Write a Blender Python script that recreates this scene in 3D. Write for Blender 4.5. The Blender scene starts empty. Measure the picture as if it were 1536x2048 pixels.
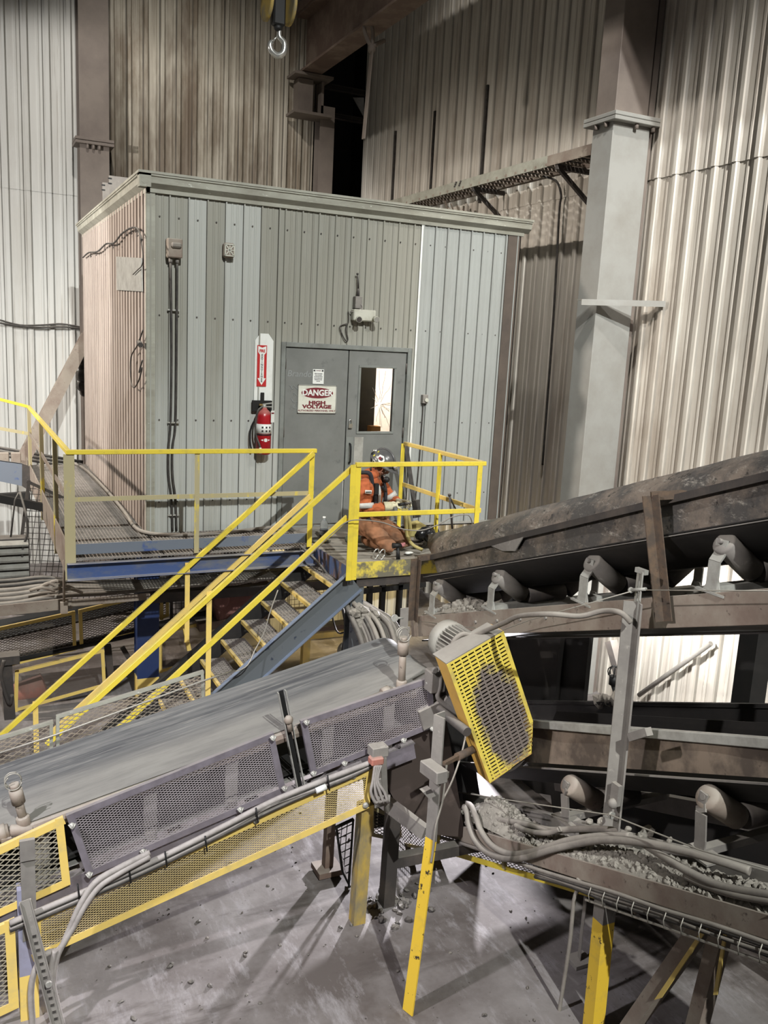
import bpy, bmesh, math, random
from mathutils import Vector, Matrix, noise
random.seed(7)
V = Vector
SC = bpy.context.scene
COL = SC.collection
LIFT = 2.25                      # the walkway level is the datum z = 0 below; the floor of the hall lies 2.25 m lower (world z = 0)

# ---------------------------------------------------------------- camera and sight lines
FPX = 1750.0
PITCH, ROLL, YAW = math.radians(10.83), math.radians(-2.95), math.radians(25.8)
EYE = V((0, 0, 2.23))
def _turn(v):
    c, s = math.cos(YAW), math.sin(YAW)
    return V((c*v.x + s*v.y, -s*v.x + c*v.y, v.z))
_f = V((0, math.cos(PITCH), -math.sin(PITCH))); _r = V((1, 0, 0)); _d = _f.cross(_r)
RIGHT = _turn(math.cos(ROLL)*_r + math.sin(ROLL)*_d)
DOWN = _turn(-math.sin(ROLL)*_r + math.cos(ROLL)*_d)
FWD = _turn(_f)
def ray(x, y): return RIGHT*((x-768)/FPX) + DOWN*((y-1024)/FPX) + FWD
def aX(x, y, X): v = ray(x, y); return EYE + v*(X/v.x)          # where a sight line meets the plane X = const
def aY(x, y, Y): v = ray(x, y); return EYE + v*(Y/v.y)
def aZ(x, y, Z): v = ray(x, y); return EYE + v*((Z-EYE.z)/v.z)

cam = bpy.data.cameras.new('camera'); cam.sensor_fit = 'HORIZONTAL'; cam.sensor_width = 36; cam.lens = 36*FPX/1536
cam.clip_end = 200
co = bpy.data.objects.new('camera', cam); COL.objects.link(co)
m = Matrix((RIGHT, -DOWN, -FWD)).transposed().to_4x4()
m.translation = EYE + V((0, 0, LIFT)); co.matrix_world = m
SC.camera = co

# ---------------------------------------------------------------- mesh builder
def frame(a, up=V((0, 0, 1))):
    a = a.normalized()
    if abs(a.dot(up)) > 0.995: up = V((0, 1, 0)) if abs(a.y) < .9 else V((1, 0, 0))
    s = a.cross(up).normalized(); u = s.cross(a).normalized()
    return s, u
def smooth(pts, n=6):
    P = [V(p) for p in pts]
    if len(P) < 3: return P
    out = []
    for i in range(len(P)-1):
        p0 = P[max(i-1, 0)]; p1 = P[i]; p2 = P[i+1]; p3 = P[min(i+2, len(P)-1)]
        for k in range(n):
            t = k/n
            out.append(.5*((2*p1) + (p2-p0)*t + (2*p0-5*p1+4*p2-p3)*t*t + (3*p1-p0-3*p2+p3)*t**3))
    out.append(P[-1]); return out
class MB:
    def __init__(s): s.v = []; s.f = []; s.sm = []; s.uv = {}; s.mi = []; s.m = 0
    def face(s, idx, sm=False): s.f.append(tuple(idx)); s.sm.append(sm); s.mi.append(s.m)
    def prism(s, p, q, poly, up=V((0, 0, 1)), sm=False, poly2=None):
        p, q = V(p), V(q); sd, u = frame(q-p, V(up)); n = len(poly); b = len(s.v)
        for c, pl in ((p, poly), (q, poly2 or poly)):
            for x, y in pl: s.v.append(c + sd*x + u*y)
        for i in range(n):
            j = (i+1) % n; s.face((b+i, b+j, b+n+j, b+n+i), sm)
        s.face([b+n-1-i for i in range(n)]); s.face([b+n+i for i in range(n)])
        return s
    def bar(s, p, q, w, h=None, up=V((0, 0, 1))):
        h = w if h is None else h
        return s.prism(p, q, [(-w/2, -h/2), (w/2, -h/2), (w/2, h/2), (-w/2, h/2)], up)
    def box(s, c, d, rz=0, rot=None):
        c = V(c); x, y, z = d[0]/2, d[1]/2, d[2]/2
        R = rot or Matrix.Rotation(rz, 3, 'Z'); b = len(s.v)
        for sx, sy, sz in ((-1,-1,-1),(1,-1,-1),(1,1,-1),(-1,1,-1),(-1,-1,1),(1,-1,1),(1,1,1),(-1,1,1)):
            s.v.append(c + R @ V((sx*x, sy*y, sz*z)))
        for f in ((0,3,2,1),(4,5,6,7),(0,1,5,4),(1,2,6,5),(2,3,7,6),(3,0,4,7)): s.face([b+i for i in f])
        return s
    def box2(s, lo, hi):
        lo, hi = V(lo), V(hi); return s.box((lo+hi)/2, hi-lo)
    def cyl(s, p, q, r, r2=None, n=16, up=V((0, 0, 1))):
        A = [(math.cos(2*math.pi*i/n), math.sin(2*math.pi*i/n)) for i in range(n)]
        r2 = r if r2 is None else r2
        s.prism(p, q, [(r*x, r*y) for x, y in A], up, True, [(r2*x, r2*y) for x, y in A]); return s
    def tube(s, pts, r, n=8, sm=0):
        P = smooth(pts, sm) if sm else [V(p) for p in pts]
        b = len(s.v); sd = None
        for i, p in enumerate(P):
            a = (P[min(i+1, len(P)-1)] - P[max(i-1, 0)]).normalized()
            if sd is None: sd, u = frame(a)
            else:
                sd = (sd - a*sd.dot(a)).normalized(); u = sd.cross(a)
            rr = r(i/(len(P)-1)) if callable(r) else r
            for k in range(n):
                t = 2*math.pi*k/n; s.v.append(p + sd*(rr*math.cos(t)) + u*(rr*math.sin(t)))
        for i in range(len(P)-1):
            for k in range(n):
                j = (k+1) % n; s.face((b+i*n+k, b+i*n+j, b+(i+1)*n+j, b+(i+1)*n+k), True)
        s.face([b+k for k in range(n)][::-1]); s.face([b+(len(P)-1)*n+k for k in range(n)]); return s
    def lathe(s, c, axis, prof, n=24, up=V((0, 0, 1))):      # prof: (distance along axis, radius)
        c = V(c); a = V(axis).normalized(); sd, u = frame(a, up); b = len(s.v)
        for t, r in prof:
            for k in range(n):
                w = 2*math.pi*k/n; s.v.append(c + a*t + sd*(r*math.cos(w)) + u*(r*math.sin(w)))
        for i in range(len(prof)-1):
            for k in range(n):
                j = (k+1) % n; s.face((b+i*n+k, b+i*n+j, b+(i+1)*n+j, b+(i+1)*n+k), True)
        s.face([b+k for k in range(n)][::-1]); s.face([b+(len(prof)-1)*n+k for k in range(n)]); return s
    def ball(s, c, r, n=10, m=7, sc=(1, 1, 1), rot=None):
        c = V(c); b = len(s.v); R = rot or Matrix.Identity(3)
        for i in range(m+1):
            th = math.pi*i/m
            for k in range(n):
                ph = 2*math.pi*k/n
                s.v.append(c + R @ V((r*sc[0]*math.sin(th)*math.cos(ph), r*sc[1]*math.sin(th)*math.sin(ph), r*sc[2]*math.cos(th))))
        for i in range(m):
            for k in range(n):
                j = (k+1) % n; s.face((b+i*n+k, b+(i+1)*n+k, b+(i+1)*n+j, b+i*n+j), True)
        return s
    def quad(s, a, b, c, d, uv=None, sm=False):
        i = len(s.v); s.v += [V(a), V(b), V(c), V(d)]
        if uv: s.uv[len(s.f)] = uv
        s.face((i, i+1, i+2, i+3), sm); return s
    def slab(s, corners, t):                                    # a flat plate: corner loop thickened by vector t
        t = V(t); c = [V(p) for p in corners]; n = len(c); b = len(s.v)
        s.v += c + [p + t for p in c]
        s.face([b+i for i in range(n)]); s.face([b+n+i for i in range(n)][::-1])
        for i in range(n):
            j = (i+1) % n; s.face((b+j, b+i, b+n+i, b+n+j))
        return s
    def rock(s, c, r):
        c = V(c); b = len(s.v); k = 1.618
        R = Matrix.Rotation(random.random()*6.3, 3, V((random.random()-.5, random.random()-.5, random.random()-.5+.01)).normalized())
        sc = (1, .6+.5*random.random(), .45+.4*random.random())
        for x, y, z in ((-1,k,0),(1,k,0),(-1,-k,0),(1,-k,0),(0,-1,k),(0,1,k),(0,-1,-k),(0,1,-k),(k,0,-1),(k,0,1),(-k,0,-1),(-k,0,1)):
            w = r*(.42+.22*random.random()); p = R @ V((x*w*sc[0], y*w*sc[1], z*w*sc[2])); s.v.append(c+p)
        for f in ((0,11,5),(0,5,1),(0,1,7),(0,7,10),(0,10,11),(1,5,9),(5,11,4),(11,10,2),(10,7,6),(7,1,8),(3,9,4),(3,4,2),(3,2,6),(3,6,8),(3,8,9),(4,9,5),(2,4,11),(6,2,10),(8,6,7),(9,8,1)):
            s.face([b+i for i in f])
        return s
    def lump(s, c, r):
        b = len(s.v); o = V((random.random()*9, random.random()*9, 0)); s.ball(c, r, 9, 6, (1, .75+.3*random.random(), .6+.3*random.random()))
        for i in range(b, len(s.v)): d = s.v[i]-V(c); s.v[i] = V(c)+d*(1+.7*noise.noise(d/r*.9+o)+.25*noise.noise(d/r*2.2+o))
        k = len(s.f)-54; s.sm[k:] = [False]*(len(s.f)-k); return s
    def mesh(s, name, mats, org, recalc=True):
        me = bpy.data.meshes.new(name)
        me.from_pydata([tuple(p - org) for p in s.v], [], s.f)
        me.polygons.foreach_set('use_smooth', s.sm)
        me.polygons.foreach_set('material_index', s.mi)
        if s.uv:
            l = me.uv_layers.new(name='UVMap')
            for fi, uv in s.uv.items():
                for k, li in enumerate(me.polygons[fi].loop_indices): l.data[li].uv = uv[k]
        for mm in (mats if isinstance(mats, (list, tuple)) else [mats]): me.materials.append(mm)
        if recalc and not s.uv:
            bm = bmesh.new(); bm.from_mesh(me); bmesh.ops.recalc_face_normals(bm, faces=bm.faces[:]); bm.to_mesh(me); bm.free()
        me.update(); return me
UP = V((0, 0, LIFT))
def link(name, me, loc, parent=None):
    o = bpy.data.objects.new(name, me); COL.objects.link(o)
    if parent is not None:
        o.parent = parent; o.location = (0, 0, 0)
    else: o.location = V(loc) + UP
    return o
def props(o, label=None, cat=None, group=None, kind=None):
    if label: o['label'] = label
    if cat: o['category'] = cat
    if group: o['group'] = group
    if kind: o['kind'] = kind
    return o
class Thing:
    def __init__(s, name, label, cat, loc, group=None, kind=None):
        s.loc = V(loc); s.o = link(name, None, loc); props(s.o, label, cat, group, kind)
    def part(s, name, mb, mat, parent=None, bevel=0, label=None, kind=None):
        o = link(name, mb.mesh(name, mat, s.loc), s.loc, parent or s.o)
        if bevel: bev(o, bevel)
        if label: o['label'] = label
        if kind: o['kind'] = kind
        return o
def bev(o, w):
    b = o.modifiers.new('edge', 'BEVEL'); b.width = w; b.segments = 1; b.limit_method = 'ANGLE'; b.angle_limit = math.radians(40)
def single(name, mb, mat, label=None, cat=None, group=None, kind=None, loc=None, bevel=0):
    if loc is None:
        n = len(mb.v); loc = V((sum(p.x for p in mb.v)/n, sum(p.y for p in mb.v)/n, min(p.z for p in mb.v)))
    o = link(name, mb.mesh(name, mat, V(loc)), loc); props(o, label, cat, group, kind)
    if bevel: bev(o, bevel)
    return o
def ang(w, t=.006): return [(0, 0), (w, 0), (w, t), (t, t), (t, w), (0, w)]
def chan(h, w, t=.008):        # channel, web on the left at x = 0, flanges to +x
    return [(0, -h/2), (w, -h/2), (w, -h/2+t), (t, -h/2+t), (t, h/2-t), (w, h/2-t), (w, h/2), (0, h/2)]
def ibeam(h, w, t=.012):
    return [(-w/2, -h/2), (w/2, -h/2), (w/2, -h/2+t), (t/2, -h/2+t), (t/2, h/2-t), (w/2, h/2-t), (w/2, h/2), (-w/2, h/2), (-w/2, h/2-t), (-t/2, h/2-t), (-t/2, -h/2+t), (-w/2, -h/2+t)]
def text(body, loc, size, mat, parent, org, right=V((1, 0, 0)), up=V((0, 0, 1)), bold=0.0, sx=1.0, shear=0, name='lettering', ext=.0012, align='CENTER'):
    cu = bpy.data.curves.new('t', 'FONT'); cu.body = body; cu.size = size; cu.align_x = align; cu.align_y = 'CENTER'
    cu.offset = bold; cu.extrude = ext; cu.shear = shear; cu.resolution_u = 3
    t = bpy.data.objects.new('t', cu); COL.objects.link(t)
    dg = bpy.context.evaluated_depsgraph_get(); dg.update()
    me = bpy.data.meshes.new_from_object(t.evaluated_get(dg)); bpy.data.objects.remove(t); bpy.data.curves.remove(cu)
    n = right.cross(up)
    for v in me.vertices: v.co = V(loc) - org + right*(v.co.x*sx) + up*v.co.y + n*v.co.z
    me.materials.clear(); me.materials.append(mat); me.name = name
    return link(name, me, org, parent)

# ---------------------------------------------------------------- materials
def lin(r, g, b):
    f = lambda c: (c/255/12.92) if c/255 <= .04045 else ((c/255+.055)/1.055)**2.4
    return (f(r), f(g), f(b), 1)
class N:
    def __init__(s, name):
        s.m = bpy.data.materials.new(name); s.m.use_nodes = True; s.t = s.m.node_tree; s.t.nodes.clear()
        s.out = s.n('ShaderNodeOutputMaterial'); s.b = s.n('ShaderNodeBsdfPrincipled'); s.t.links.new(s.b.outputs[0], s.out.inputs[0])
        s.co = s.n('ShaderNodeTexCoord').outputs['Object']
    def n(s, t, **k):
        x = s.t.nodes.new(t)
        for a, b in k.items(): setattr(x, a, b)
        return x
    def l(s, a, b): s.t.links.new(a, b)
    def noise(s, scale=(1, 1, 1), sc=5, det=5, rough=.6, off=0):
        mp = s.n('ShaderNodeMapping'); mp.inputs['Scale'].default_value = scale; mp.inputs['Location'].default_value = (off, off*1.7, off*.6)
        s.l(s.co, mp.inputs[0]); x = s.n('ShaderNodeTexNoise'); x.inputs['Scale'].default_value = sc; x.inputs['Detail'].default_value = det; x.inputs['Roughness'].default_value = rough
        s.l(mp.outputs[0], x.inputs['Vector']); return x.outputs['Fac']
    def ramp(s, fac, a, b, lo=0., hi=1.):
        x = s.n('ShaderNodeMapRange'); x.inputs['From Min'].default_value = a; x.inputs['From Max'].default_value = b
        x.inputs['To Min'].default_value = lo; x.inputs['To Max'].default_value = hi; s.l(fac, x.inputs['Value']); return x.outputs[0]
    def math(s, op, a, b=None, c=None):
        x = s.n('ShaderNodeMath', operation=op)
        for i, v in enumerate((a, b, c)):
            if v is None: continue
            if hasattr(v, 'links'): s.l(v, x.inputs[i])
            else: x.inputs[i].default_value = v
        return x.outputs[0]
    def mix(s, fac, a, b):
        x = s.n('ShaderNodeMix', data_type='RGBA')
        for i, v in ((0, fac), (6, a), (7, b)):
            if hasattr(v, 'links'): s.l(v, x.inputs[i])
            else: x.inputs[i].default_value = v
        return x.outputs[2]
    def updust(s, col, dust, amt):
        g = s.n('ShaderNodeNewGeometry'); sp = s.n('ShaderNodeSeparateXYZ'); s.l(g.outputs['Normal'], sp.inputs[0])
        f = s.math('MULTIPLY', s.ramp(sp.outputs[2], .25, .85), amt)
        f2 = s.math('MULTIPLY', f, s.ramp(s.noise(sc=9, off=3), .25, .6, .55, 1))
        return s.mix(f2, col, dust)
    def fin(s, col, rough=.6, metal=0, bump=0, bsc=60):
        if hasattr(col, 'links'): s.l(col, s.b.inputs['Base Color'])
        else: s.b.inputs['Base Color'].default_value = col
        s.b.inputs['Roughness'].default_value = rough; s.b.inputs['Metallic'].default_value = metal
        if bump:
            x = s.n('ShaderNodeBump'); x.inputs['Strength'].default_value = bump; x.inputs['Distance'].default_value = .01
            s.l(s.noise(sc=bsc, det=4), x.inputs['Height']); s.l(x.outputs[0], s.b.inputs['Normal'])
        return s.m
DUST = lin(172, 166, 156)
def mat(name, base, base2=None, amt=(.45, .65), sc=4, scale=(1, 1, 1), dust=.0, rough=.6, metal=0, bump=0, bsc=60, dcol=None, off=0, third=None, tsc=22, tamt=(.62, .7)):
    x = N(name); c = base
    if base2: c = x.mix(x.ramp(x.noise(scale, sc, 6, .65, off), *amt), base, base2)
    if third: c = x.mix(x.ramp(x.noise(scale, tsc, 4, .7, off+5), *tamt), c, third)
    if dust: c = x.updust(c, dcol or DUST, dust)
    return x.fin(c, rough, metal, bump, bsc)
M = {}
M['yellow'] = mat('yellow paint', lin(230, 207, 70), lin(200, 180, 76), (.5, .75), 6, dust=.25, rough=.45, third=lin(95, 88, 60), tsc=26, tamt=(.68, .74))
M['yellow_worn'] = mat('worn yellow paint', lin(178, 168, 132), lin(222, 200, 70), (.56, .66), 7, scale=(1, 1, .35), dust=.5, rough=.6)
M['yellow_deep'] = mat('deep yellow paint', lin(232, 194, 62), lin(190, 162, 84), (.55, .8), 5, rough=.5, third=lin(60, 52, 42), tsc=13, tamt=(.62, .66))
M['yellow_pale'] = mat('dusty yellow paint', lin(232, 202, 112), lin(196, 178, 126), (.5, .8), 6, dust=.35, rough=.55)
M['blue'] = mat('blue paint', lin(66, 86, 132), lin(104, 108, 118), (.46, .62), 5, scale=(.4, 1, 1), dust=.7, rough=.5, third=lin(140, 140, 135), tsc=18, tamt=(.66, .75))
M['blue_dusty'] = mat('dusty blue paint', lin(110, 118, 130), lin(60, 84, 140), (.58, .66), 3, dust=.7, rough=.6)
M['stringer'] = mat('slate blue stringer paint', lin(92, 97, 100), lin(42, 50, 66), (.56, .6), 3.2, dust=.8, rough=.5, dcol=lin(128, 142, 168))
M['blue_rust'] = mat('scuffed blue riser', lin(72, 90, 130), lin(120, 95, 80), (.45, .6), 14, scale=(1, 1, .3), rough=.7, third=lin(150, 140, 130))
M['steel'] = mat('dusty grey steel', lin(138, 134, 128), lin(112, 107, 104), (.4, .7), 3, dust=.6, rough=.7, third=lin(165, 160, 152), tsc=14, tamt=(.62, .75))
M['steel_warm'] = mat('dusty taupe steel', lin(150, 140, 128), lin(126, 110, 100), (.4, .65), 3, dust=.6, rough=.7, third=lin(98, 86, 78), tsc=16)
M['steel_dark'] = mat('dark grimy steel', lin(62, 58, 56), lin(84, 76, 70), (.45, .7), 4, dust=.35, rough=.7)
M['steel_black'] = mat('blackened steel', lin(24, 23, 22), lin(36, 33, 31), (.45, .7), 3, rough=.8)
M['steel_brown'] = mat('brown primer steel', lin(108, 90, 80), lin(132, 116, 104), (.45, .65), 2, dust=.5, rough=.75)
M['column'] = mat('pale column paint', lin(156, 156, 152), lin(142, 140, 134), (.4, .7), 2, dust=.3, rough=.55)
M['column_dirty'] = mat('taupe column paint', lin(128, 118, 110), lin(112, 102, 96), (.4, .7), 2, dust=.3, rough=.65)
M['guard_frame'] = mat('grey violet guard frame', lin(124, 118, 126), lin(98, 92, 98), (.4, .7), 5, dust=.4, rough=.55)
M['galv'] = mat('galvanised steel', lin(176, 176, 170), lin(150, 148, 142), (.4, .65), 8, dust=.3, rough=.5, metal=.2)
M['rust'] = mat('rusty flat bar', lin(76, 66, 58), lin(100, 82, 66), (.4, .65), 12, rough=.85, third=lin(62, 46, 40))
M['grating'] = mat('dusty bar grating', lin(142, 136, 130), lin(112, 106, 100), (.4, .7), 6, dust=.5, rough=.75)
M['plank'] = mat('dusty floor plate', lin(150, 146, 136), lin(124, 118, 110), (.4, .7), 4, rough=.8, bump=.2)
M['door'] = mat('grey door paint', lin(122, 124, 121), lin(110, 112, 109), (.4, .7), 3, rough=.5, third=lin(92, 94, 94), tsc=5, tamt=(.62, .75))
M['frame_paint'] = mat('grey door frame paint', lin(128, 132, 128), lin(106, 108, 104), (.45, .7), 4, rough=.55)
M['trim'] = mat('dusty pale trim', lin(166, 166, 154), lin(142, 140, 128), (.4, .65), 5, scale=(.4, 1, 1), dust=.4, rough=.55, third=lin(205, 208, 200), tsc=30, tamt=(.64, .7), dcol=lin(140, 132, 122))
M['black'] = mat('black rubber', lin(22, 22, 23), rough=.6)
M['black_dusty'] = mat('dusty black cable', lin(52, 49, 47), lin(80, 76, 72), (.4, .7), 10, dust=.5, rough=.7)
M['hose'] = mat('dust coated hose', lin(140, 134, 126), lin(116, 110, 104), (.4, .7), 7, dust=.5, rough=.85)
M['cable_grey'] = mat('pale grey cable', lin(168, 162, 158), lin(140, 134, 130), (.4, .7), 8, rough=.75)
M['wire'] = mat('steel wire', lin(170, 166, 156), rough=.5, metal=.3)
M['white'] = mat('white enamel', lin(232, 234, 230), lin(206, 208, 202), (.5, .8), 6, rough=.4)
M['offwhite'] = mat('dusty off white plastic', lin(196, 196, 184), lin(172, 170, 156), (.45, .7), 8, dust=.3, rough=.55)
M['red'] = mat('red enamel', lin(168, 26, 36), lin(140, 24, 32), (.5, .8), 5, dust=.7, rough=.3, dcol=lin(190, 160, 150))
M['red_sign'] = mat('sign red', lin(186, 40, 42), rough=.45)
M['maroon'] = mat('faded sign maroon', lin(112, 34, 44), lin(130, 52, 56), (.5, .8), 8, rough=.5)
M['sign_face'] = mat('weathered sign face', lin(218, 218, 206), lin(196, 198, 184), (.45, .7), 6, rough=.5)
M['ink'] = mat('black ink', lin(36, 34, 36), rough=.6)
M['chalk'] = mat('chalk scrawl', lin(150, 154, 154), rough=.9)
M['chrome'] = mat('bright metal', lin(200, 200, 196), rough=.25, metal=.8)
M['brass'] = mat('brass valve', lin(176, 150, 96), rough=.35, metal=.7)
M['orange'] = mat('orange coverall cloth', lin(182, 98, 58), lin(146, 78, 48), (.45, .7), 5, rough=.9, bump=.3, bsc=18)
M['orange_dirty'] = mat('soiled orange trousers', lin(152, 106, 76), lin(122, 94, 74), (.42, .68), 4, rough=.95, bump=.3, bsc=14)
M['silver'] = mat('reflective tape', lin(196, 196, 192), lin(178, 178, 172), (.4, .7), 8, rough=.5)
M['glove'] = mat('work glove leather', lin(214, 208, 178), lin(170, 166, 140), (.45, .7), 10, rough=.9)
M['skin'] = mat('skin', lin(150, 102, 80), lin(128, 84, 66), (.4, .7), 9, rough=.55)
M['hat'] = mat('dark grey hard hat', lin(74, 74, 76), lin(92, 92, 92), (.4, .7), 5, rough=.3)
M['hat_yellow'] = mat('hat yellow tape', lin(210, 200, 60), rough=.5)
M['boot'] = mat('dusty green boot', lin(92, 96, 86), lin(120, 118, 106), (.4, .7), 9, rough=.85)
M['strap'] = mat('navy webbing', lin(34, 36, 44), lin(56, 56, 58), (.4, .7), 10, rough=.9)
M['tan'] = mat('tan canvas', lin(186, 172, 110), lin(150, 140, 96), (.4, .7), 6, rough=.95)
M['plastic_black'] = mat('crumpled black plastic', lin(26, 26, 28), lin(60, 60, 62), (.55, .7), 12, rough=.25)
M['pink'] = mat('faded pink grip', lin(196, 130, 134), rough=.6)
M['rock'] = mat('dusty crushed rock', lin(142, 137, 128), lin(114, 110, 102), (.4, .7), 20, dust=.3, rough=.95, bump=.3)
M['yellow_dirty_dim'] = mat('grimy dimmed yellow paint', lin(186, 158, 78), lin(122, 118, 104), (.46, .62), 3, scale=(1, 1, .4), rough=.7)
M['chute'] = mat('dark brown chute steel', lin(70, 60, 55), lin(92, 80, 74), (.5, .62), 2, rough=.75)
M['motor'] = mat('grey motor paint', lin(150, 148, 140), lin(128, 124, 116), (.4, .7), 6, dust=.6, rough=.55)
M['tape_orange'] = mat('faded orange decal', lin(196, 150, 130), rough=.6)
M['salmon'] = mat('faded red casing', lin(176, 112, 98), lin(150, 108, 96), (.4, .7), 12, dust=.4, rough=.7)
M['dull_red'] = mat('dusty maroon housing', lin(128, 88, 82), lin(108, 76, 70), (.4, .7), 5, dust=.5, rough=.8)
M['cardboard'] = mat('brown cardboard', lin(196, 142, 84), lin(170, 116, 66), (.4, .7), 6, rough=.85)
M['wall_in'] = mat('pale inner wall', lin(236, 222, 208), lin(222, 206, 190), (.4, .7), 6, rough=.7)
M['cabinet_in'] = mat('dark inner cabinet', lin(66, 58, 44), lin(54, 47, 36), (.4, .7), 6, rough=.7)

# ribbed wall sheet: panels by width, soiled by vertical runs
def wallmat(name, clean, dirty, runs, ax=0, pitch=.3, amt=.5, rough=.5, metal=0, patch=None, off=0, rib_shade=(), cleaned=(), zdust=None):
    x = N(name); sp = x.n('ShaderNodeSeparateXYZ'); x.l(x.co, sp.inputs[0])
    u = x.math('ADD', sp.outputs[ax], off)
    fl = x.math('FLOOR', x.math('DIVIDE', u, pitch)); wn = x.n('ShaderNodeTexWhiteNoise', noise_dimensions='1D'); x.l(fl, wn.inputs['W'])
    sc = (1, 1, .06)
    a = x.ramp(x.noise(sc, 9, 5, .6), .35, .68)
    b = x.ramp(x.noise((1, 1, .35), 2.2, 5, .65, 9), .38, .62)
    f = x.math('MULTIPLY', x.math('ADD', x.math('MULTIPLY', a, .6), x.math('MULTIPLY', x.math('MULTIPLY', wn.outputs[0], b), .9)), amt)
    if zdust:                                                      # settled dust thins out towards the foot of the wall
        zn = x.math('ADD', sp.outputs[2], x.math('MULTIPLY', x.noise((1, 1, .3), 2.5, 4, .6, 31), .9))
        f = x.math('ADD', x.math('MULTIPLY', f, .35), x.ramp(zn, zdust[0], zdust[1], .05, .85))
    for k in cleaned: f = x.math('MULTIPLY', f, x.math('SUBTRACT', 1, x.math('MULTIPLY', x.math('COMPARE', fl, k, .1), .72)))
    c = x.mix(x.math('MINIMUM', f, 1), clean, dirty)
    c = x.mix(x.math('MULTIPLY', x.ramp(x.noise((1, 1, .025), 26, 3, .6, 4), .6, .72), .6), c, runs)
    if patch: c = x.mix(x.math('MULTIPLY', x.ramp(x.noise((1, 1, .22), 1.3, 5, .65, 21), .5, .64), .8), c, patch)
    fr = x.math('FRACT', x.math('DIVIDE', u, pitch))
    for lo, hi, cl, am in rib_shade:  # dark sheet joints, and rib shade put into the colour
        k_ = x.math('MULTIPLY', x.math('GREATER_THAN', fr, lo), x.math('LESS_THAN', fr, hi))
        c = x.mix(x.math('MULTIPLY', x.math('MULTIPLY', k_, am), x.ramp(x.noise((1, 1, .12), 6, 3, .6, 17), .3, .55, .45, 1)), c, cl)
    return x.fin(c, rough, metal)
def meshmat(name, base, w, h, t, dust=None, worn=None):          # expanded metal: open diamonds between strands
    x = N(name)
    uv = x.n('ShaderNodeTexCoord').outputs['UV']; sp = x.n('ShaderNodeSeparateXYZ'); x.l(uv, sp.inputs[0])
    def tri(s, p): return x.math('ABSOLUTE', x.math('SUBTRACT', x.math('MULTIPLY', x.math('FRACT', x.math('DIVIDE', s, p)), 2), 1))
    d = x.math('ABSOLUTE', x.math('SUBTRACT', x.math('ADD', tri(sp.outputs[0], w), tri(sp.outputs[1], h)), 1))
    solid = x.math('LESS_THAN', d, t)
    if worn: solid = x.math('MAXIMUM', solid, x.ramp(x.noise(sc=worn, off=2), .66, .67))
    c = x.mix(x.ramp(x.noise(sc=3), .4, .7), base, dust or base)
    x.fin(c, .7)
    tr = x.n('ShaderNodeBsdfTransparent'); mx = x.n('ShaderNodeMixShader')
    x.l(solid, mx.inputs[0]); x.l(tr.outputs[0], mx.inputs[1]); x.l(x.b.outputs[0], mx.inputs[2]); x.l(mx.outputs[0], x.out.inputs[0])
    return x.m
def gridmat(name, base, w, t, w2=None):                             # welded wire: open squares
    x = N(name); uv = x.n('ShaderNodeTexCoord').outputs['UV']; sp = x.n('ShaderNodeSeparateXYZ'); x.l(uv, sp.inputs[0])
    a = x.math('LESS_THAN', x.math('FRACT', x.math('DIVIDE', sp.outputs[0], w)), t); b = x.math('LESS_THAN', x.math('FRACT', x.math('DIVIDE', sp.outputs[1], w2 or w)), t)
    x.fin(base, .7); tr = x.n('ShaderNodeBsdfTransparent'); mx = x.n('ShaderNodeMixShader')
    x.l(x.math('MAXIMUM', a, b), mx.inputs[0]); x.l(tr.outputs[0], mx.inputs[1]); x.l(x.b.outputs[0], mx.inputs[2]); x.l(mx.outputs[0], x.out.inputs[0])
    return x.m
def slotmat(name, base, w, h, sl, sh, worn):
    x = N(name); uv = x.n('ShaderNodeTexCoord').outputs['UV']; sp = x.n('ShaderNodeSeparateXYZ'); x.l(uv, sp.inputs[0])
    fu = x.math('FRACT', x.math('DIVIDE', sp.outputs[0], w)); fv = x.math('FRACT', x.math('DIVIDE', sp.outputs[1], h))
    hole = x.math('MULTIPLY', x.math('LESS_THAN', fu, sl), x.math('LESS_THAN', fv, sh))
    # only inside the punched field
    for s_, lo, hi in worn: hole = x.math('MULTIPLY', hole, x.math('MULTIPLY', x.math('GREATER_THAN', sp.outputs[s_], lo), x.math('LESS_THAN', sp.outputs[s_], hi)))
    du = x.math('DIVIDE', x.math('SUBTRACT', x.math('ADD', sp.outputs[0], x.math('MULTIPLY', sp.outputs[1], .0)), .29), .2); dv = x.math('DIVIDE', x.math('ADD', sp.outputs[1], .64), .46)
    rr = x.math('ADD', x.math('ADD', x.math('MULTIPLY', du, du), x.math('MULTIPLY', dv, dv)), x.math('MULTIPLY', x.math('SUBTRACT', x.noise((1, 1, 1), 5, 5, .7, 1.3), .5), 2.2))
    c = x.mix(x.ramp(rr, .75, 1.15), lin(122, 112, 106), base)
    c = x.mix(x.ramp(x.noise((1, 1, 1), 22, 4, .7, 3), .64, .7), c, lin(180, 172, 150))
    x.fin(c, .5); tr = x.n('ShaderNodeBsdfTransparent'); mx = x.n('ShaderNodeMixShader')
    x.l(hole, mx.inputs[0]); x.l(x.b.outputs[0], mx.inputs[1]); x.l(tr.outputs[0], mx.inputs[2]); x.l(mx.outputs[0], x.out.inputs[0])
    return x.m
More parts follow.
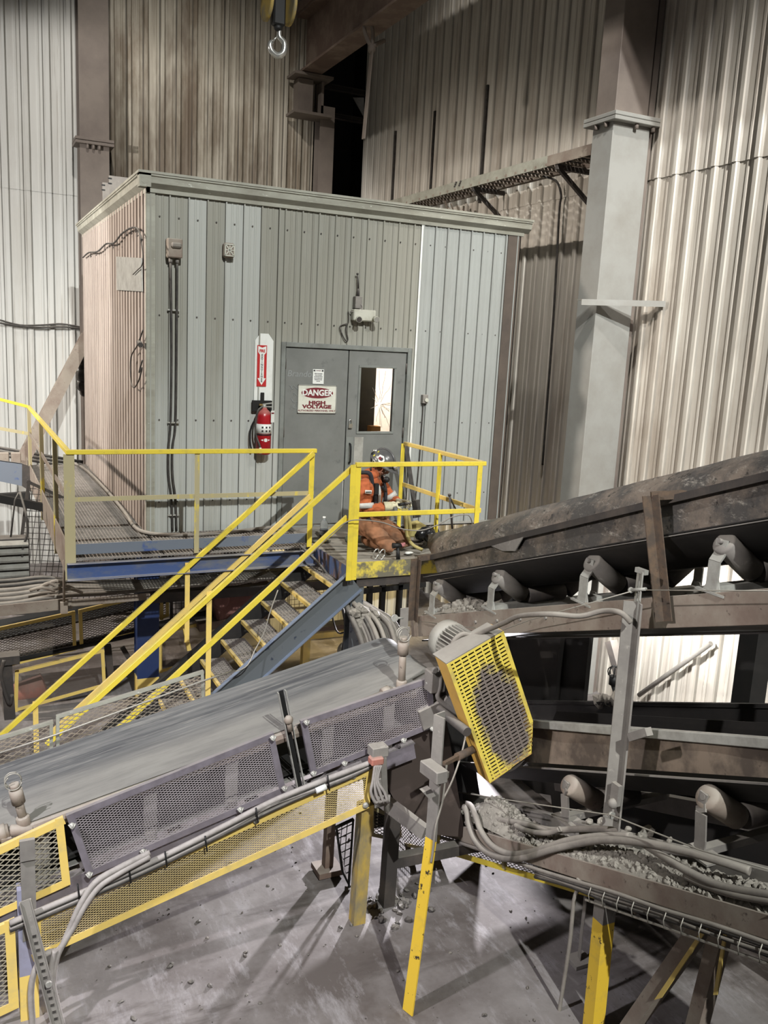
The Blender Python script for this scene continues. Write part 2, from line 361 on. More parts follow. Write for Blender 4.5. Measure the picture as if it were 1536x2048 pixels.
def beltmat(name, a, b, c2, along, slope):
    x = N(name); s = (.5, 9, 9) if along == 0 else (9, .5, 9)
    mp = x.n('ShaderNodeMapping'); mp.inputs['Rotation'].default_value = slope; x.l(x.co, mp.inputs[0]); x.co = mp.outputs[0]
    c = x.mix(x.ramp(x.noise(s, 1.6, 5, .7), .38, .62), a, b)
    c = x.mix(x.math('MULTIPLY', x.ramp(x.noise(s, 4.5, 4, .7, 8), .55, .68), .7), c, c2)
    sp = x.n('ShaderNodeSeparateXYZ'); x.l(x.co, sp.inputs[0])
    plain = x.mix(x.ramp(x.noise((.6, 3, 3), 2.5, 5, .7, 4), .4, .65), lin(140, 138, 132), lin(120, 118, 114))
    side = x.ramp(x.math('ADD', sp.outputs[1], x.math('MULTIPLY', x.noise((.4, 4, 4), 1.5, 3), .14)), -.1, .12)
    return x.fin(x.mix(side, plain, c), .8)
# ================================================================ the hall
FLOOR = -2.25
XR, YBK = 7.6, 17.6                # right wall, back wall
def corr(mb, p0, d, n, L, z0, z1, pitch, prof):
    """ribbed sheet: from p0 along d for length L, ribs stand out along n; prof = [(u, depth)] over one pitch"""
    p0, d, n = V(p0), V(d), V(n); pts = []; k = 0
    while True:
        for u, h in prof:
            s = k*pitch+u
            if s > L: break
            pts.append((s, h))
        else:
            k += 1; continue
        break
    pts.append((L, 0)); b = len(mb.v)
    for s, h in pts:
        q = p0 + d*s + n*h
        mb.v += [V((q.x, q.y, z0)), V((q.x, q.y, z1))]
    for i in range(len(pts)-1): mb.face((b+2*i, b+2*i+2, b+2*i+3, b+2*i+1))
    return mb
RIB = [(0, 0), (.09, 0), (.105, .012), (.13, .012), (.145, 0), (.2, 0), (.225, .04), (.275, .04)]
SEAM_DARK = lin(70, 66, 60)
M['wall_left'] = wallmat('pale ribbed sheet', lin(206, 206, 202), lin(176, 172, 164), lin(132, 124, 114), 0, .36, .5, off=4, rib_shade=((.6, .65, SEAM_DARK, .85), (.95, 1, SEAM_DARK, .35)))
M['wall_back'] = wallmat('soiled shaded ribbed sheet', lin(198, 192, 178), lin(140, 128, 112), lin(86, 76, 66), 0, .3, .95, patch=lin(112, 98, 84), off=1.95, rib_shade=((.62, .7, SEAM_DARK, .8), (.95, 1, SEAM_DARK, .4)))  # stains, plus the dimmer light of this bay put into the colour
M['wall_right'] = wallmat('warm ribbed sheet', lin(218, 213, 203), lin(172, 162, 150), lin(132, 122, 110), 1, .3, .8, off=-9.6, rib_shade=((.28, .36, SEAM_DARK, .55), (.0, .05, SEAM_DARK, .5)))
RB36 = [(u*1.2, h) for u, h in RIB]
w = MB(); corr(w, (-6, YBK, 0), (1, 0, 0), (0, -1, 0), 8.05, FLOOR, 4.68, .36, RB36); corr(w, (-6, YBK-.012, 0), (1, 0, 0), (0, -1, 0), 8.05, 4.6, 15, .36, RB36)
wall_l = single('wall_back', w, M['wall_left'], kind='structure', loc=(-2, YBK, FLOOR))
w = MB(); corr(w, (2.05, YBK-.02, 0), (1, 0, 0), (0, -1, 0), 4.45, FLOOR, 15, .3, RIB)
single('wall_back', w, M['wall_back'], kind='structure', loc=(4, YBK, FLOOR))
w = MB(); corr(w, (XR, YBK, 0), (0, -1, 0), (-1, 0, 0), 19.5, 4.35, 15, .3, RIB); corr(w, (XR+.012, YBK, 0), (0, -1, 0), (-1, 0, 0), 19.5, FLOOR, 4.42, .3, RIB)
single('wall_right', w, M['wall_right'], kind='structure', loc=(XR, 8, FLOOR))
# the unlit bay beyond the corner opening, its darkness put into black walls
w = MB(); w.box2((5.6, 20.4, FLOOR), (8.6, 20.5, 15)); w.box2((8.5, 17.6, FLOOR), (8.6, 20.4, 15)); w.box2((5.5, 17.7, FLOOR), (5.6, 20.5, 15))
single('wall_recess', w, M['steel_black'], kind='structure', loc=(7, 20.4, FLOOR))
xf = N('concrete'); c = xf.mix(xf.ramp(xf.noise((1, 1, 1), .9, 6, .65), .4, .62), lin(132, 127, 125), lin(92, 85, 82))
c = xf.mix(xf.ramp(xf.noise((1, .3, 1), 5, 6, .75, 3), .52, .7), c, lin(150, 146, 147)); c = xf.mix(xf.ramp(xf.noise((1, 1, 1), 34, 4, .8, 7), .66, .7), c, lin(70, 62, 58))
c = xf.mix(xf.math('MULTIPLY', xf.ramp(xf.noise((.3, 1, 1), 2.2, 5, .7, 13), .54, .64), .7), c, lin(76, 69, 66))
xf.fin(c, .75, bump=.25, bsc=14); M['floor'] = xf.m
w = MB(); w.box2((-6, -3, FLOOR-.2), (8.6, 20.5, FLOOR)); single('floor', w, M['floor'], kind='structure', loc=(1, 8, FLOOR-.2))

# building columns
t = Thing('steel_column', 'brown building column rising from behind the rear corner of the electrical room roof', 'column', (2.22, 17.25, FLOOR), kind='thing')
w = MB(); w.prism((2.22, 17.3, FLOOR), (2.22, 17.3, 15), [(-.25, -.2), (.25, -.2), (.25, -.18), (.015, -.18), (.015, .18), (.25, .18), (.25, .2), (-.25, .2), (-.25, .18), (-.015, .18), (-.015, -.18), (-.25, -.18)], (0, 1, 0))
t.part('shaft', w, M['column_dirty'])
z = aY(184, 280, 17.1).z
w = MB(); w.box((2.22, 17.27, z), (.66, .5, .05)); w.box((2.22, 17.27, z-.06), (.66, .5, .05)); t.part('splice_plate', w, M['column_dirty'], bevel=.006)
w = MB()
for k in (-.12, -.02, .08): w.cyl((2.22+k, 17.06, z-.08), (2.22+k, 17.06, z-.16), .025, n=6)
t.part('bolts', w, M['column_dirty'])

CX0, CY0 = 6.95, 8.76
t = Thing('steel_column', 'large pale steel column with a capped splice and a short angle brace', 'column', (7.2, 9.0, FLOOR), kind='thing')
w = MB(); w.box2((CX0, CY0, FLOOR), (7.5, CY0+.38, 4.93)); t.part('lower_shaft', w, M['column'], bevel=.006)
w = MB(); w.box2((CX0+.02, CY0+.02, 5.02), (7.46, CY0+.38, 15)); t.part('upper_shaft', w, M['column_dirty'], bevel=.006)
w = MB(); w.box2((7.5, CY0+.05, FLOOR), (7.58, CY0+.35, 15)); t.part('wall_flange', w, M['column_dirty'])
w = MB(); w.box2((CX0-.06, CY0-.1, 4.975), (7.58, CY0+.5, 5.02)); w.box2((CX0-.06, CY0-.1, 4.925), (7.58, CY0+.5, 4.97)); t.part('cap_plate', w, M['column'], bevel=.005)
w = MB()
for x_, y_ in ((CX0-.03, CY0+.1), (CX0-.03, CY0+.28), (7.25, CY0-.05), (7.5, CY0-.05)): w.cyl((x_, y_, 4.93), (x_, y_, 4.87), .025, n=6)
t.part('bolts', w, M['column_dirty'])
a, b = aY(1162, 604, CY0-.01), aX(1329, 608, 7.57)
w = MB(); w.slab([a+V((0, 0, -.035)), b+V((0, 0, -.035)), b+V((0, 0, .035)), a+V((0, 0, .035))], (0, -.015, 0)); w.slab([a+V((0, 0, .035)), b+V((0, 0, .035)), b+V((-.02, .12, .035)), a+V((.02, .12, .035))], (0, 0, -.01))
single('angle_brace', w, M['column'], 'short pale angle iron bracing the large capped column to the wall beside it', 'brace')

# crane girder: overhead I beam running along the right side
p = aX(600, 168, 6.35); q = aX(868, 0, 6.35); zb = (p.z+q.z)/2
t = Thing('crane_girder', 'brown overhead crane girder crossing above the dark corner opening', 'beam', (6.35, 12, zb), kind='thing')
w = MB(); w.bar((6.2, 17.3, zb+.03), (6.2, 2, zb+.03), .4, .04); t.part('bottom_flange', w, M['steel_brown'])
w = MB(); w.bar((6.2, 17.3, zb+.55), (6.2, 2, zb+.55), .025, 1.0); t.part('web', w, M['steel_brown'])
w = MB(); w.bar((6.2, 17.3, zb+1.05), (6.2, 2, zb+1.05), .45, .05); w.bar((6.0, 17.3, zb+1.15), (6.0, 2, zb+1.15), .1, .16); t.part('top_flange', w, M['steel_brown'])
t = Thing('girder_seat', 'dusty steel seat and post under the far end of the crane girder', 'post', (6.3, 17.2, FLOOR))
w = MB(); w.prism((6.62, 17.3, FLOOR), (6.62, 17.3, zb-.5), ibeam(.3, .3, .02), (0, 1, 0)); t.part('post', w, M['column_dirty'])
for zz in (zb-.03, zb-.72): w = MB(); w.box((6.25, 17.2, zz), (.78, .5, .05)); t.part('seat_plate', w, M['column_dirty'])
w = MB(); w.box((6.15, 17.3, zb-.38), (.3, .3, .62)); w.box((6.5, 17.3, zb-.38), (.05, .3, .62)); t.part('stub', w, M['column_dirty'])
for k, (ya, yb) in enumerate(((172, 196), (229, 250))):
    a, b = aY(640, ya, 17.62), aY(728, yb, 17.62); b.x = 7.58; b.z = a.z
    w = MB(); w.prism(a, b, chan(.1, .1)); single('wall_girt', w, M['steel_dark'], ['upper', 'lower'][k]+' dark girt crossing the unlit opening in the far corner', 'girt')
w = MB(); a = aY(648, 205, 18.5); w.slab([aY(706, 195, 17.8), aY(728, 195, 17.8), aY(728, 235, 17.8)], (0, .02, 0))
single('gusset_plate', w, M['steel'], 'triangular gusset plate at the right edge of the unlit corner opening', 'plate')
# knotted strap on the girder
pa = aX(738, 70, 6.1)
t = Thing('knotted_strap', 'grey rag strap knotted around the crane girder with its tail hanging', 'strap', pa)
w = MB(); w.tube([pa+V((.32, .1, .0)), pa+V((.16, 0, -.1)), pa+V((.05, 0, -.16)), pa+V((-.02, .05, -.02)), pa+V((-.06, .06, .12)), pa+V((.02, 0, .16)), pa+V((.07, 0, .02)), pa+V((.06, 0, -.2))], .035, 6, 4)
w.ball(pa+V((.06, 0, -.2)), .07, 8, 6); t.part('knot', w, M['column_dirty'])
w = MB(); e = aX(727, 278, 6.1); f = pa+V((.06, 0, -.2)); w.prism(f, e, [(-.05, -.012), (.05, -.012), (.05, .012), (-.05, .012)], (1, 0, 0)); t.part('tail', w, M['column_dirty'])
# crane hook
hk = aY(557, 30, 11.5)
t = Thing('crane_hook', 'crane hook with a yellow sheave block hanging high above the electrical room', 'crane hook', hk)
w = MB(); w.box(hk+V((0, 0, .08)), (.16, .12, .42)); w.cyl(hk+V((0, 0, -.12)), hk+V((0, 0, -.19)), .06, .045); t.part('block', w, M['black'], bevel=.02)
for sx in (-1, 1):
    w = MB(); w.lathe(hk+V((sx*.15, 0, .14)), (1, 0, 0), [(-.02, .2), (-.015, .24), (.015, .24), (.02, .2)], 28); t.part('sheave', w, M['yellow_dirty_dim'])  # darker yellow puts the dim light up here into the colour
w = MB(); ps = [hk+V((.02, 0, -.18)), hk+V((.02, 0, -.25)), hk+V((.085, 0, -.31)), hk+V((.08, 0, -.42)), hk+V((0, 0, -.475)), hk+V((-.08, 0, -.43)), hk+V((-.1, 0, -.36)), hk+V((-.07, 0, -.32))]
w.tube(ps, lambda k: .028+.014*math.sin(k*3.1), 8, 5); t.part('hook', w, M['chrome'])
w = MB(); w.tube([hk+V((.0, -.03, -.24)), hk+V((-.08, -.03, -.33))], .012, 6); t.part('latch', w, M['chrome'])
w = MB()
for sx in (-.2, .2): w.tube([hk+V((sx, 0, .2)), hk+V((sx, 0, 4))], .012, 6)
t.part('rope', w, M['black_dusty'])

# ================================================================ the electrical room
BX0, BX1, BY, BD = 1.83, 6.50, 9.885, 15.4
BT = 3.72
M['booth_front'] = wallmat('pale blue grey ribbed sheet', lin(184, 187, 183), lin(147, 146, 136), lin(154, 154, 147), 0, .205, 1.0, off=4.2-1.83, rib_shade=((.0, .03, SEAM_DARK, .75), (.09, .12, SEAM_DARK, .3)), cleaned=(2, 4, 5), zdust=(1.5, 2.9))
M['booth_front2'] = wallmat('clean ribbed sheet', lin(162, 166, 163), lin(148, 150, 146), lin(132, 135, 130), 0, .17, .7, off=4.2-5.10, rib_shade=((.0, .035, SEAM_DARK, .55), (.1, .13, SEAM_DARK, .25)))
M['booth_side'] = wallmat('tan ribbed sheet', lin(194, 182, 172), lin(168, 154, 144), lin(100, 88, 78), 1, .2, .7, off=12.6-15.4, rib_shade=((.2, .34, lin(84, 72, 66), .62), (.86, .92, lin(120, 106, 98), .5)))
t = Thing('electrical_room', 'ribbed metal electrical room with double grey doors standing behind the walkway', 'electrical room', (4.2, 12.6, -.05))
ER = t
FR = [(0, 0), (.006, .022), (.02, .022), (.026, 0), (.07, 0), (.076, .005), (.09, .005), (.096, 0), (.13, 0), (.136, .005), (.15, .005), (.156, 0)]
DX0, DXS, DX1, DZ = 3.337, 4.20, 5.04, 2.20
XW = 5.10
w = MB(); corr(w, (BX0, BY, 0), (1, 0, 0), (0, -1, 0), DX0-BX0, -.03, BT, .205, FR); corr(w, (DX0, BY, 0), (1, 0, 0), (0, -1, 0), XW-DX0, DZ, BT, .205, FR); corr(w, (DX1, BY, 0), (1, 0, 0), (0, -1, 0), XW-DX1, -.03, DZ, .205, FR)
t.part('front_wall', w, M['booth_front'])
w = MB(); corr(w, (XW, BY-.008, 0), (1, 0, 0), (0, -1, 0), BX1-XW, -.03, BT-.03, .17, FR)
t.part('front_wall', w, M['booth_front2'])
w = MB(); w.slab([(XW-.02, BY-.02, -.03), (XW+.02, BY-.02, -.03), (XW+.02, BY-.02, BT), (XW-.02, BY-.02, BT)], (0, -.006, 0)); t.part('seam_strip', w, M['white'])
SD = [(0, 0), (.04, 0), (.06, .04), (.15, .04), (.17, 0)]
w = MB(); corr(w, (BX0, BD, 0), (0, -1, 0), (-1, 0, 0), BD-BY, -.03, BT, .2, SD); t.part('side_wall', w, M['booth_side'])
w = MB(); w.box2((BX0+.02, BD-.03, -.03), (BX1, BD, BT)); w.box2((BX1-.03, BY+.02, -.03), (BX1, BD, BT)); t.part('rear_wall', w, M['booth_front2'])
w = MB(); w.box2((BX0+.02, BY+.04, -.09), (BX1-.03, BD-.03, -.03)); t.part('base', w, M['steel_dark'])
w = MB(); w.box2((BX0-.02, BY-.03, -.06), (BX1+.03, BY+.02, -.03)); t.part('sill', w, M['galv'])
w = MB(); w.box2((BX0-.03, BY-.02, -.03), (BX0+.06, BY+.0, BT)); w.box2((BX0-.034, BY-.02, -.03), (BX0-.028, BY+.09, BT)); t.part('corner_trim', w, M['trim'])
w = MB(); w.box2((BX1-.17, BY-.024, -.03), (BX1+.02, BY-.012, BT)); w.box2((BX1+.008, BY-.024, -.03), (BX1+.02, BY+.3, BT)); t.part('corner_trim', w, mat('shade brown corner trim', lin(92, 82, 74), lin(78, 70, 64), (.4, .7), 3, rough=.6))  # trim coloured brown to stand in for a shadow on this corner
# stepped eave all round
def eave(z0, z1, o, lip=0):
    w.box2((BX0-o, BY-o, z0), (BX1+o+.02, BY-o+.04+lip, z1)); w.box2((BX0-o, BY-o, z0), (BX0-o+.04+lip, BD+.05, z1))
w = MB(); eave(BT-.04, BT+.0, .035); t.part('eave_flashing', w, M['trim'])
w = MB()
def cove(p, q, n):
    n = V(n); P = V(p); Q = V(q); pr = [(.0, 0), (.035, 0), (.10, .045), (.105, .11), (.12, .115), (.12, .135), (.0, .135)]
    b = len(w.v)
    for c in (P, Q):
        for o, z in pr: w.v.append(c + n*o + V((0, 0, z)))
    k = len(pr)
    for i in range(k): j = (i+1) % k; w.face((b+i, b+j, b+k+j, b+k+i))
    w.face([b+i for i in range(k)]); w.face([b+k+i for i in range(k)])
cove((BX0-.12, BY, BT), (BX1+.12, BY, BT), (0, -1, 0)); cove((BX0, BY-.12, BT), (BX0, BD+.05, BT), (-1, 0, 0)); w.box2((BX0-.118, BY-.118, BT+.0), (BX0, BY, BT+.134)); t.part('gutter', w, M['trim'])
w = MB(); w.box2((BX0-.13, BY-.13, BT+.135), (BX1+.13, BD+.08, BT+.16)); t.part('roof', w, M['trim'])
# door frame and leaves
w = MB()
w.box2((DX0, BY-.03, -.03), (DX0+.055, BY+.1, DZ)); w.box2((DX1-.055, BY-.03, -.03), (DX1, BY+.1, DZ)); w.box2((DX0+.055, BY-.03, DZ-.055), (DX1-.055, BY+.1, DZ)); w.box2((DX0+.055, BY-.025, -.03), (DX1-.055, BY+.1, .0))
dfp = t.part('door_frame', w, M['frame_paint'], bevel=.006)
w = MB(); w.box2((DX0+.065, BY-.004, .015), (DXS-.006, BY+.04, DZ-.063)); dl = t.part('door', w, M['door'], bevel=.003)
gx0, gz1 = aY(722, 735, BY).x, aY(722, 735, BY).z; gx1 = aY(788, 742, BY).x; gz0 = aY(750, 863, BY).z
w = MB(); a, b = DXS+.006, DX1-.065
w.box2((a, BY-.004, .015), (gx0, BY+.04, DZ-.063)); w.box2((gx1, BY-.004, .015), (b, BY+.04, DZ-.063)); w.box2((gx0, BY-.004, .015), (gx1, BY+.04, gz0)); w.box2((gx0, BY-.004, gz1), (gx1, BY+.04, DZ-.063))
dr = t.part('door', w, M['door'])
w = MB(); o = .03
for lo, hi in (((gx0-o, gz0-o), (gx1+o, gz0)), ((gx0-o, gz1), (gx1+o, gz1+o)), ((gx0-o, gz0), (gx0, gz1)), ((gx1, gz0), (gx1+o, gz1))): w.box2((lo[0], BY-.016, lo[1]), (hi[0], BY, hi[1]))
t.part('vision_frame', w, M['frame_paint'], dr, bevel=.004)
xg = N('wired glass'); xg.b.inputs['Transmission Weight'].default_value = 1; xg.b.inputs['IOR'].default_value = 1.02; xg.fin(lin(250, 250, 248), .02)
w = MB(); w.box2((gx0, BY+.012, gz0), (gx1, BY+.016, gz1)); t.part('pane', w, xg.m, dr)
w = MB(); cx, cz = gx0+(gx1-gx0)*.62, gz0+(gz1-gz0)*.44
for k in range(26):
    an = random.random()*6.28; r0 = .02+.03*random.random(); r1 = r0+.1+.28*random.random()
    pts = []
    for j in range(5):
        rr = r0+(r1-r0)*j/4; px_, pz_ = cx+rr*math.cos(an)+(random.random()-.5)*.02, cz+rr*math.sin(an)+(random.random()-.5)*.03
        if gx0+.16 < px_ < gx1-.01 and gz0+.02 < pz_ < gz1-.02: pts.append((px_, BY+.010, pz_))
    if len(pts) > 2: w.tube(pts, .0022, 4)
t.part('cracks', w, M['steel_warm'], dr)
w = MB(); w.tube([(DXS+.055, BY-.01, .77), (DXS+.055, BY-.055, .80), (DXS+.055, BY-.055, .98), (DXS+.055, BY-.01, 1.01)], .011, 8, 4); t.part('handle', w, M['black'], dr)
w = MB(); w.box2((DXS+.01, BY-.008, .70), (DXS+.1, BY-.004, 1.09)); t.part('pull_plate', w, M['frame_paint'], dr)
w = MB(); w.box2((DXS+.12, BY-.007, .70), (DXS+.24, BY-.004, 1.09)); t.part('kick_patch', w, M['galv'], dr)
w = MB(); w.box((DXS+.05, BY-.02, 1.23), (.05, .03, .055)); w.tube([(DXS+.035, BY-.02, 1.25), (DXS+.035, BY-.02, 1.29), (DXS+.05, BY-.02, 1.305), (DXS+.065, BY-.02, 1.29), (DXS+.065, BY-.02, 1.25)], .006, 6, 3); t.part('padlock', w, M['chrome'], dr)
w = MB(); w.box2((DXS-.004, BY+.05, .015), (DXS+.004, BY+.06, DZ-.06)); t.part('astragal', w, M['black'], dl)
w = MB(); w.box2((DXS-.012, BY-.008, .03), (DXS-.007, BY-.003, .55)); t.part('edge_strip', w, M['white'], dl)
w = MB()
for zz in (.25, 1.15, 1.95):
    w.cyl((DX0+.06, BY-.012, zz-.06), (DX0+.06, BY-.012, zz+.06), .009, n=8); w.cyl((DX1-.06, BY-.012, zz-.06), (DX1-.06, BY-.012, zz+.06), .009, n=8)
t.part('hinges', w, M['steel_dark'])
w = MB(); w.box2((DX0+.03, BY+.065, DZ-.1), (DX1-.03, BY+.085, DZ-.0)); w.box2((DX0+.02, BY+.065, 0), (DX0+.09, BY+.085, DZ)); w.box2((DX1-.09, BY+.065, 0), (DX1-.02, BY+.085, DZ)); w.box2((DXS-.04, BY+.065, 0), (DXS+.04, BY+.085, DZ)); t.part('door_stop', w, M['frame_paint'], dfp)
# screws of the cladding
w = MB()
for zz in (.35, 1.28, 2.42, 3.45):
    for k in range(23):
        x_ = BX0+.11+k*.205
        if DX0-.05 < x_ < DX1+.05 and zz < DZ+.1: continue
        w.cyl((x_, BY-.004, zz), (x_, BY-.012, zz), .009, n=6)
t.part('screws', w, M['steel_dark'])
# chalk scrawl on the left leaf
dz = lambda x, y: aY(x, y, BY-.006)
text('Brandon', dz(603, 748), .105, M['chalk'], dl, t.loc, shear=.2, bold=-.001, ext=.0005)
w = MB()
for k, (x_, y_) in enumerate(((578, 775), (584, 789), (582, 801), (588, 814))):
    p = dz(x_, y_); w.tube([p+V((.03*math.sin(i*1.9+k)+.022*i, -.001, .03*math.cos(i*2.3+k*2))) for i in range(5)], .0028, 4, 4)
t.part('chalk_scribble', w, M['chalk'], dl)
# lit inner room behind the pane
w = MB(); w.box2((3.4, BY+1.6, 0), (6.2, BY+1.65, 2.6)); t.part('inner_wall', w, M['wall_in'])
iw = aY(745, 800, BY+.5)
w = MB(); w.box2((iw.x-.55, BY+.42, .0), (aY(748, 800, BY+.45).x, BY+.5, 2.3)); t.part('inner_partition', w, M['cabinet_in'])
w = MB(); c = aY(745, 857, BY+.25); w.box((c.x+.02, BY+.25, c.z-.03), (.13, .12, .13)); single('cardboard_box', w, M['cardboard'], 'brown cardboard box behind the cracked door window', 'box')

# ---------------------------------------------------------------- things fixed to the electrical room
def plate(name, px0, py0, px1, py1, mat_, label, cat, th=.006, off=.012):
    a = aY(px0, py0, BY-off); b = aY(px1, py1, BY-off); lo = (min(a.x, b.x), BY-off-th, min(a.z, b.z)); hi = (max(a.x, b.x), BY-off, max(a.z, b.z))
    t = Thing(name, label, cat, ((lo[0]+hi[0])/2, BY-off, lo[2])); w = MB(); w.box2(lo, hi); t.part('plate', w, mat_)
    return t, V(((lo[0]+hi[0])/2, lo[1]-.001, (lo[2]+hi[2])/2)), hi[0]-lo[0], hi[2]-lo[2]
TX = V((1, 0, 0))
t, c, W_, H_ = plate('danger_sign', 596, 769, 671, 827, M['sign_face'], 'white DANGER HIGH VOLTAGE sign on the left grey door', 'sign')
w = MB(); n = 40; c0 = c+V((0, 0, H_*.22)); w.v += [c0+V((W_*.41*math.cos(6.2832*i/n), -.0005, H_*.19*math.sin(6.2832*i/n))) for i in range(n)] + [c0+V((W_*.41*math.cos(6.2832*i/n), .002, H_*.19*math.sin(6.2832*i/n))) for i in range(n)]
w.face(range(n)); w.face([n+i for i in range(n)][::-1])
for i in range(n): w.face((i, (i+1) % n, n+(i+1) % n, n+i))
t.part('oval', w, M['maroon'])
w = MB(); e = .008
for lo, hi in (((-W_/2, -H_/2), (W_/2, -H_/2+e)), ((-W_/2, H_/2-e), (W_/2, H_/2)), ((-W_/2, -H_/2), (-W_/2+e, H_/2)), ((W_/2-e, -H_/2), (W_/2, H_/2))): w.box2(c+V((lo[0], -.004, lo[1])), c+V((hi[0], .001, hi[1])))
t.part('rim', w, M['galv'])
text('DANGER', c0+V((0, -.002, 0)), H_*.29, M['white'], t.o, t.loc, bold=.003, sx=.98)
text('HIGH', c+V((0, -.001, -H_*.13)), H_*.17, M['maroon'], t.o, t.loc, bold=.003, sx=1.55)
text('VOLTAGE', c+V((0, -.001, -H_*.27)), H_*.17, M['maroon'], t.o, t.loc, bold=.003, sx=1.45)
text('AUTHORIZED PERSONNEL ONLY', c+V((0, -.001, -H_*.41)), H_*.085, M['maroon'], t.o, t.loc, bold=.0005, sx=1.12)
t, c, W_, H_ = plate('notice_sign', 626, 738, 647, 768, M['white'], 'small white notice sticker above the danger sign', 'sign', th=.003)
w = MB()
for k, ww in enumerate((.7, .62, .78, .74, .7, .34)):
    zz = H_*(.2-.105*k); n_ = 5
    for j in range(n_): w.box(c+V((W_*(-ww/2+ww*(j+.5)/n_), 0, zz)), (W_*ww/n_*(.7+.2*random.random()), .001, H_*.045))
w.box(c+V((-W_*.37, 0, H_*.4)), (W_*.16, .001, H_*.1)); w.box(c+V((W_*.37, 0, H_*.4)), (W_*.16, .001, H_*.1)); t.part('lettering', w, M['ink'])
text('DANGER', c+V((0, -.001, H_*.4)), H_*.09, M['maroon'], t.o, t.loc)

# fire extinguisher, its sign and backing board
ex = aY(527, 830, BY-.09)
bl = aY(508, 795, BY-.016); br = aY(544, 795, BY-.016); tz = aY(526, 667, BY-.016).z; sh = aY(526, 681, BY-.016).z
w = MB(); w.slab([(bl.x, BY-.016, 1.38), (br.x, BY-.016, 1.38), (br.x, BY-.016, sh), (br.x-.06, BY-.016, tz), (bl.x+.06, BY-.016, tz), (bl.x, BY-.016, sh)], (0, .006, 0))
single('backing_board', w, M['white'], 'clean white board with clipped corners behind the fire extinguisher sign', 'board')
t, c, W_, H_ = plate('extinguisher_sign', 515, 690, 532, 773, M['red_sign'], 'red FIRE EXTINGUISHER arrow sign on the white board', 'sign', th=.003, off=.024)
w = MB(); y0 = c.y
w.slab([c+V((-W_*.22, 0, H_*.27)), c+V((-W_*.22, 0, -H_*.3)), c+V((-W_*.44, 0, -H_*.3)), c+V((0, 0, -H_*.47)), c+V((W_*.44, 0, -H_*.3)), c+V((W_*.22, 0, -H_*.3)), c+V((W_*.22, 0, H_*.27)), c+V((W_*.42, 0, H_*.33)), c+V((W_*.42, 0, H_*.48)), c+V((0, 0, H_*.44)), c+V((-W_*.42, 0, H_*.48)), c+V((-W_*.42, 0, H_*.33))], (0, -.001, 0)); t.part('arrow', w, M['white'])
text('FIRE', c+V((0, -.0015, H_*.36)), W_*.38, M['red_sign'], t.o, t.loc, bold=.002, sx=.85)
for k, ch in enumerate('EXTINGUISHER'): text(ch, c+V((0, -.0015, H_*(.26-.058*k))), W_*.28, M['ink'], t.o, t.loc, bold=.001)
xz0, xz1 = aY(527, 908, BY-.1).z, aY(527, 818, BY-.1).z; ec = V((ex.x, BY-.11, xz0)); hh = xz1-xz0
t = Thing('fire_extinguisher', 'red fire extinguisher hanging on the electrical room wall left of the doors', 'fire extinguisher', ec)
R_ = .088
w = MB(); w.lathe(ec, (0, 0, 1), [(0, R_*.8), (.012, R_), (hh*.83, R_), (hh*.9, R_*.93), (hh*.96, R_*.68), (hh, R_*.4), (hh+.02, .03)], 28); t.part('cylinder', w, M['red'])
w = MB(); w.lathe(ec+V((0, 0, hh*.47)), (0, 0, 1), [(0, R_+.002), (hh*.21, R_+.002)], 28); lb = t.part('label_band', w, M['white'])
w = MB()
for k in range(3):
    for j in range(2):
        an = -1.57+(-.55+.5*k)+.1; p = ec+V(((R_+.003)*math.cos(an), (R_+.003)*math.sin(an), hh*(.53+.08*j))); w.box(p, (.02, .004, .02), an+1.57)
t.part('pictograms', w, M['ink'], lb)
w = MB(); w.lathe(ec+V((0, 0, hh*.43)), (0, 0, 1), [(0, R_+.003), (hh*.03, R_+.003)], 28); t.part('strap_band', w, M['black'])
w = MB(); p = ec+V((0, -R_-.002, hh*.33)); w.slab([p+V((-.055, .018, 0)), p+V((0, 0, .022)), p+V((.055, .018, 0)), p+V((0, 0, -.022))], (0, -.002, 0)); t.part('diamond_mark', w, M['white'])
w = MB(); w.cyl(ec+V((0, 0, hh)), ec+V((0, 0, hh+.06)), .022); w.bar(ec+V((-.02, 0, hh+.055)), ec+V((.1, -.02, hh+.075)), .025, .01); w.bar(ec+V((-.02, 0, hh+.03)), ec+V((.085, -.02, hh+.03)), .025, .01); t.part('valve', w, M['galv'])
w = MB(); w.bar(ec+V((-.06, 0, hh+.05)), ec+V((.0, 0, hh+.05)), .02, .018); t.part('outlet', w, M['brass'])
w = MB(); w.tube([ec+V((-.03, -.03, hh+.03)), ec+V((-.09, -.05, hh-.02)), ec+V((-.115, -.05, hh-.15)), ec+V((-.11, -.05, hh*.45)), ec+V((-.07, -.09, hh*.2)), ec+V((-.06, -.095, hh*.1))], .012, 8, 6); hs = t.part('hose', w, M['black_dusty'])
w = MB(); w.cyl(ec+V((-.065, -.094, hh*.17)), ec+V((-.058, -.096, hh*.04)), .013, .018); t.part('nozzle', w, M['white'], hs)
w = MB(); w.tube([ec+V((-.115, -.01, hh*.75)), ec+V((-.15, .02, hh*.55)), ec+V((-.15, .03, hh*.25)), ec+V((-.13, .02, hh*.08))], .011, 8, 5); t.part('spare_hose', w, M['black'])
w = MB(); w.slab([ec+V((.055, -.09, hh*.72)), ec+V((.105, -.06, hh*.72)), ec+V((.105, -.06, hh*.98)), ec+V((.055, -.09, hh*.98))], (0, -.002, 0)); tg = t.part('inspection_tag', w, M['white'])
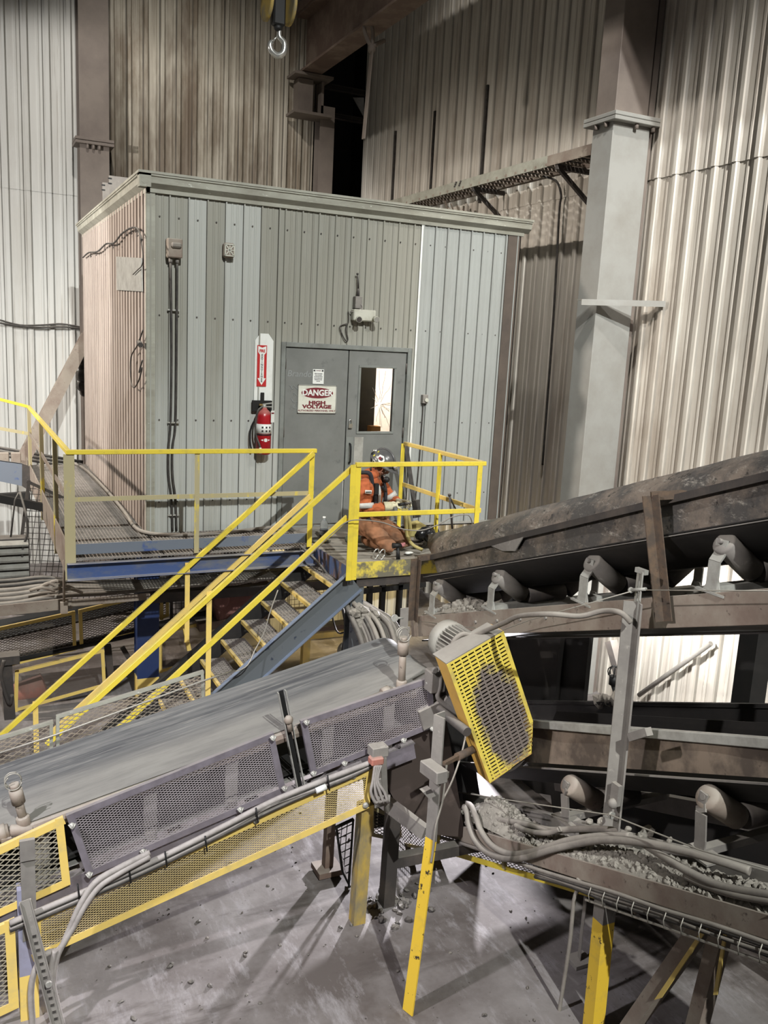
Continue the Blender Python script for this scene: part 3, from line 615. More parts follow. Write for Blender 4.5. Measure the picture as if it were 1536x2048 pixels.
w = MB(); w.slab([ec+V((.06, -.0925, hh*.91)), ec+V((.1, -.0675, hh*.91)), ec+V((.1, -.0675, hh*.94)), ec+V((.06, -.0925, hh*.94))], (0, -.001, 0)); t.part('tag_print', w, M['maroon'], tg)
w = MB(); w.box(ec+V((-.01, .06, hh+.03)), (.24, .02, .13)); w.box(ec+V((-.0, .08, hh+.12)), (.045, .012, .13)); t.part('wall_bracket', w, M['steel_black'], bevel=.004)

# emergency light, antenna
c = aY(727, 631, BY-.06)
t = Thing('emergency_light', 'dusty white emergency light with two lamp heads over the doors', 'emergency light', c-V((0, 0, .08)))
w = MB(); w.box(c, (.29, .1, .135)); t.part('housing', w, M['offwhite'], bevel=.012)
for px_, dx in ((718, -.1), (752, .1)):
    h = aY(px_, 638, BY-.16); ax = V((-.25 if dx < 0 else .05, -1, -.25)).normalized()
    w = MB(); w.lathe(h-ax*.05, ax, [(0, .02), (.03, .032), (.06, .037), (.075, .037)], 18); hd = t.part('lamp_head', w, M['offwhite'])
    w = MB(); w.lathe(h+ax*.0255, ax, [(0, .031), (.004, .031)], 18); t.part('lens', w, M['galv'] if dx > 0 else M['steel_dark'], hd)
    w = MB(); w.tube([V((c.x+dx*1.1, BY-.1, h.z+.02)), h-ax*.05], .014, 6); t.part('swivel', w, M['offwhite'], hd)
w = MB(); w.tube([aY(697, 622, BY-.03), aY(697, 645, BY-.03), aY(690, 648, BY-.03), aY(680, 653, BY-.03), aY(684, 668, BY-.03), aY(692, 682, BY-.03), aY(696, 678, BY-.03), aY(692, 660, BY-.03), aY(694, 648, BY-.03)], .007, 6, 4); t.part('cable', w, M['black_dusty'])
c = aY(715, 605, BY-.05)
t = Thing('radio_antenna', 'whip antenna on a small wall box above the emergency light', 'antenna', c-V((0, 0, .08)))
w = MB(); w.box(c, (.085, .08, .14)); t.part('bracket_box', w, M['steel'], bevel=.004)
w = MB(); tp = aY(715, 548, BY-.06); w.cyl(c+V((0, -.01, .07)), c+V((0, -.01, .16)), .018, .014); w.cyl(c+V((0, -.01, .16)), tp, .011, .007); w.ball(tp, .015, 8, 6); t.part('whip', w, M['steel_dark'])
w = MB(); w.tube([c+V((.03, -.045, -.02)), c+V((.045, -.05, -.06)), c+V((.02, -.05, -.1)), c+V((-.06, -.03, -.11)), aY(701, 624, BY-.04)], .006, 6, 4); t.part('lead', w, M['cable_grey'])
# disconnect box with two conduits
c = aY(348, 497, BY-.07)
t = Thing('isolator_box', 'dusty isolator box with a rotary handle and two black conduits running down', 'switch box', c-V((0, 0, .12)))
w = MB(); w.box(c, (.16, .12, .2)); t.part('housing', w, M['steel_warm'], bevel=.01)
w = MB(); w.box(c+V((.01, -.075, .03)), (.11, .04, .055)); t.part('handle', w, M['hose'], bevel=.015)
w = MB()
for sx in (-.035, .035): w.cyl(c+V((sx, 0, -.1)), c+V((sx, 0, -.15)), .022, n=8)
t.part('glands', w, M['steel'])
for sx, e in ((-1, (344, 1040)), (1, (354, 1040))):
    w = MB(); p = [c+V((sx*.035, 0, -.14)), aY(348+sx*5, 700, BY-.04), aY(346+sx*5, 845, BY-.04), aY(341+sx*4, 895, BY-.04), aY(341+sx*4, 950, BY-.04), aY(347+sx*4, 1000, BY-.04), aY(349+sx*4, 1062, BY-.04)]
    w.tube(p, .013, 8, 5); t.part('conduit', w, M['black_dusty'])
for y_ in (620, 845, 1030): w = MB(); q = aY(347, y_, BY-.04); w.box(q, (.13, .02, .016)); t.part('conduit_clip', w, M['galv'])
c = aY(457, 501, BY-.05)
t = Thing('alarm_horn', 'square alarm horn with a grille high on the electrical room wall', 'alarm', c-V((0, 0, .08)))
w = MB(); w.box(c, (.125, .09, .16)); t.part('housing', w, M['steel_warm'], bevel=.02)
w = MB(); q = c+V((0, -.05, .0))
for sx, sz in ((-1, 1), (1, 1)): w.bar(q+V((-.045*sx, 0, -.055)), q+V((.045*sx, 0, .055)), .012, .01, (0, 1, 0))
w.bar(q+V((0, 0, -.055)), q+V((0, 0, .055)), .008, .01, (0, 1, 0)); w.bar(q+V((-.045, 0, 0)), q+V((.045, 0, 0)), .008, .01)
for a_, b_ in (((-.05, -.06), (.05, -.06)), ((-.05, .06), (.05, .06)), ((-.05, -.06), (-.05, .06)), ((.05, -.06), (.05, .06))): w.bar(q+V((a_[0], 0, a_[1])), q+V((b_[0], 0, b_[1])), .012, .01, (0, 1, 0))
t.part('grille', w, M['offwhite'])
c = aY(849, 798, BY-.04)
t = Thing('push_button_station', 'small grey button box with a cable on the wall right of the doors', 'switch', c-V((0, 0, .08)))
w = MB(); w.box(c, (.075, .06, .11)); t.part('housing', w, M['steel'], bevel=.006)
w = MB(); w.cyl(c+V((0.01, -.03, -.01)), c+V((.01, -.05, -.01)), .025); t.part('button', w, M['offwhite'])
w = MB(); w.tube([c+V((-.02, 0, -.055)), aY(846, 818, BY-.03), aY(843, 860, BY-.03), aY(838, 930, BY-.03), aY(828, 1030, BY-.03)], .008, 6, 4); t.part('cable', w, M['black_dusty'])
# side wall of the room: plate, cable swags
sx = BX0-.06
w = MB(); w.slab([aX(232, 513, sx), aX(282, 516, sx), aX(284, 583, sx), aX(233, 580, sx)], (.012, 0, 0)); tt = Thing('blank_plate', 'square galvanised plate over an opening in the tan side wall', 'plate', aX(258, 583, sx)); tt.part('plate', w, M['galv'])
w = MB(); w.tube([aX(266, 549, sx-.02), aX(275, 540, sx-.02), aX(284, 530, sx-.03), aX(286, 510, sx-.03), aX(280, 470, sx-.03)], .006, 6, 4); tt.part('cable', w, M['black_dusty'])
w = MB(); w.tube([aX(166, 515, sx-.02), aX(178, 505, sx-.03), aX(195, 503, sx-.03), aX(212, 488, sx-.03), aX(228, 486, sx-.03), aX(243, 468, sx-.03), aX(262, 456, sx-.03), aX(275, 458, sx-.03), aX(284, 480, sx-.03)], .011, 6, 5)
for k in range(14):
    p = w.v[40+k*16]; w.tube([p, p+V((0, .02, -.06)), p+V((0, -.05, -.05))], .004, 4, 2)
single('wall_cable', w, M['black_dusty'], 'tattered cable with loose ties sagging across the top of the tan side wall', 'cable')
w = MB(); w.tube([aX(286, 660, sx-.02), aX(275, 690, sx-.03), aX(262, 715, sx-.04), aX(262, 760, sx-.04), aX(268, 775, sx-.04), aX(278, 760, sx-.04), aX(284, 735, sx-.04), aX(278, 745, sx-.04), aX(285, 720, sx-.03)], .008, 6, 5)
w.tube([aX(278, 684, sx-.02), aX(281, 690, sx-.06)], .03, 6)
single('loose_cable', w, M['black_dusty'], 'loose looped cable end hanging low on the tan side wall', 'cable')
# small fixing boards on the roof edge behind the eave
for k, (x_, y_) in enumerate(((238, 365), (224, 378))):
    c = aX(x_, y_, BX0+.3); t = Thing('slotted_plate', ['front', 'rear'][k]+' slotted plate standing on the electrical room roof edge', 'plate', c-V((0, 0, .09)))
    w = MB(); w.box2(c+V((-.14, -.01, BT+.16-c.z)), c+V((.14, .01, .08))); t.part('plate', w, M['steel'])
    w = MB(); w.box(c+V((-.13, -.012, .04)), (.05, .004, .02)); w.box(c+V((-.13, -.012, -.03)), (.05, .004, .02)); t.part('slots', w, M['black'])
# ================================================================ walkway, stairs, landing
def grate(mb, x0, x1, y0, y1, px_=.036, py_=.05, z=0, th=.03):
    n = int((x1-x0)/px_)
    for i in range(n+1): x_ = x0+(x1-x0)*i/n; mb.box2((x_-.0035, y0, z-th), (x_+.0035, y1, z))
    n = int((y1-y0)/py_)
    for i in range(n+1): y_ = y0+(y1-y0)*i/n; mb.box2((x0, y_-.004, z-th*.6), (x1, y_+.004, z-.002))
WX0, WX1, WY = .87, 3.42, 8.82
t = Thing('walkway', 'grated walkway with a blue front channel wrapping the corner of the electrical room', 'walkway', (2.1, 9.3, -.22))
w = MB(); grate(w, WX0+.02, BX0-.04, WY+.02, 15.3); t.part('grating', w, M['grating'])
w = MB(); grate(w, BX0-.04, WX1, WY+.02, BY-.04); t.part('grating', w, M['grating'])
w = MB(); w.prism((WX0-.03, WY-.01, -.115), (WX1, WY-.01, -.115), [(-.0, -.085), (.07, -.085), (.07, -.077), (.008, -.077), (.008, .077), (.07, .077), (.07, .085), (0, .085)], (0, 0, 1))
t.part('front_channel', w, M['blue'], bevel=.003)
w = MB(); w.box2((WX0+.03, WY+.01, .045), (WX1-.02, WY+.02, .15)); t.part('toe_plate', w, M['blue_dusty'])
w = MB(); w.box2((WX0-.012, WY+.03, -.22), (WX0, 15.3, .13)); t.part('side_plate', w, M['steel_warm'])
w = MB()
for y_ in (10.3, 11.8, 13.3, 14.8): w.bar((WX0, y_, -.1), (BX0, y_, -.1), .08, .13)
for x_ in (1.7, 2.6, 3.38): w.bar((x_, WY, -.1), (x_, BY, -.1), .08, .13)
t.part('joists', w, M['steel_dark'])
# guardrail of the walkway
RZ, MZ = 1.065, .6
t = Thing('guardrail', 'yellow guardrail along the front and side of the grated walkway', 'guardrail', (WX0, WY, -.2))
w = MB(); w.bar((WX0-.02, WY-.01, RZ), (WX1-.01, WY-.01, RZ), .045, .045); t.part('top_rail', w, M['yellow'], bevel=.004)
w = MB(); w.bar((WX0, WY, RZ), (WX0, 14.5, RZ-.05), .045, .045); t.part('top_rail', w, M['yellow'], bevel=.004)
w = MB(); w.bar((WX0, WY, MZ), (WX1-.02, WY, MZ), .012, .045); t.part('mid_rail', w, M['yellow_worn'])
w = MB(); w.bar((WX0, WY, MZ), (WX0, 14.5, MZ), .012, .06); t.part('mid_rail', w, M['steel_warm'])
for q, m_ in (((WX0+.005, WY-.015), 'yellow_worn'), ((WX0+.055, WY-.015), 'yellow_worn')):
    w = MB(); w.prism((q[0], q[1], -.2 if q[0] < .9 else -.03), (q[0], q[1], RZ-.02), ang(.05, .008), (0, 1, 0)); t.part('post', w, M[m_])
w = MB(); w.prism((2.14, WY-.015, .0), (2.14, WY-.015, RZ-.02), ang(.05, .008), (0, 1, 0)); t.part('post', w, M['yellow_worn'])
for y_ in (10.24, 12.15, 14.5):
    w = MB(); w.prism((WX0-.02, y_, -.28), (WX0-.02, y_, RZ-.04), ang(.05, .008), (1, 0, 0)); t.part('post', w, M['yellow_worn'])
w = MB(); w.prism((WX1-.03, WY-.02, -.0), (WX1-.03, WY-.02, RZ), ang(.055, .008), (0, 1, 0)); w.bar((WX1-.055, WY+.02, 0), (WX1-.055, WY+.02, RZ), .02, .05); t.part('post', w, M['yellow'])
# branch walkway to the far left
t = Thing('branch_walkway', 'blue channel edge of the branch walkway beyond the diagonal brace', 'walkway', aY(20, 970, 13.5))
a, b, c, d = aY(-60, 913, 14.4), aY(44, 927, 14.4), aY(44, 972, 14.4), aY(-60, 950, 14.4)
w = MB(); w.slab([a, b, c, d], (0, .02, 0)); w.slab([a, b, b+V((0, .06, 0)), a+V((0, .06, 0))], (0, 0, -.01)); t.part('channel', w, M['blue_dusty'])
w = MB(); w.slab([b, aY(62, 934, 14.4), aY(62, 984, 14.4), c], (0, .02, 0)); t.part('splice', w, M['steel_dark'])
w = MB()
for x_ in (8, 32): q = aY(x_, 915, 14.6); w.box(q, (.14, .12, .16))
t.part('junctions', w, M['steel_warm'], bevel=.01)
t = Thing('guardrail', 'short yellow guardrail of the branch walkway beyond the grated walkway', 'guardrail', aY(30, 872, 14.5))
w = MB(); w.bar(aY(-60, 783, 14.5), V((WX0, 14.5, RZ-.05)), .045, .045); t.part('top_rail', w, M['yellow'], bevel=.004)
w = MB(); w.bar(aY(-60, 846, 14.5), V((WX0, 14.5, MZ)), .012, .05); t.part('mid_rail', w, M['yellow_worn'])
# building diagonal brace + wall services behind
w = MB(); w.prism(aY(176, 668, 16.9), aY(38, 935, 15.6), ibeam(.2, .2, .02), (0, 1, 0)); single('diagonal_brace', w, M['steel_warm'], 'dusty diagonal brace leaning from the back wall column to the end of the walkway', 'brace')
w = MB()
for k in range(2): w.tube([aY(0, 640+k*6, 17.5), aY(40, 650+k*2, 17.5), aY(85, 650+k*5, 17.5), aY(125, 648+k*6, 17.5), aY(170, 656+k*2, 17.5)], .018, 6, 5)
single('wall_cable', w, M['black_dusty'], 'pair of cables swagged across the pale back wall', 'cable')
w = MB()
for k in range(3): w.tube([aY(-40, 889+k*7, 16.6), aY(166, 924+k*7, 16.6)], .03, 6)
single('pipe_run', w, M['black_dusty'], 'run of three dark pipes along the back wall behind the walkway end', 'pipes')
t = Thing('pipe_valve_cluster', 'dark valves and fittings against the back wall beside the electrical room corner', 'valve', aY(168, 780, 16.9))
w = MB()
for y_, r_ in ((720, .1), (735, .07), (752, .12), (772, .09), (785, .06)): w.ball(aY(164+random.random()*8, y_, 16.9), r_*1.3, 8, 6)
w.tube([aY(168, 715, 16.9), aY(168, 790, 16.9)], .05, 8); t.part('fittings', w, M['steel_dark'])
# hose along the walkway edge of the room
w = MB(); w.tube([aZ(140, 922, .03), aZ(172, 940, .03), aZ(205, 972, .03), aZ(230, 1000, .03), aZ(252, 1028, .03), aZ(268, 1052, .03), aZ(286, 1063, .03), aZ(320, 1069, .02), aZ(370, 1070, .02), aZ(440, 1066, .02), aZ(520, 1057, .02), aZ(575, 1052, .02)], .022, 8, 6)
single('air_hose', w, M['hose'], 'dust coated hose lying on the walkway grating around the room corner', 'hose')

# stairs
SY0, SY1 = 7.862, 8.885; SL = .2/.2215
t = Thing('staircase', 'steep open staircase with grating treads and slate blue stringers', 'stairs', (2.2, 8.37, FLOOR))
def stz(x_): return -.02 - (3.46-x_)*.826
xb = 3.46-(-FLOOR-.02)/.826
w = MB()
P0, P1 = V((3.5, SY0, -.14)), V((xb+.12, SY0, stz(xb+.12)-.12))
w.prism(P0, P1, [(-.006, -.125), (.0, -.125), (.0, .125), (-.06, .125), (-.06, .117), (-.006, .117)], (0, 0, 1)); w.prism(P0, P1, [(-.06, -.125), (0, -.125), (0, -.117), (-.06, -.117)], (0, 0, 1)); t.part('stringer', w, M['stringer'])
P0.y = P1.y = SY1
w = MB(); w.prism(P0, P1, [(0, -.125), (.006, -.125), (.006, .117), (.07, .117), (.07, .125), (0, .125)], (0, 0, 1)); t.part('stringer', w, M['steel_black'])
for i in range(10):
    z_ = -.2*(i+1); x0 = 3.29-.2215*i
    w = MB(); grate(w, x0+.02, x0+.26, SY0+.02, SY1-.02, .04, .05, z_, .028)
    tr = t.part('tread', w, M['grating'])
    w = MB(); w.box2((x0, SY0+.01, z_-.035), (x0+.03, SY1-.01, z_+.002)); t.part('nosing', w, M['yellow_pale'], tr)
    if i < 9: pass
w = MB(); w.box2((3.44, SY0+.02, -.2), (3.455, SY1+.05, -.005)); t.part('riser_plate', w, M['blue_rust'])
# hand rails
def rail_line(y_, p, q): return aY(p[0], p[1], y_), aY(q[0], q[1], y_)
def handrail(y_, label, top, mid, posts, side):
    t = Thing('stair_handrail', label, 'handrail', (2, y_, -1))
    p, q = rail_line(y_, *top); q = p+(q-p)*1.12
    w = MB(); w.prism(p, q, [(-.022, -.045), (.022, -.045), (.022, -.006), (.018, 0), (.018, .004), (-.022, .004)], (0, 0, 1)); t.part('top_rail', w, M['yellow'], bevel=.003)
    p2, q2 = rail_line(y_, *mid); q2 = p2+(q2-p2)*1.1
    w = MB(); w.bar(p2, q2, .012, .05); w.bar(p2+V((0, .02, .02)), q2+V((0, .02, .02)), .04, .008); t.part('mid_rail', w, M['yellow_pale'] if side else M['yellow'])
    for px_, y0, y1 in posts:
        a, b = aY(px_[0], y0, y_), aY(px_[1], y1, y_); b.x = a.x; b.z = max(b.z, FLOOR)
        w = MB(); w.prism(b, a, ang(.05, .007), (0, 1, 0)); t.part('post', w, M['yellow_pale'])
    return t
handrail(8.77, 'far yellow handrail of the staircase starting at the walkway guardrail', ((625, 903), (0, 1467)), ((620, 993), (155, 1419)), (((380, 372), 1125, 1285), ((76, 72), 1402, 1560)), 1)
handrail(SY0-.05, 'near yellow handrail of the staircase starting at the landing', ((704, 931), (161, 1421)), ((694, 1036), (240, 1455)), (((424, 412), 1182, 1400),), 0)

# landing
LX1, LY0 = 4.86, 7.862
t = Thing('landing', 'dusty plate landing in front of the double doors', 'landing', (4.1, 8.9, -.25))
w = MB()
for k, (a, b) in enumerate(((LY0, 8.18), (8.19, 8.62), (8.63, 9.24), (9.25, BY-.05))): w.box2((3.45, a, -.03-.004*(k % 2)), (LX1, b, -.004*(k % 2)))
t.part('floor_plates', w, M['plank'], bevel=.003)
w = MB(); w.box2((3.5, LY0-.012, -.12), (4.47, LY0, .05)); t.part('toe_plate', w, mat('scuffed yellow toe plate', lin(226, 206, 84), lin(112, 108, 92), (.46, .56), 3.5, off=2, rough=.55))
w = MB(); w.box2((3.47, LY0+.02, -.22), (LX1, LY0+.1, -.035)); w.box2((LX1-.08, LY0, -.22), (LX1, BY, -.035)); w.box2((3.46, LY0+.02, -.3), (3.54, BY, -.035)); t.part('beams', w, M['steel_dark'])
w = MB(); w.prism((3.56, LY0+.1, FLOOR), (3.56, LY0+.1, -.2), ibeam(.14, .14, .01), (0, 1, 0)); t.part('leg', w, M['stringer'])
w = MB(); w.box((3.58, LY0+.08, -.44), (.24, .22, .02)); t.part('bracket', w, M['steel'])
t = Thing('guardrail', 'yellow guardrail around the landing where the worker kneels', 'guardrail', (4.1, LY0, 0))
LYR = 7.72
B, C, D = V((3.44, LYR+.04, RZ)), V((4.86, LYR, RZ)), V((4.79, 9.42, RZ))
def part_bar(nm, p, q, wd, ht, m_, bv=.004):
    w = MB(); w.bar(p, q, wd, ht); return t.part(nm, w, M[m_], bevel=bv)
part_bar('top_rail', B-V((.02, 0, 0)), C+V((.02, 0, 0)), .045, .045, 'yellow'); part_bar('top_rail', C, D, .045, .045, 'yellow_pale')
dz_ = V((0, 0, -.5))
part_bar('mid_rail', B+dz_, C+dz_, .02, .05, 'yellow'); part_bar('mid_rail', C+dz_, D+dz_, .02, .05, 'yellow_pale')
for q, z0 in ((B, -.1), (B+V((.06, .01, 0)), -.1), (C, -.2)):
    w = MB(); w.prism((q.x-.025, q.y-.02, z0), (q.x-.025, q.y-.02, RZ), ang(.055, .008), (0, 1, 0)); t.part('post', w, M['yellow'])
for y_ in (8.55, 9.42): w = MB(); w.prism((C.x+(D.x-C.x)*(y_-LYR)/1.7, y_, 0), (C.x+(D.x-C.x)*(y_-LYR)/1.7, y_, RZ), ang(.05, .008), (0, 1, 0)); t.part('post', w, M['yellow'])
# flat bar leaning behind the right rail and small uprights
w = MB(); w.prism(aY(812, 892, 9.8), aY(832, 1032, 9.6), [(-.03, -.006), (.03, -.006), (.03, .006), (-.03, .006)], (0, 1, 0)); w.prism(aY(832, 1000, 9.6), aY(834, 1035, 9.6), [(-.05, -.01), (.05, -.01), (.05, .01), (-.05, .01)], (0, 1, 0))
single('pry_bar', w, M['black_dusty'], 'black pry bar leaning on the wall behind the landing guardrail', 'pry bar')
w = MB(); w.tube([aY(899, 993, 8.1), aY(905, 1060, 8.1)], .012, 8); w.ball(aY(899, 990, 8.1), .02, 8, 6); w.tube([aY(899, 993, 8.1), aY(914, 1024, 8.3)], .01, 6)
single('rod_stand', w, M['steel_dark'], 'thin grey rod standing up behind the conveyor tail at the landing rail', 'rod')
w = MB(); w.tube([aY(560, 1166, 7.76), aY(600, 1128, 7.76), aY(640, 1090, 7.74), aY(668, 1064, 7.72), aY(702, 1041, 7.68), aY(760, 1044, 7.68), aY(800, 1057, 7.66), aY(840, 1061, 7.66), aY(875, 1050, 7.66), aY(905, 1034, 7.66), aY(935, 1030, 7.66), aY(944, 1045, 7.7), aY(943, 1062, 7.75)], .006, 6, 6)
single('air_line', w, M['hose'], 'thin tan air line looped along the landing mid rail', 'hose')
w = MB(); w.tube([aY(556, 1180, 7.75), aY(540, 1225, 7.75), aY(528, 1265, 7.75), aY(510, 1300, 7.75), aY(490, 1335, 7.7), aY(440, 1350, 7.6), aY(405, 1362, 7.4)], .006, 5, 5)
single('tie_wire', w, M['wire'], 'thin wire hanging across the stair treads from the near handrail', 'wire')
w = MB(); w.tube([aY(700, 1068, 7.7), aY(712, 1105, 7.75)], .004, 5)
# blue support column below the room
t = Thing('support_column', 'blue support column with a yellow foot under the walkway', 'column', (1.88, 10.42, FLOOR), kind='thing')
zc = aY(290, 1350, 10.42).z
w = MB(); w.prism((1.9, 10.42, zc), (1.9, 10.42, -.25), [(-.13, -.11), (.13, -.11), (.13, -.095), (.12, -.095), (.12, .095), (.13, .095), (.13, .11), (-.13, .11)], (0, 1, 0)); t.part('upper_shaft', w, mat('deep blue column', lin(36, 54, 98), lin(50, 64, 98), (.45, .7), 4, rough=.5))
w = MB(); w.prism((1.9, 10.42, FLOOR), (1.9, 10.42, zc), [(-.13, -.11), (.13, -.11), (.13, .11), (-.13, .11)], (0, 1, 0)); t.part('foot', w, M['yellow_pale'])

# ---------------------------------------------------------------- under and behind the walkway
t = Thing('cable_tray', 'dust covered cable tray full of cables running under the walkway', 'cable tray', (1, 9.9, -1))
a, b = aY(-60, 1232, 9.9), aY(700, 1152, 10.4)
w = MB(); w.bar(aY(-60, 1228, 9.8), aY(144, 1206, 9.8), .02, .12); w.bar(aY(140, 1207, 9.82), aY(300, 1192, 9.82), .02, .08); t.part('side_rail', w, M['steel_warm'])
for k in range(6):
    w = MB(); j = k*.05; dzk = k*9
    w.tube([aY(-60, 1212-dzk, 9.9+j), aY(30, 1206-dzk, 9.9+j), aY(85, 1196-dzk*.9, 9.9+j), aY(140, 1192-dzk*.7+random.uniform(-3, 3), 9.9+j), aY(220, 1186-dzk*.5, 9.95+j), aY(320, 1176-dzk*.3, 10+j), aY(430, 1166-dzk*.3, 10+j), aY(620, 1150-dzk*.2, 10.1+j)], .028, 6, 4); t.part('cable', w, M['hose'] if k < 4 else M['black_dusty'])
w = MB()
for k in range(5): a = aY(60+k*14, 1180+random.uniform(-8, 8), 9.75); w.tube([a, a+V((.12, -.03, random.uniform(.02, .08))), a+V((.25, 0, -.02))], .02, 6, 3)
t.part('cable_tails', w, M['steel_warm'])
w = MB(); w.tube([aY(128, 1120, 9.3), aY(128, 1225, 9.3)], .012, 6); w.box(aY(128, 1215, 9.3), (.07, .05, .12)); single('hanger_rod', w, M['steel_warm'], 'threaded hanger rod dropping from the walkway corner', 'rod')
w = MB(); w.bar(aY(150, 1180, 10.8), aY(760, 1128, 10.8), .2, .1); single('floor_beam', w, M['steel_dark'], 'dark flat beam tight under the electrical room floor', 'beam', kind='thing')
w = MB(); w.bar(aY(290, 1196, 10.2), aY(700, 1165, 10.2), .1, .12); single('floor_beam', w, M['steel_dark'], 'dark beam crossing behind the stairs just above the blue column', 'beam', kind='thing')
# louvred heater hung by chains
c = aY(20, 1118, 11.2)
t = Thing('louvred_unit', 'grey louvred heater unit hanging below the branch walkway', 'heater', c-V((0, 0, .25)))
w = MB(); w.box(c+V((-.15, .12, 0)), (.75, .2, .5)); t.part('housing', w, M['steel_dark'], bevel=.01)
for k in range(5):
    w = MB(); w.box(c+V((-.15, -.01, -.19+.095*k)), (.72, .09, .03), rot=Matrix.Rotation(.5, 3, 'X')); t.part('louvre', w, M['galv'])
w = MB(); w.tube([c+V((.02, .1, .25)), aY(30, 1000, 11.4), aY(38, 985, 11.4)], .012, 6); t.part('hanger', w, M['black_dusty'])
w = MB(); w.tube([aY(40, 985, 11.4), aY(52, 1030, 11.2), aY(55, 1065, 11.2), aY(46, 1095, 11.2), aY(44, 1120, 11.2)], .016, 6, 5); t.part('cable', w, M['black_dusty'])
w = MB(); w.bar(aY(-60, 985, 12), aY(90, 1015, 12), .1, .1); single('hanger_beam', w, M['steel_black'], 'black hanger beam below the branch walkway carrying the heater', 'beam', kind='thing')
w = MB(); w.bar(aY(-60, 1000, 13), aY(60, 992, 13), .12, .12); single('cross_beam', w, M['steel_black'], 'black cross beam just behind the heater hanger beam', 'beam', kind='thing')
# wire fence panels
M['wire_grid'] = gridmat('welded wire', lin(70, 64, 60), .075, .12)
def sheet(name, cs, mat_, label, cat, group=None, frame_=None, fw=.04, ft=.025, parts=None, fmat=None):
    """framed mesh panel from its four corners TL, TR, BR, BL"""
    TL, TR, BR, BL = [V(p) for p in cs]; org = (TL+TR+BR+BL)/4
    t = Thing(name, label, cat, V((org.x, org.y, min(p.z for p in cs))), group)
    w = MB(); W_ = (TR-TL).length; H_ = (BL-TL).length; sk = (BL-TL).dot((TR-TL).normalized())
    w.quad(TL, TR, BR, BL, [(0, H_), (W_, H_), (W_+((BR-BL).length-W_), 0), (0, 0)]); t.part('mesh', w, mat_)
    if fmat:
        nn = (TR-TL).cross(BL-TL).normalized(); nn = nn if nn.dot(EYE-org) > 0 else -nn
        def fb(p, q, inner):
            d = (q-p).normalized(); s = d.cross(nn); s = s if s.dot(inner-p) > 0 else -s
            w = MB(); w.slab([p, q, q+s*fw, p+s*fw], nn*.006); w.slab([p, q, q-nn*ft, p-nn*ft], s*.006); t.part('frame_bar', w, fmat)
        for k, (p, q) in enumerate(((TL, TR), (TR, BR), (BR, BL), (BL, TL))): fb(p+nn*(.0015*(k % 2)), q+nn*(.0015*(k % 2)), org)
    return t
Y_ = 12.2
sheet('wire_fence_panel', [aY(55, 960, Y_), aY(320, 1080, Y_), aY(320, 1230, Y_), aY(20, 1230, Y_)], M['wire_grid'], 'welded wire fence panel below the grated walkway corner', 'fence', fmat=M['steel_dark'])
sheet('wire_fence_panel', [aY(340, 1120, 11.6), aY(720, 1100, 11.6), aY(700, 1210, 11.6), aY(340, 1240, 11.6)], M['wire_grid'], 'welded wire fence panel behind the upper stair treads', 'fence', fmat=M['steel_dark'])
# conveyor behind, with yellow guards
M['mesh_yellow'] = meshmat('yellow expanded metal', lin(228, 204, 142), .036, .017, .25, lin(200, 180, 136))
M['mesh_dark'] = meshmat('dark expanded metal', lin(70, 62, 56), .06, .03, .26, lin(96, 84, 66))
M['mesh_grey'] = meshmat('grey expanded metal', lin(150, 142, 146), .036, .017, .3, lin(120, 112, 114))
M['mesh_big'] = meshmat('pale expanded metal', lin(170, 162, 142), .075, .036, .22, lin(150, 144, 132))
M['mesh_far'] = meshmat('taupe expanded metal', lin(150, 138, 122), .075, .036, .24, lin(130, 122, 112))
YB_ = 10.55
G = 'yellow guards of the dark conveyor'
sheet('mesh_guard', [aY(-40, 1263, YB_), aY(150, 1222, YB_), aY(153, 1300, YB_), aY(-40, 1347, YB_)], M['mesh_dark'], 'upper yellow framed guard of the dark conveyor nearer the grey sensor post', 'guard panel', G, fmat=M['yellow_pale'])
sheet('mesh_guard', [aY(157, 1220, YB_), aY(275, 1192, YB_), aY(275, 1268, YB_), aY(160, 1298, YB_)], M['mesh_dark'], 'upper yellow framed guard of the dark conveyor beside the blue column', 'guard panel', G, fmat=M['yellow_pale'])
xp = N('scratched clear sheet'); xp.b.inputs['Base Color'].default_value = lin(120, 106, 98); xp.b.inputs['Alpha'].default_value = .35; xp.b.inputs['Roughness'].default_value = .3
t = sheet('clear_guard', [aY(30, 1342, YB_), aY(208, 1298, YB_), aY(212, 1372, YB_), aY(28, 1424, YB_)], xp.m, 'clear guard in a yellow frame with a red roller behind it', 'guard panel', fmat=M['yellow_pale'])
t = sheet('clear_guard', [aY(318, 1262, YB_), aY(420, 1242, YB_), aY(420, 1318, YB_), aY(318, 1346, YB_)], xp.m, 'clear guard in a yellow frame between the blue column and the stairs', 'guard panel', fmat=M['yellow_pale'])
t = Thing('guarded_conveyor', 'dark conveyor with a dark frame passing under the electrical room', 'conveyor', (1.2, 11, -2))
w = MB(); w.bar(aY(-60, 1340, YB_+.08), aY(440, 1222, YB_+.08), .05, .09); w.tube([aY(20, 1322, YB_+.0), aY(160, 1293, YB_), aY(275, 1268, YB_)], .03, 6); t.part('frame', w, M['steel_black'])
w = MB(); w.slab([aY(-60, 1290, YB_+.2), aY(440, 1180, YB_+.2), aY(440, 1160, YB_+1.1), aY(-60, 1250, YB_+1.1)], (0, 0, -.02)); t.part('belt', w, M['black'])
w = MB(); w.bar(aY(245, 1295, YB_+.3), aY(275, 1345, YB_+.3), .06); w.bar(aY(215, 1290, YB_+.3), aY(222, 1360, YB_+.3), .08); t.part('leg', w, M['steel_dark'])
w = MB(); w.tube([aY(30, 1395, YB_+.5), aY(90, 1370, YB_+.5)], .16, 10); t.part('roller', w, M['salmon'])
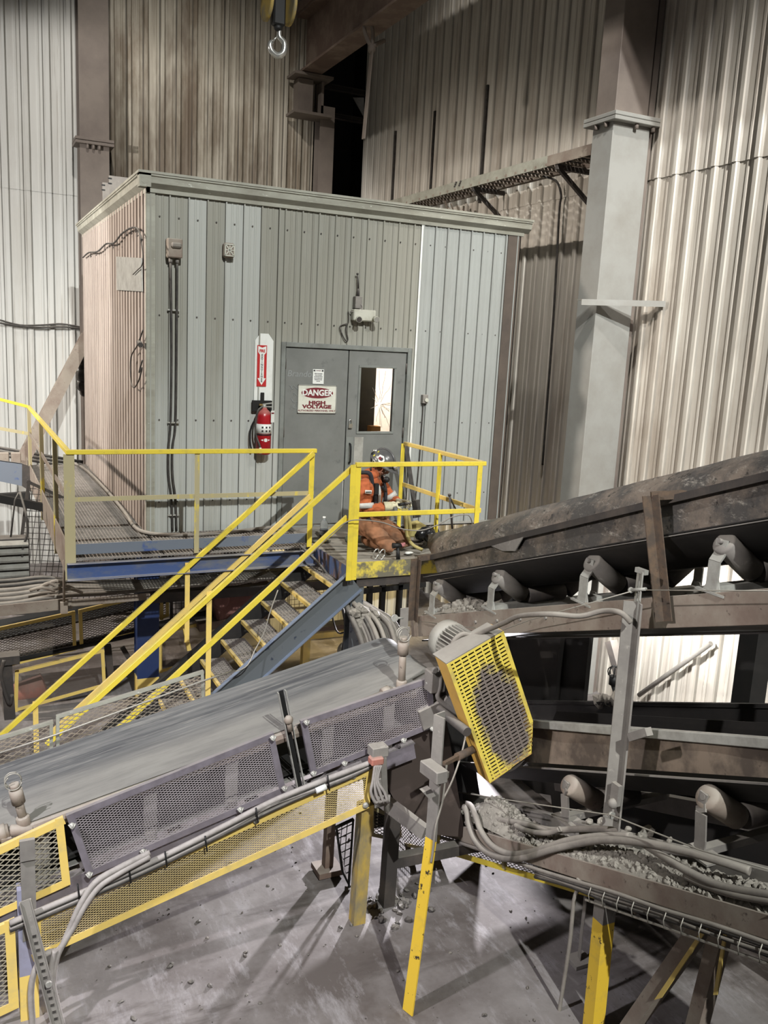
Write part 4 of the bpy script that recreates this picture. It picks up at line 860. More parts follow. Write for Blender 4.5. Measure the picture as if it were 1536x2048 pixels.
w = MB(); w.bar(aY(12, 1318, YB_-.15), aY(22, 1470, YB_-.15), .12); w.box(aY(18, 1316, YB_-.15), (.22, .2, .1)); w.tube([aY(8, 1320, YB_-.25), aY(2, 1350, YB_-.25), aY(12, 1390, YB_-.25), aY(20, 1408, YB_-.25), aY(24, 1390, YB_-.25)], .022, 6, 4)
t.part('sensor_post', w, M['steel_dark'])
# machinery glimpsed between the stair rails
t = Thing('gearbox', 'dusty maroon gearbox seen between the two stair handrails', 'gearbox', aY(470, 1210, 10.4)-V((0, 0, .1)))
c = aY(468, 1200, 10.6)
w = MB(); w.box(c, (.6, .4, .32), rot=Matrix.Rotation(-.22, 3, 'Y')); w.cyl(c+V((-.25, -.1, .1)), c+V((-.25, -.3, .1)), .12); w.box(c+V((.35, 0, .1)), (.3, .3, .2)); t.part('housing', w, M['dull_red'], bevel=.03)
w = MB(); w.box(c+V((0, 0, -.22)), (1.0, .4, .1), rot=Matrix.Rotation(-.1, 3, 'Y')); t.part('base', w, M['steel_brown'])
sheet('mesh_guard', [aY(320, 1195, YB_+.2), aY(338, 1190, YB_+.2), aY(338, 1232, YB_+.2), aY(320, 1240, YB_+.2)], M['mesh_dark'], 'narrow yellow framed guard tight against the blue column', 'guard panel', fmat=M['yellow_pale'])
t = Thing('steel_trestle', 'yellow and brown steel trestle behind the lower stairs', 'trestle', (2.9, 9.8, -2.0))
w = MB(); w.bar(aY(618, 1272, 9.6), aY(726, 1262, 9.6), .06, .07); t.part('crossbar', w, M['yellow_pale'])
w = MB(); w.bar(aY(612, 1275, 9.6), aY(607, 1370, 9.6), .09); t.part('upright', w, M['yellow_pale'])
w = MB(); w.bar(aY(366, 1240, 10.2), aY(378, 1300, 10.2), .05); t.part('upright', w, M['yellow_pale'])
w = MB(); w.bar(aY(575, 1268, 10), aY(740, 1248, 10), .2, .14); w.tube([aY(640, 1390, 9.8), aY(655, 1345, 9.8), aY(690, 1330, 9.8), aY(720, 1350, 9.8), aY(735, 1390, 9.8)], .12, 8, 4); t.part('beam', w, M['steel_brown'])
w = MB(); w.lathe(aY(694, 1302, 8.6), (0, -1, 0), [(-.05, .1), (.05, .1)], 20); t.part('wheel', w, M['offwhite'])
# dusty cable bundle falling from the landing to the conveyor
t = Thing('cable_bundle', 'cascade of dust covered cables falling from under the landing to the conveyor head', 'cables', aY(740, 1300, 7.4))
for k in range(13):
    o = k*9.0; j = random.uniform(-.08, .08)
    w = MB(); w.tube([aY(672+o*.35, 1190+o*.05, 8.1+j), aY(690+o*.55, 1208+o*.1, 7.9+j), aY(705+o*.75, 1240+o*.02, 7.7+j), aY(722+o*.72, 1280-o*.1, 7.55+j), aY(733+o*.68, 1330-o*.2, 7.4+j)], .024+.012*random.random(), 7, 5)
    t.part('cable', w, M['hose'] if k % 4 else M['black_dusty'])
w = MB()
for k in range(26): w.rock(aY(700+random.random()*55, 1212+random.random()*40, 7.72), .035+.04*random.random())
t.part('dust_lumps', w, M['rock'], kind='stuff')
w = MB(); w.tube([aY(600, 1090, 8.7), aY(655, 1150, 8.4), aY(690, 1240, 8.2), aY(680, 1330, 8.2)], .016, 6, 5); w.tube([aY(655, 1180, 8.6), aY(672, 1260, 8.5), aY(696, 1262, 8.3), aY(712, 1258, 8.2)], .01, 6, 5)
single('hanging_cable', w, M['black_dusty'], 'black cable hanging behind the stair stringer', 'cable')
# ================================================================ near conveyor (runs along the stairs, rising to its head on the right)
def zM(x): return -1.0 + .2206*x
SLM = math.atan(.2206); NY0, NY1 = 5.60, 6.54
M['belt'] = beltmat('dusty streaked belt', lin(120, 120, 118), lin(80, 81, 83), lin(150, 148, 142), 0, (0, SLM, 0))
M['belt_dark'] = mat('dark belt cover', lin(36, 34, 33), lin(52, 48, 46), (.45, .7), 3, rough=.7)
NC = Thing('conveyor', 'wide belt conveyor with a bare dusty streaked belt rising beside the stairs', 'conveyor', (1.6, 6.1, FLOOR))
w = MB(); path = []; HX = 3.16; HR = .2
dirx = V((math.cos(SLM), 0, math.sin(SLM))); nrm = V((-math.sin(SLM), 0, math.cos(SLM)))
top0 = V((-1.2, 0, zM(-1.2))); top1 = V((HX, 0, zM(HX))); cen = top1 - nrm*HR
path.append(top0); path += [top0+(top1-top0)*k/24 for k in range(1, 25)]
for k in range(1, 13): a = math.pi/2-math.pi*k/13; path.append(cen+(dirx*math.cos(a)+nrm*math.sin(a))*HR)
path += [cen-nrm*HR, cen-nrm*HR-dirx*.5-nrm*.02, top0-nrm*.42]
NV = 9
for p in path:
    for j in range(NV):
        y_ = NY0+(NY1-NY0)*j/(NV-1); e = abs(2*j/(NV-1)-1); w.v.append(V((p.x, y_, p.z+(.02*e*e if p is not cen else 0))))
for i in range(len(path)-1):
    for j in range(NV-1): w.face((i*NV+j, i*NV+j+1, (i+1)*NV+j+1, (i+1)*NV+j), True)
NC.part('belt', w, M['belt'])
w = MB(); P, Q = V((-1.2, (NY0+NY1)/2, zM(-1.2)-.36)), V((2.9, (NY0+NY1)/2, zM(2.9)-.36)); w.bar(P, Q, NY1-NY0-.04, .01); NC.part('shade_pan', w, M['steel_black'])  # black pan added to darken the inside seen through the guards
w = MB(); w.cyl(V((cen.x, NY0-.03, cen.z)), V((cen.x, NY1+.03, cen.z)), HR-.012, n=28); w.cyl(V((cen.x, NY0-.55, cen.z)), V((cen.x, NY1+.25, cen.z)), .035); NC.part('head_pulley', w, M['steel_dark'])
for y_, m_ in ((NY0-.05, 'steel'), (NY1+.05, 'steel_dark')):
    w = MB(); P, Q = V((-1.2, y_, zM(-1.2)-.52)), V((3.05, y_, zM(3.05)-.52)); w.bar(P, Q, .02, .13); s_ = .03 if y_ < 6 else -.03; w.bar(P+V((0, s_, .06)), Q+V((0, s_, .06)), .07, .012); w.bar(P+V((0, s_, -.06)), Q+V((0, s_, -.06)), .07, .012)
    NC.part('frame_channel', w, M['guard_frame'] if y_ < 6 else M[m_])
w = MB(); P, Q = V((-1.2, NY0-.0, zM(-1.2)-.03)), V((2.95, NY0-.0, zM(2.95)-.03)); w.prism(P, Q, [(-.02, -.035), (.02, -.035), (.03, .0), (.02, .03), (-.02, .04), (-.04, .01)], (0, 0, 1)); NC.part('belt_edge_ledge', w, M['steel_warm'])
for k, x_ in enumerate((.35, 1.05, 1.62, 2.35, 2.85)):
    w = MB(); z_ = zM(x_)
    for y_ in (NY0+.03, NY1-.03): w.prism((x_, y_, z_-.46), (x_, y_, z_-.08), [(-.045, -.008), (.045, -.008), (.045, .008), (-.045, .008)], (0, 1, 0))
    w.bar((x_, NY0, z_-.42), (x_, NY1, z_-.42), .06); idl = NC.part('idler', w, M['steel'])
    w = MB(); w.cyl((x_, NY0+.05, z_-.09), (x_, NY1-.05, z_-.09), .06); NC.part('roller', w, M['steel'], idl)
    w = MB(); w.cyl((x_+.2, NY0+.05, z_-.5), (x_+.2, NY1-.05, z_-.5), .05); NC.part('return_roller', w, M['steel_warm'])
w = MB()
for x_, y_ in ((2.64, NY0-.06),): w.bar(aY(731, 1606, y_), aZ(714, 1842, FLOOR), .1); 
NC.part('leg', w, M['yellow_dirty_dim'])
a, b = aZ(654, 1745, FLOOR), aZ(773, 1808, FLOOR)
w = MB(); w.bar(a, V((a.x+.02, a.y, -.9)), .075); w.box(a+V((0, 0, .04)), (.22, .2, .05)); NC.part('leg', w, M['steel_brown'])
w = MB(); w.bar(b, V((b.x+.02, b.y, -.9)), .1); NC.part('leg', w, M['steel_dark'])
q = aZ(792, 1768, -1.85); w = MB(); w.bar(b+V((0, 0, .38)), b+V((1.1, -.1, .42)), .09); NC.part('leg_brace', w, M['steel_dark'])
# left leg, grey post and tray at the lower left corner
a = aY(50, 1690, 5.46); 
w = MB(); w.prism(V((a.x-.03, 5.44, -1.66)), V((a.x-.03, 5.44, a.z)), [(0, 0), (-.085, 0), (-.085, .06), (-.077, .06), (-.077, .008), (-.008, .008), (-.008, .06), (0, .06)], (0, 1, 0)); w.box(V((a.x+.012, 5.435, a.z-.02)), (.09, .03, .14)); pst = NC.part('corner_post', w, M['steel'])
w = MB(); w.bar(V((a.x, 5.5, FLOOR)), V((a.x, 5.5, -1.92)), .115, .1); NC.part('leg', w, M['yellow_pale'])
w = MB(); w.bar(V((a.x, 5.5, -1.92)), V((a.x, 5.5, -1.3)), .112, .1); NC.part('leg_upper', w, mat('lavender grey paint', lin(150, 150, 172), lin(134, 132, 146), (.45, .7), 4, rough=.6))
# head chute between the conveyors
w = MB(); w.slab([(2.62, NY0+.02, -.72), (3.35, NY0+.02, -.62), (3.62, NY0+.02, -1.75), (3.1, NY0+.02, -1.6)], (0, .02, 0)); w.slab([(2.62, NY0+.02, -.72), (3.1, NY0+.02, -1.6), (3.1, NY1, -1.6), (2.62, NY1, -.72)], (.02, 0, -.02)); w.slab([(2.7, NY1, -.7), (3.5, NY1, -.5), (3.7, NY1, -1.75), (3.1, NY1, -1.6)], (0, .02, 0))
NC.part('head_chute', w, M['chute'])
w = MB(); w.slab([(2.75, 6.0, -.55), (4.0, 6.45, -.75), (4.3, 6.45, -2.0), (2.9, 6.0, -1.75)], (0, .02, 0)); NC.part('shade_slab', w, M['steel_black'])  # black slab added to darken the gap behind the chute
w = MB(); w.bar(aY(752, 1590, 5.5), aY(850, 1665, 5.1), .05, .11); NC.part('chute_brace', w, M['steel'])
w = MB(); w.bar(aY(840, 1440, 5.5), aY(930, 1395, 5.5), .06, .16); NC.part('head_bracket', w, M['steel'])

# guard panels along the conveyor
GY = 5.5
M['mesh_p'] = meshmat('violet grey expanded metal', lin(170, 162, 166), .038, .018, .26, lin(140, 132, 136))
def clips(t, pts):
    for x_, y_ in pts:
        w = MB(); c = aY(x_, y_, GY-.03); w.lathe(c, (0, -1, 0), [(0, .02), (.012, .02), (.014, .008), (.03, .008)], 8); w.tube([c+V((-.022, -.01, .012)), c+V((0, -.026, -.012)), c+V((.022, -.01, .012))], .006, 5, 3); t.part('wing_bolt', w, M['galv'])
t = sheet('mesh_guard', [aY(132, 1631, GY), aY(547, 1465, GY), aY(572, 1583, GY), aY(175, 1755, GY)], M['mesh_p'], 'longest grey framed mesh guard on the side of the near conveyor', 'guard panel', fmat=M['guard_frame'], fw=.045)
clips(t, ((144, 1650), (286, 1702), (480, 1618), (545, 1475), (568, 1576), (178, 1748)))
t = sheet('mesh_guard', [aY(601, 1442, GY), aY(863, 1354, GY), aY(869, 1453, GY), aY(623, 1553, GY)], M['mesh_p'], 'grey framed mesh guard nearest the drive end of the near conveyor', 'guard panel', fmat=M['guard_frame'], fw=.045)
clips(t, ((612, 1444), (626, 1546), (688, 1526), (806, 1480), (864, 1457), (856, 1366)))
GY = 5.43
t = sheet('mesh_guard', [aY(65, 1835, GY), aY(746, 1533, GY), aY(738, 1615, GY), aY(67, 1922, GY)], M['mesh_yellow'], 'long yellow framed mesh guard below the near conveyor', 'guard panel', fmat=M['yellow_pale'], fw=.05)
for x_, y_ in ((120, 1814), (512, 1640), (707, 1551), (731, 1610)): w = MB(); c = aY(x_, y_, GY-.01); w.lathe(c, (0, -1, 0), [(0, .025), (.01, .025), (.02, .012)], 10); t.part('bolt', w, M['galv'])
sheet('mesh_guard', [aY(-40, 1712, 5.5), aY(126, 1634, 5.5), aY(141, 1768, 5.5), aY(-40, 1850, 5.5)], M['mesh_big'], 'yellow framed guard of coarse mesh just under the wired spray nozzle', 'guard panel', fmat=M['yellow_pale'], fw=.05)
sheet('mesh_guard', [aY(-60, 1878, 5.45), aY(29, 1838, 5.45), aY(38, 2014, 5.45), aY(-60, 2060, 5.45)], M['mesh_big'], 'lowest yellow framed guard of coarse mesh beside the slanting slotted tray', 'guard panel', fmat=M['yellow_pale'], fw=.06)
FY = 6.62
t = sheet('mesh_guard', [aY(112, 1432, FY), aY(407, 1341, FY), aY(410, 1420, FY), aY(112, 1540, FY)], M['mesh_far'], 'long taupe mesh guard on the far side of the near conveyor by the stair foot', 'guard panel', fmat=M['trim'], fw=.025)
t = sheet('mesh_guard', [aY(-60, 1492, FY), aY(106, 1441, FY), aY(106, 1540, FY), aY(-60, 1600, FY)], M['mesh_far'], 'short taupe mesh guard on the far side of the near conveyor past the stair foot', 'guard panel', fmat=M['trim'], fw=.025)
w = MB(); w.tube([aY(-20, 1512, FY-.05), aY(110, 1470, FY-.05), aY(405, 1362, FY-.05), aY(470, 1341, FY+.2)], .007, 6); single('pull_rope', w, M['wire'], 'pull rope stretched along the far mesh guards of the near conveyor', 'cord')

# stands and spray pipes over the belt
t = Thing('cord_stand', 'slotted angle stand rising between the two grey mesh guards', 'stand', aY(605, 1592, 5.52))
w = MB(); a, b = aY(604, 1592, 5.52), aY(562, 1383, 5.52)
w.prism(a, b, [(-.035, -.02), (-.028, -.02), (-.028, .015), (-.035, .015)], (0, 1, 0)); w.prism(a, b, [(.02, -.02), (.027, -.02), (.027, .015), (.02, .015)], (0, 1, 0)); t.part('angle', w, M['galv'])
w = MB(); w.prism(a, b, [(-.02, .01), (.012, .01), (.012, .016), (-.02, .016)], (0, 1, 0)); t.part('slot_strip', w, M['black'])
w = MB(); c = aY(577, 1440, 5.5); w.ball(c, .035, 8, 6); w.tube([c, aY(580, 1462, 5.5)], .02, 6); t.part('clamp', w, M['steel_warm'])
def spray(label, px_, nozzle, elbow, pipe_to, hd, side):
    t = Thing('spray_pipe', label, 'pipe', aY(elbow[0], elbow[1], 5.6))
    e, n_ = aY(elbow[0], elbow[1], 5.62), aY(nozzle[0], nozzle[1], 5.62)
    w = MB(); w.cyl(e, n_, .028, n=12); t.part('riser', w, M['steel_warm'])
    w = MB(); d = (n_-e).normalized(); w.cyl(n_-d*.05, n_+d*.05, .042, n=12); w.cyl(n_+d*.05, n_+d*.09, .03); t.part('coupling', w, M['steel_warm'])
    w = MB()
    for k in range(4):
        a = k*1.1; p = n_+d*.11; w.tube([p+V((.05*math.cos(a+i*.8), .03*math.sin(a*2), .05*math.sin(a+i*.8))) for i in range(6)], .004, 4, 3)
    t.part('tie_wire', w, M['wire'])
    q = e+V((-.09, -.02, -.03)); w = MB(); w.cyl(e-d*.05, e+d*.05, .045, n=8); w.cyl(e+V((.05, -.03, -.05)), q, .042, n=8); w.box(e+V((.075, -.045, -.06)), (.05, .06, .045), .4); t.part('tee_fitting', w, M['steel_warm'], bevel=.008)
    w = MB(); dq = V((math.cos(SLM), 0, math.sin(SLM))); w.lathe(q-dq*.05, dq, [(-.03, .036), (-.028, .055), (.03, .062), (.032, .05), (.05, .05)], 12); w.box(q+V((-.02, -.05, -.03)), (.06, .03, .03)); t.part('hose_clamp', w, M['steel_warm'])
    w = MB(); r_ = aY(pipe_to[0], pipe_to[1], 5.62); w.cyl(q, r_, .036, n=12); t.part('feed_pipe', w, M['steel_warm'])
    return t
spray('dusty spray pipe with a wired nozzle above the coarse yellow mesh guards', 0, (34, 1592), (48, 1645), (-60, 1702), 0, 1)
t = spray('dusty spray pipe with a wired nozzle standing near the head of the near belt', 0, (806, 1296), (803, 1372), (560, 1470), 0, 1)
w = MB(); a, b = aY(806, 1292, 6.0), aY(809, 1216, 6.0); w.prism(a, b, [(-.035, -.006), (.035, -.006), (.035, .006), (-.035, .006)], (0, 1, 0)); w.prism(a, (a+b)/2, [(-.05, -.012), (.05, -.012), (.05, .0), (-.05, .0)], (0, 1, 0)); single('slotted_bracket', w, M['steel'], 'grey slotted bracket standing behind the head of the near belt', 'bracket')
w = MB(); c = aY(789, 1236, 6.0); w.lathe(c, (0, 1, 0), [(-.01, .03), (.01, .03)], 14); w.tube([c, aY(806, 1236, 6.0)], .01, 6); single('eye_bolt', w, M['galv'], 'eye bolt sticking out of the slotted bracket', 'bolt')
# cables strung on the near conveyor
t = Thing('cable_run', 'dusty grey cables tied along the underside of the near conveyor', 'cables', aY(400, 1680, 5.4))
for k in range(4):
    w = MB(); o = k*5-4
    w.tube([aY(742, 1527+o*.6, 5.4), aY(690, 1548+o, 5.4), aY(620, 1575+o, 5.39), aY(540, 1608+o+random.uniform(-4, 4), 5.39), aY(450, 1655+o, 5.38), aY(360, 1700+o, 5.38), aY(280, 1738+o, 5.38), aY(150, 1795+o, 5.4), aY(20, 1850+o, 5.4)], .016 if k else .02, 7, 5); t.part('cable', w, M['cable_grey'] if k in (0, 2) else M['black_dusty'])
for x_, y_ in ((655, 1563), (512, 1628), (410, 1684), (330, 1715), (258, 1748), (155, 1780)): w = MB(); a = aY(x_, y_-12, 5.36); w.tube([a, aY(x_+4, y_+18, 5.36)], .006, 5); t.part('cable_tie', w, M['black'])
w = MB(); w.cyl(aY(632, 1582, 5.36), aY(652, 1573, 5.36), .022, n=10); t.part('connector', w, M['white'])
t = Thing('drop_cables', 'pale cables curving down over the end of the long yellow guard', 'cables', aY(100, 1950, 5.3))
for k, pts in enumerate((((300, 1705), (235, 1737), (190, 1765), (160, 1810), (140, 1855), (120, 1897), (92, 1908), (70, 1940), (62, 1985), (66, 2050), (70, 2090)), ((300, 1712), (240, 1745), (200, 1772), (172, 1808), (148, 1852), (122, 1896), (110, 1930), (106, 1975), (112, 2020), (124, 2060)), ((110, 1900), (104, 1930), (104, 1960), (112, 2000), (125, 2050)))):
    w = MB(); w.tube([aY(x_, y_, 5.34-.01*k) for x_, y_ in pts], .02, 8, 5); t.part('cable', w, M['cable_grey'])
t = Thing('ladder_tray', 'narrow slotted cable tray slanting down to the floor', 'cable tray', aY(90, 1950, 5.3))
a, b = aY(50, 1800, 5.36), aY(122, 2075, 5.2)
w = MB(); w.prism(a, b, [(-.036, 0), (.036, 0), (.036, .03), (.028, .03), (.028, .008), (-.028, .008), (-.028, .03), (-.036, .03)], (0, -1, 0)); t.part('tray', w, M['steel'])
w = MB()
for k in range(14): p = a+(b-a)*(.25+.05*k); w.box(p+V((0, -.012, 0)), (.022, .006, .02))
t.part('slot_pattern', w, M['black_dusty'])
w = MB(); w.lathe(aY(97, 1966, 5.2), (0, -1, 0), [(0, .02), (.02, .02)], 10); t.part('bolt', w, M['galv'])
# switch box and wires at the right end of the yellow guard
t = Thing('pull_cord_switch', 'small switch with a faded red casing and a tangle of grey wires', 'switch', aY(752, 1530, 5.35))
w = MB(); w.box(aY(752, 1520, 5.36), (.1, .08, .06)); t.part('casing', w, M['salmon'], bevel=.01)
w = MB(); w.box(aY(756, 1500, 5.4), (.13, .1, .08)); w.bar(aY(764, 1490, 5.38), aY(768, 1600, 5.38), .05); w.slab([aY(746, 1560, 5.36), aY(770, 1556, 5.36), aY(770, 1612, 5.36), aY(750, 1618, 5.36)], (0, .01, 0)); t.part('bracket', w, M['steel'], bevel=.005)
for k in range(4): w = MB(); w.tube([aY(750+k*4, 1530, 5.33), aY(746+k*3, 1560, 5.32), aY(742+k*9, 1585, 5.32), aY(752+k*8, 1605, 5.33), aY(760+k*6, 1590, 5.34)], .012, 6, 5); t.part('wire', w, M['cable_grey'])
# hanging welded mesh under the conveyor
t = sheet('hanging_mesh', [aY(672, 1655, 6.0), aY(708, 1638, 6.0), aY(699, 1775, 6.0), aY(684, 1745, 6.0)], gridmat('hung wire mesh', lin(52, 48, 50), .05, .16), 'loose black welded mesh hanging beside the yellow leg of the near conveyor', 'mesh', fmat=M['steel_black'], fw=.012)

# ---------------------------------------------------------------- drive: motor and guard
t = Thing('electric_motor', 'grey finned electric motor at the head of the near conveyor', 'motor', aY(905, 1300, 5.5)-V((0, 0, .15)))
mc = aY(908, 1288, 5.6); fa = V((.06, -1, -.02)).normalized(); mr = .148
w = MB(); w.lathe(mc-fa*.16, fa, [(0, mr*.75), (.012, mr*.97), (.03, mr*1.06), (.13, mr*1.08), (.135, mr*.9)], 32); t.part('fan_cowl', w, M['motor'])
w = MB(); w.lathe(mc-fa*.03, fa, [(0, mr*.78), (.36, mr*.78), (.37, mr*.7), (.42, mr*.5)], 32); bd = t.part('body', w, M['steel_dark'])  # dark body colour stands in for shade between the fins
w = MB(); sd, u_ = frame(fa)
for k in range(30):
    an = 6.2832*k/30; d_ = sd*math.cos(an)+u_*math.sin(an); tg_ = u_*math.cos(an)-sd*math.sin(an)
    w.slab([mc-fa*.025+d_*mr*.76, mc+fa*.32+d_*mr*.76, mc+fa*.32+d_*mr*1.03, mc-fa*.025+d_*mr*1.03], tg_*.009)
t.part('cooling_fins', w, M['motor'], bd)
w = MB(); w.box(mc+fa*.1+V((-.13, -.02, -.05)), (.06, .14, .12)); t.part('terminal_box', w, M['motor'], bevel=.01)
w = MB(); w.box(mc+fa*.12+V((-.08, -.06, .085)), (.05, .1, .03), rot=Matrix.Rotation(-.6, 3, 'Y')); t.part('name_plate', w, M['galv'])
w = MB(); w.box(mc-fa*.09+V((-.1, -.02, .085)), (.03, .06, .025), rot=Matrix.Rotation(-.7, 3, 'Y')); t.part('decal', w, M['tape_orange'])
w = MB(); w.box(mc+fa*.28+V((-.02, 0, -.15)), (.3, .3, .04), rot=Matrix.Rotation(.5, 3, 'Y')); w.bar(mc+V((-.1, -.1, -.12)), aY(905, 1400, 5.4), .05, .09); w.bar(aY(888, 1400, 5.4), aY(935, 1430, 5.35), .04, .07); t.part('mounting_base', w, M['steel'])
w = MB(); w.box(aY(870, 1360, 5.45), (.13, .12, .17)); w.lathe(aY(868, 1340, 5.38), (0, -1, 0), [(0, .03), (.02, .03)], 12); t.part('gear_case', w, M['steel'], bevel=.015)
w = MB(); w.tube([aY(903, 1318, 5.3), aY(906, 1285, 5.3), aY(925, 1268, 5.28), aY(948, 1270, 5.25), aY(980, 1258, 5.1), aY(1010, 1245, 4.9), aY(1040, 1232, 4.7), aY(1100, 1228, 4.4), aY(1160, 1232, 4.3), aY(1205, 1222, 4.2), aY(1240, 1225, 4.05), aY(1262, 1245, 4.0)], .018, 8, 6); t.part('power_cable', w, M['hose'])
w = MB(); w.tube([aY(883, 1330, 5.4), aY(880, 1370, 5.4), aY(876, 1395, 5.4), aY(898, 1415, 5.38), aY(925, 1432, 5.36)], .02, 8, 5); t.part('conduit', w, M['steel'])
t = Thing('drive_guard', 'large tilted yellow slotted guard covering the conveyor drive', 'guard', aY(980, 1567, 5.1))
GF, GB = 5.08, 5.25
c5 = [aY(893, 1329, GF), aY(1007, 1262, GF), aY(1066, 1443, GF), aY(1064, 1508, GF), aY(980, 1567, GF)]
O_ = c5[0]; ux = (c5[1]-c5[0]).normalized(); vx = V((0, 1, 0)).cross(ux); vx = vx if vx.z > 0 else -vx
M['guard_yellow'] = slotmat('slotted yellow plate', lin(226, 204, 90), .0605, .0315, .8, .36, ((0, .03, 10), (1, -1.115, -.02)))
loc2 = [((p-O_).dot(ux), (p-O_).dot(vx)) for p in c5]
w = MB(); b = len(w.v); w.v += c5; w.uv[0] = [(u, v) for u, v in loc2]; w.face(range(5))
t.part('slotted_plate', w, M['guard_yellow'])
w = MB(); dB = V((0, GB-GF, 0))
w.slab([c5[0], c5[4], c5[4]+dB, c5[0]+dB], ux*.006); w.slab([c5[4], c5[3], c5[3]+dB, c5[4]+dB], vx*.006); w.slab([c5[1], c5[2], c5[2]+dB, c5[1]+dB], -ux*.006); w.slab([c5[2], c5[3], c5[3]+dB, c5[2]+dB], -ux*.006)
t.part('side_plate', w, mat('ochre yellow edge', lin(214, 170, 84), lin(190, 150, 80), (.45, .7), 5, dust=.3, rough=.55))
w = MB(); e0, e1 = c5[0], c5[0]+(c5[1]-c5[0])*.98; w.slab([e0, e1, e1+dB*1.2, e0+dB*1.2], vx*.008); t.part('top_plate', w, M['steel'])
w = MB(); sr = (c5[0]-c5[4]).normalized(); w.slab([c5[0], c5[0]+ux*.028, c5[4]+ux*.028+sr*.03, c5[4]], (0, -.004, 0)); w.slab([c5[1], c5[1]-ux*.03, c5[2]-ux*.03, c5[2]], (0, -.003, 0)); t.part('plain_border', w, mat('worn yellow border', lin(226, 204, 90), lin(170, 152, 100), (.5, .7), 4, rough=.5))
w = MB(); w.slab([p+V((0, .11, 0))+((c5[0]+c5[3])/2-p)*.06 for p in c5], (0, .005, 0)); t.part('back_plate', w, M['steel_black'])
w = MB(); w.lathe(O_+ux*.26-vx*.95+V((0, .08, 0)), (0, -1, 0), [(0, .2), (.03, .2)], 28); w.lathe(O_+ux*.25-vx*.28+V((0, .08, 0)), (0, -1, 0), [(0, .1), (.03, .1)], 28); t.part('sheaves', w, M['steel_dark'])
w = MB(); w.bar(aY(888, 1528, 5.0), aY(916, 1513, 5.05), .028); w.cyl(aY(914, 1514, 5.05), aY(950, 1497, 5.15), .03, n=10); t.part('torque_arm', w, M['rust'])

# ================================================================ upper conveyor on the right
def zU(y_): return -.365 + (7.23-y_)*.349
UX0, UX1, UYE = 4.0, 5.05, .7
UC = Thing('conveyor', 'belt conveyor with black scarred skirting starting beside the kneeling worker', 'conveyor', (4.5, 5, FLOOR))
def along(fn, x_, dz, y0, y1): return V((x_, y0, fn(y0)+dz)), V((x_, y1, fn(y1)+dz))
for x_, s_ in ((UX0-.03, 1), (UX1+.03, -1)):
    w = MB(); P, Q = along(zU, x_, -.1, 7.45, UYE); w.bar(P, Q, .012, .2); o = V((s_*.04, 0, 0))
    w.bar(P+o+V((0, 0, .096)), Q+o+V((0, 0, .096)), .08, .01); w.bar(P+o-V((0, 0, .096)), Q+o-V((0, 0, .096)), .08, .01); UC.part('side_channel', w, M['steel_warm'], bevel=.003)
w = MB()
for k in range(7): y_ = 6.9-k*.33; p = V((UX0-.03, y_, zU(y_)-.09)); w.cyl(p, p+V((-.02, 0, 0)), .014, n=6)
UC.part('bolts', w, M['steel'])
w = MB(); cs = [(UX0-.01, .42), (UX0+.03, .385), (UX0+.30, .2), (UX0+.73, .2), (UX1-.03, .385), (UX1+.01, .42)]
for y_ in (7.3, UYE):
    for x_, dz in cs: w.v.append(V((x_, y_, zU(y_)+dz)))
    for x_, dz in cs: w.v.append(V((x_, y_, zU(y_)+dz-.014)))
n = len(cs)
for i in range(n-1): w.face((i, i+1, 2*n+i+1, 2*n+i), True); w.face((n+i, n+i+1, 3*n+i+1, 3*n+i), True)
w.face((0, n, 3*n, 2*n)); w.face((n-1, 2*n-1, 4*n-1, 3*n-1))
UC.part('belt', w, M['belt_dark'])
w = MB(); a, b = along(zU, (UX0+UX1)/2, -.26, 7.4, UYE); w.bar(a, b, .9, .014); UC.part('return_belt', w, M['belt_dark'])
w = MB(); P, Q = along(zU, UX0, .405, 7.3, UYE); w.bar(P, Q, .02, .012); UC.part('belt_edge', w, M['steel'])
xs = N('scarred skirting'); c = xs.mix(xs.ramp(xs.noise((1, 1, 1), 2.6, 6, .7), .42, .6), lin(74, 71, 69), lin(120, 109, 99))
c = xs.mix(xs.ramp(xs.noise((1, 1, 1), 9, 6, .75, 4), .56, .66), c, lin(34, 33, 33)); c = xs.mix(xs.math('MULTIPLY', xs.ramp(xs.noise((1, .5, 1.4), 9, 9, .9, 11), .54, .64), .8), c, lin(168, 162, 152))
xs.fin(c, .5, bump=.3, bsc=12); M['skirt'] = xs.m
def pline(pts, X, n=40, ext=1.62):
    a, b = aX(pts[0], pts[1], X), aX(pts[2], pts[3], X); return [a+(b-a)*(ext*k/n) for k in range(n+1)]
top = pline((857, 1070, 1536, 899), 4.27); led = pline((868, 1117, 1536, 956), 4.08); bot = pline((880, 1160, 1536, 1045), 4.05)
for i, p in enumerate(top): p.z += .022*noise.noise(V((p.y*1.6, 3, 0)))+.012*noise.noise(V((p.y*5, 9, 0))); 
cr = [V((p.x+.18, p.y, p.z+.03)) for p in top]; fr = [V((4.85, p.y, p.z-.05)) for p in top]
def strips(rows, sm=True):
    w = MB(); n = len(rows[0])
    for r_ in rows: w.v += r_
    for j in range(len(rows)-1):
        for i in range(n-1): w.face((j*n+i, j*n+i+1, (j+1)*n+i+1, (j+1)*n+i), sm)
    return w
mid1 = [(a*.5+b*.5)+V((-.045, 0, .01+.008*noise.noise(V((a.y*3, 0, 0))))) for a, b in zip(top, led)]
w = strips([led, mid1, top, cr, fr]); n = len(led); w.face((0, n, 2*n, 3*n, 4*n)); UC.part('upper_skirt', w, M['skirt'])
mid2 = [(a*.5+b*.5)+V((.02*noise.noise(V((a.y*2, 5, 0))), 0, 0)) for a, b in zip(led, bot)]
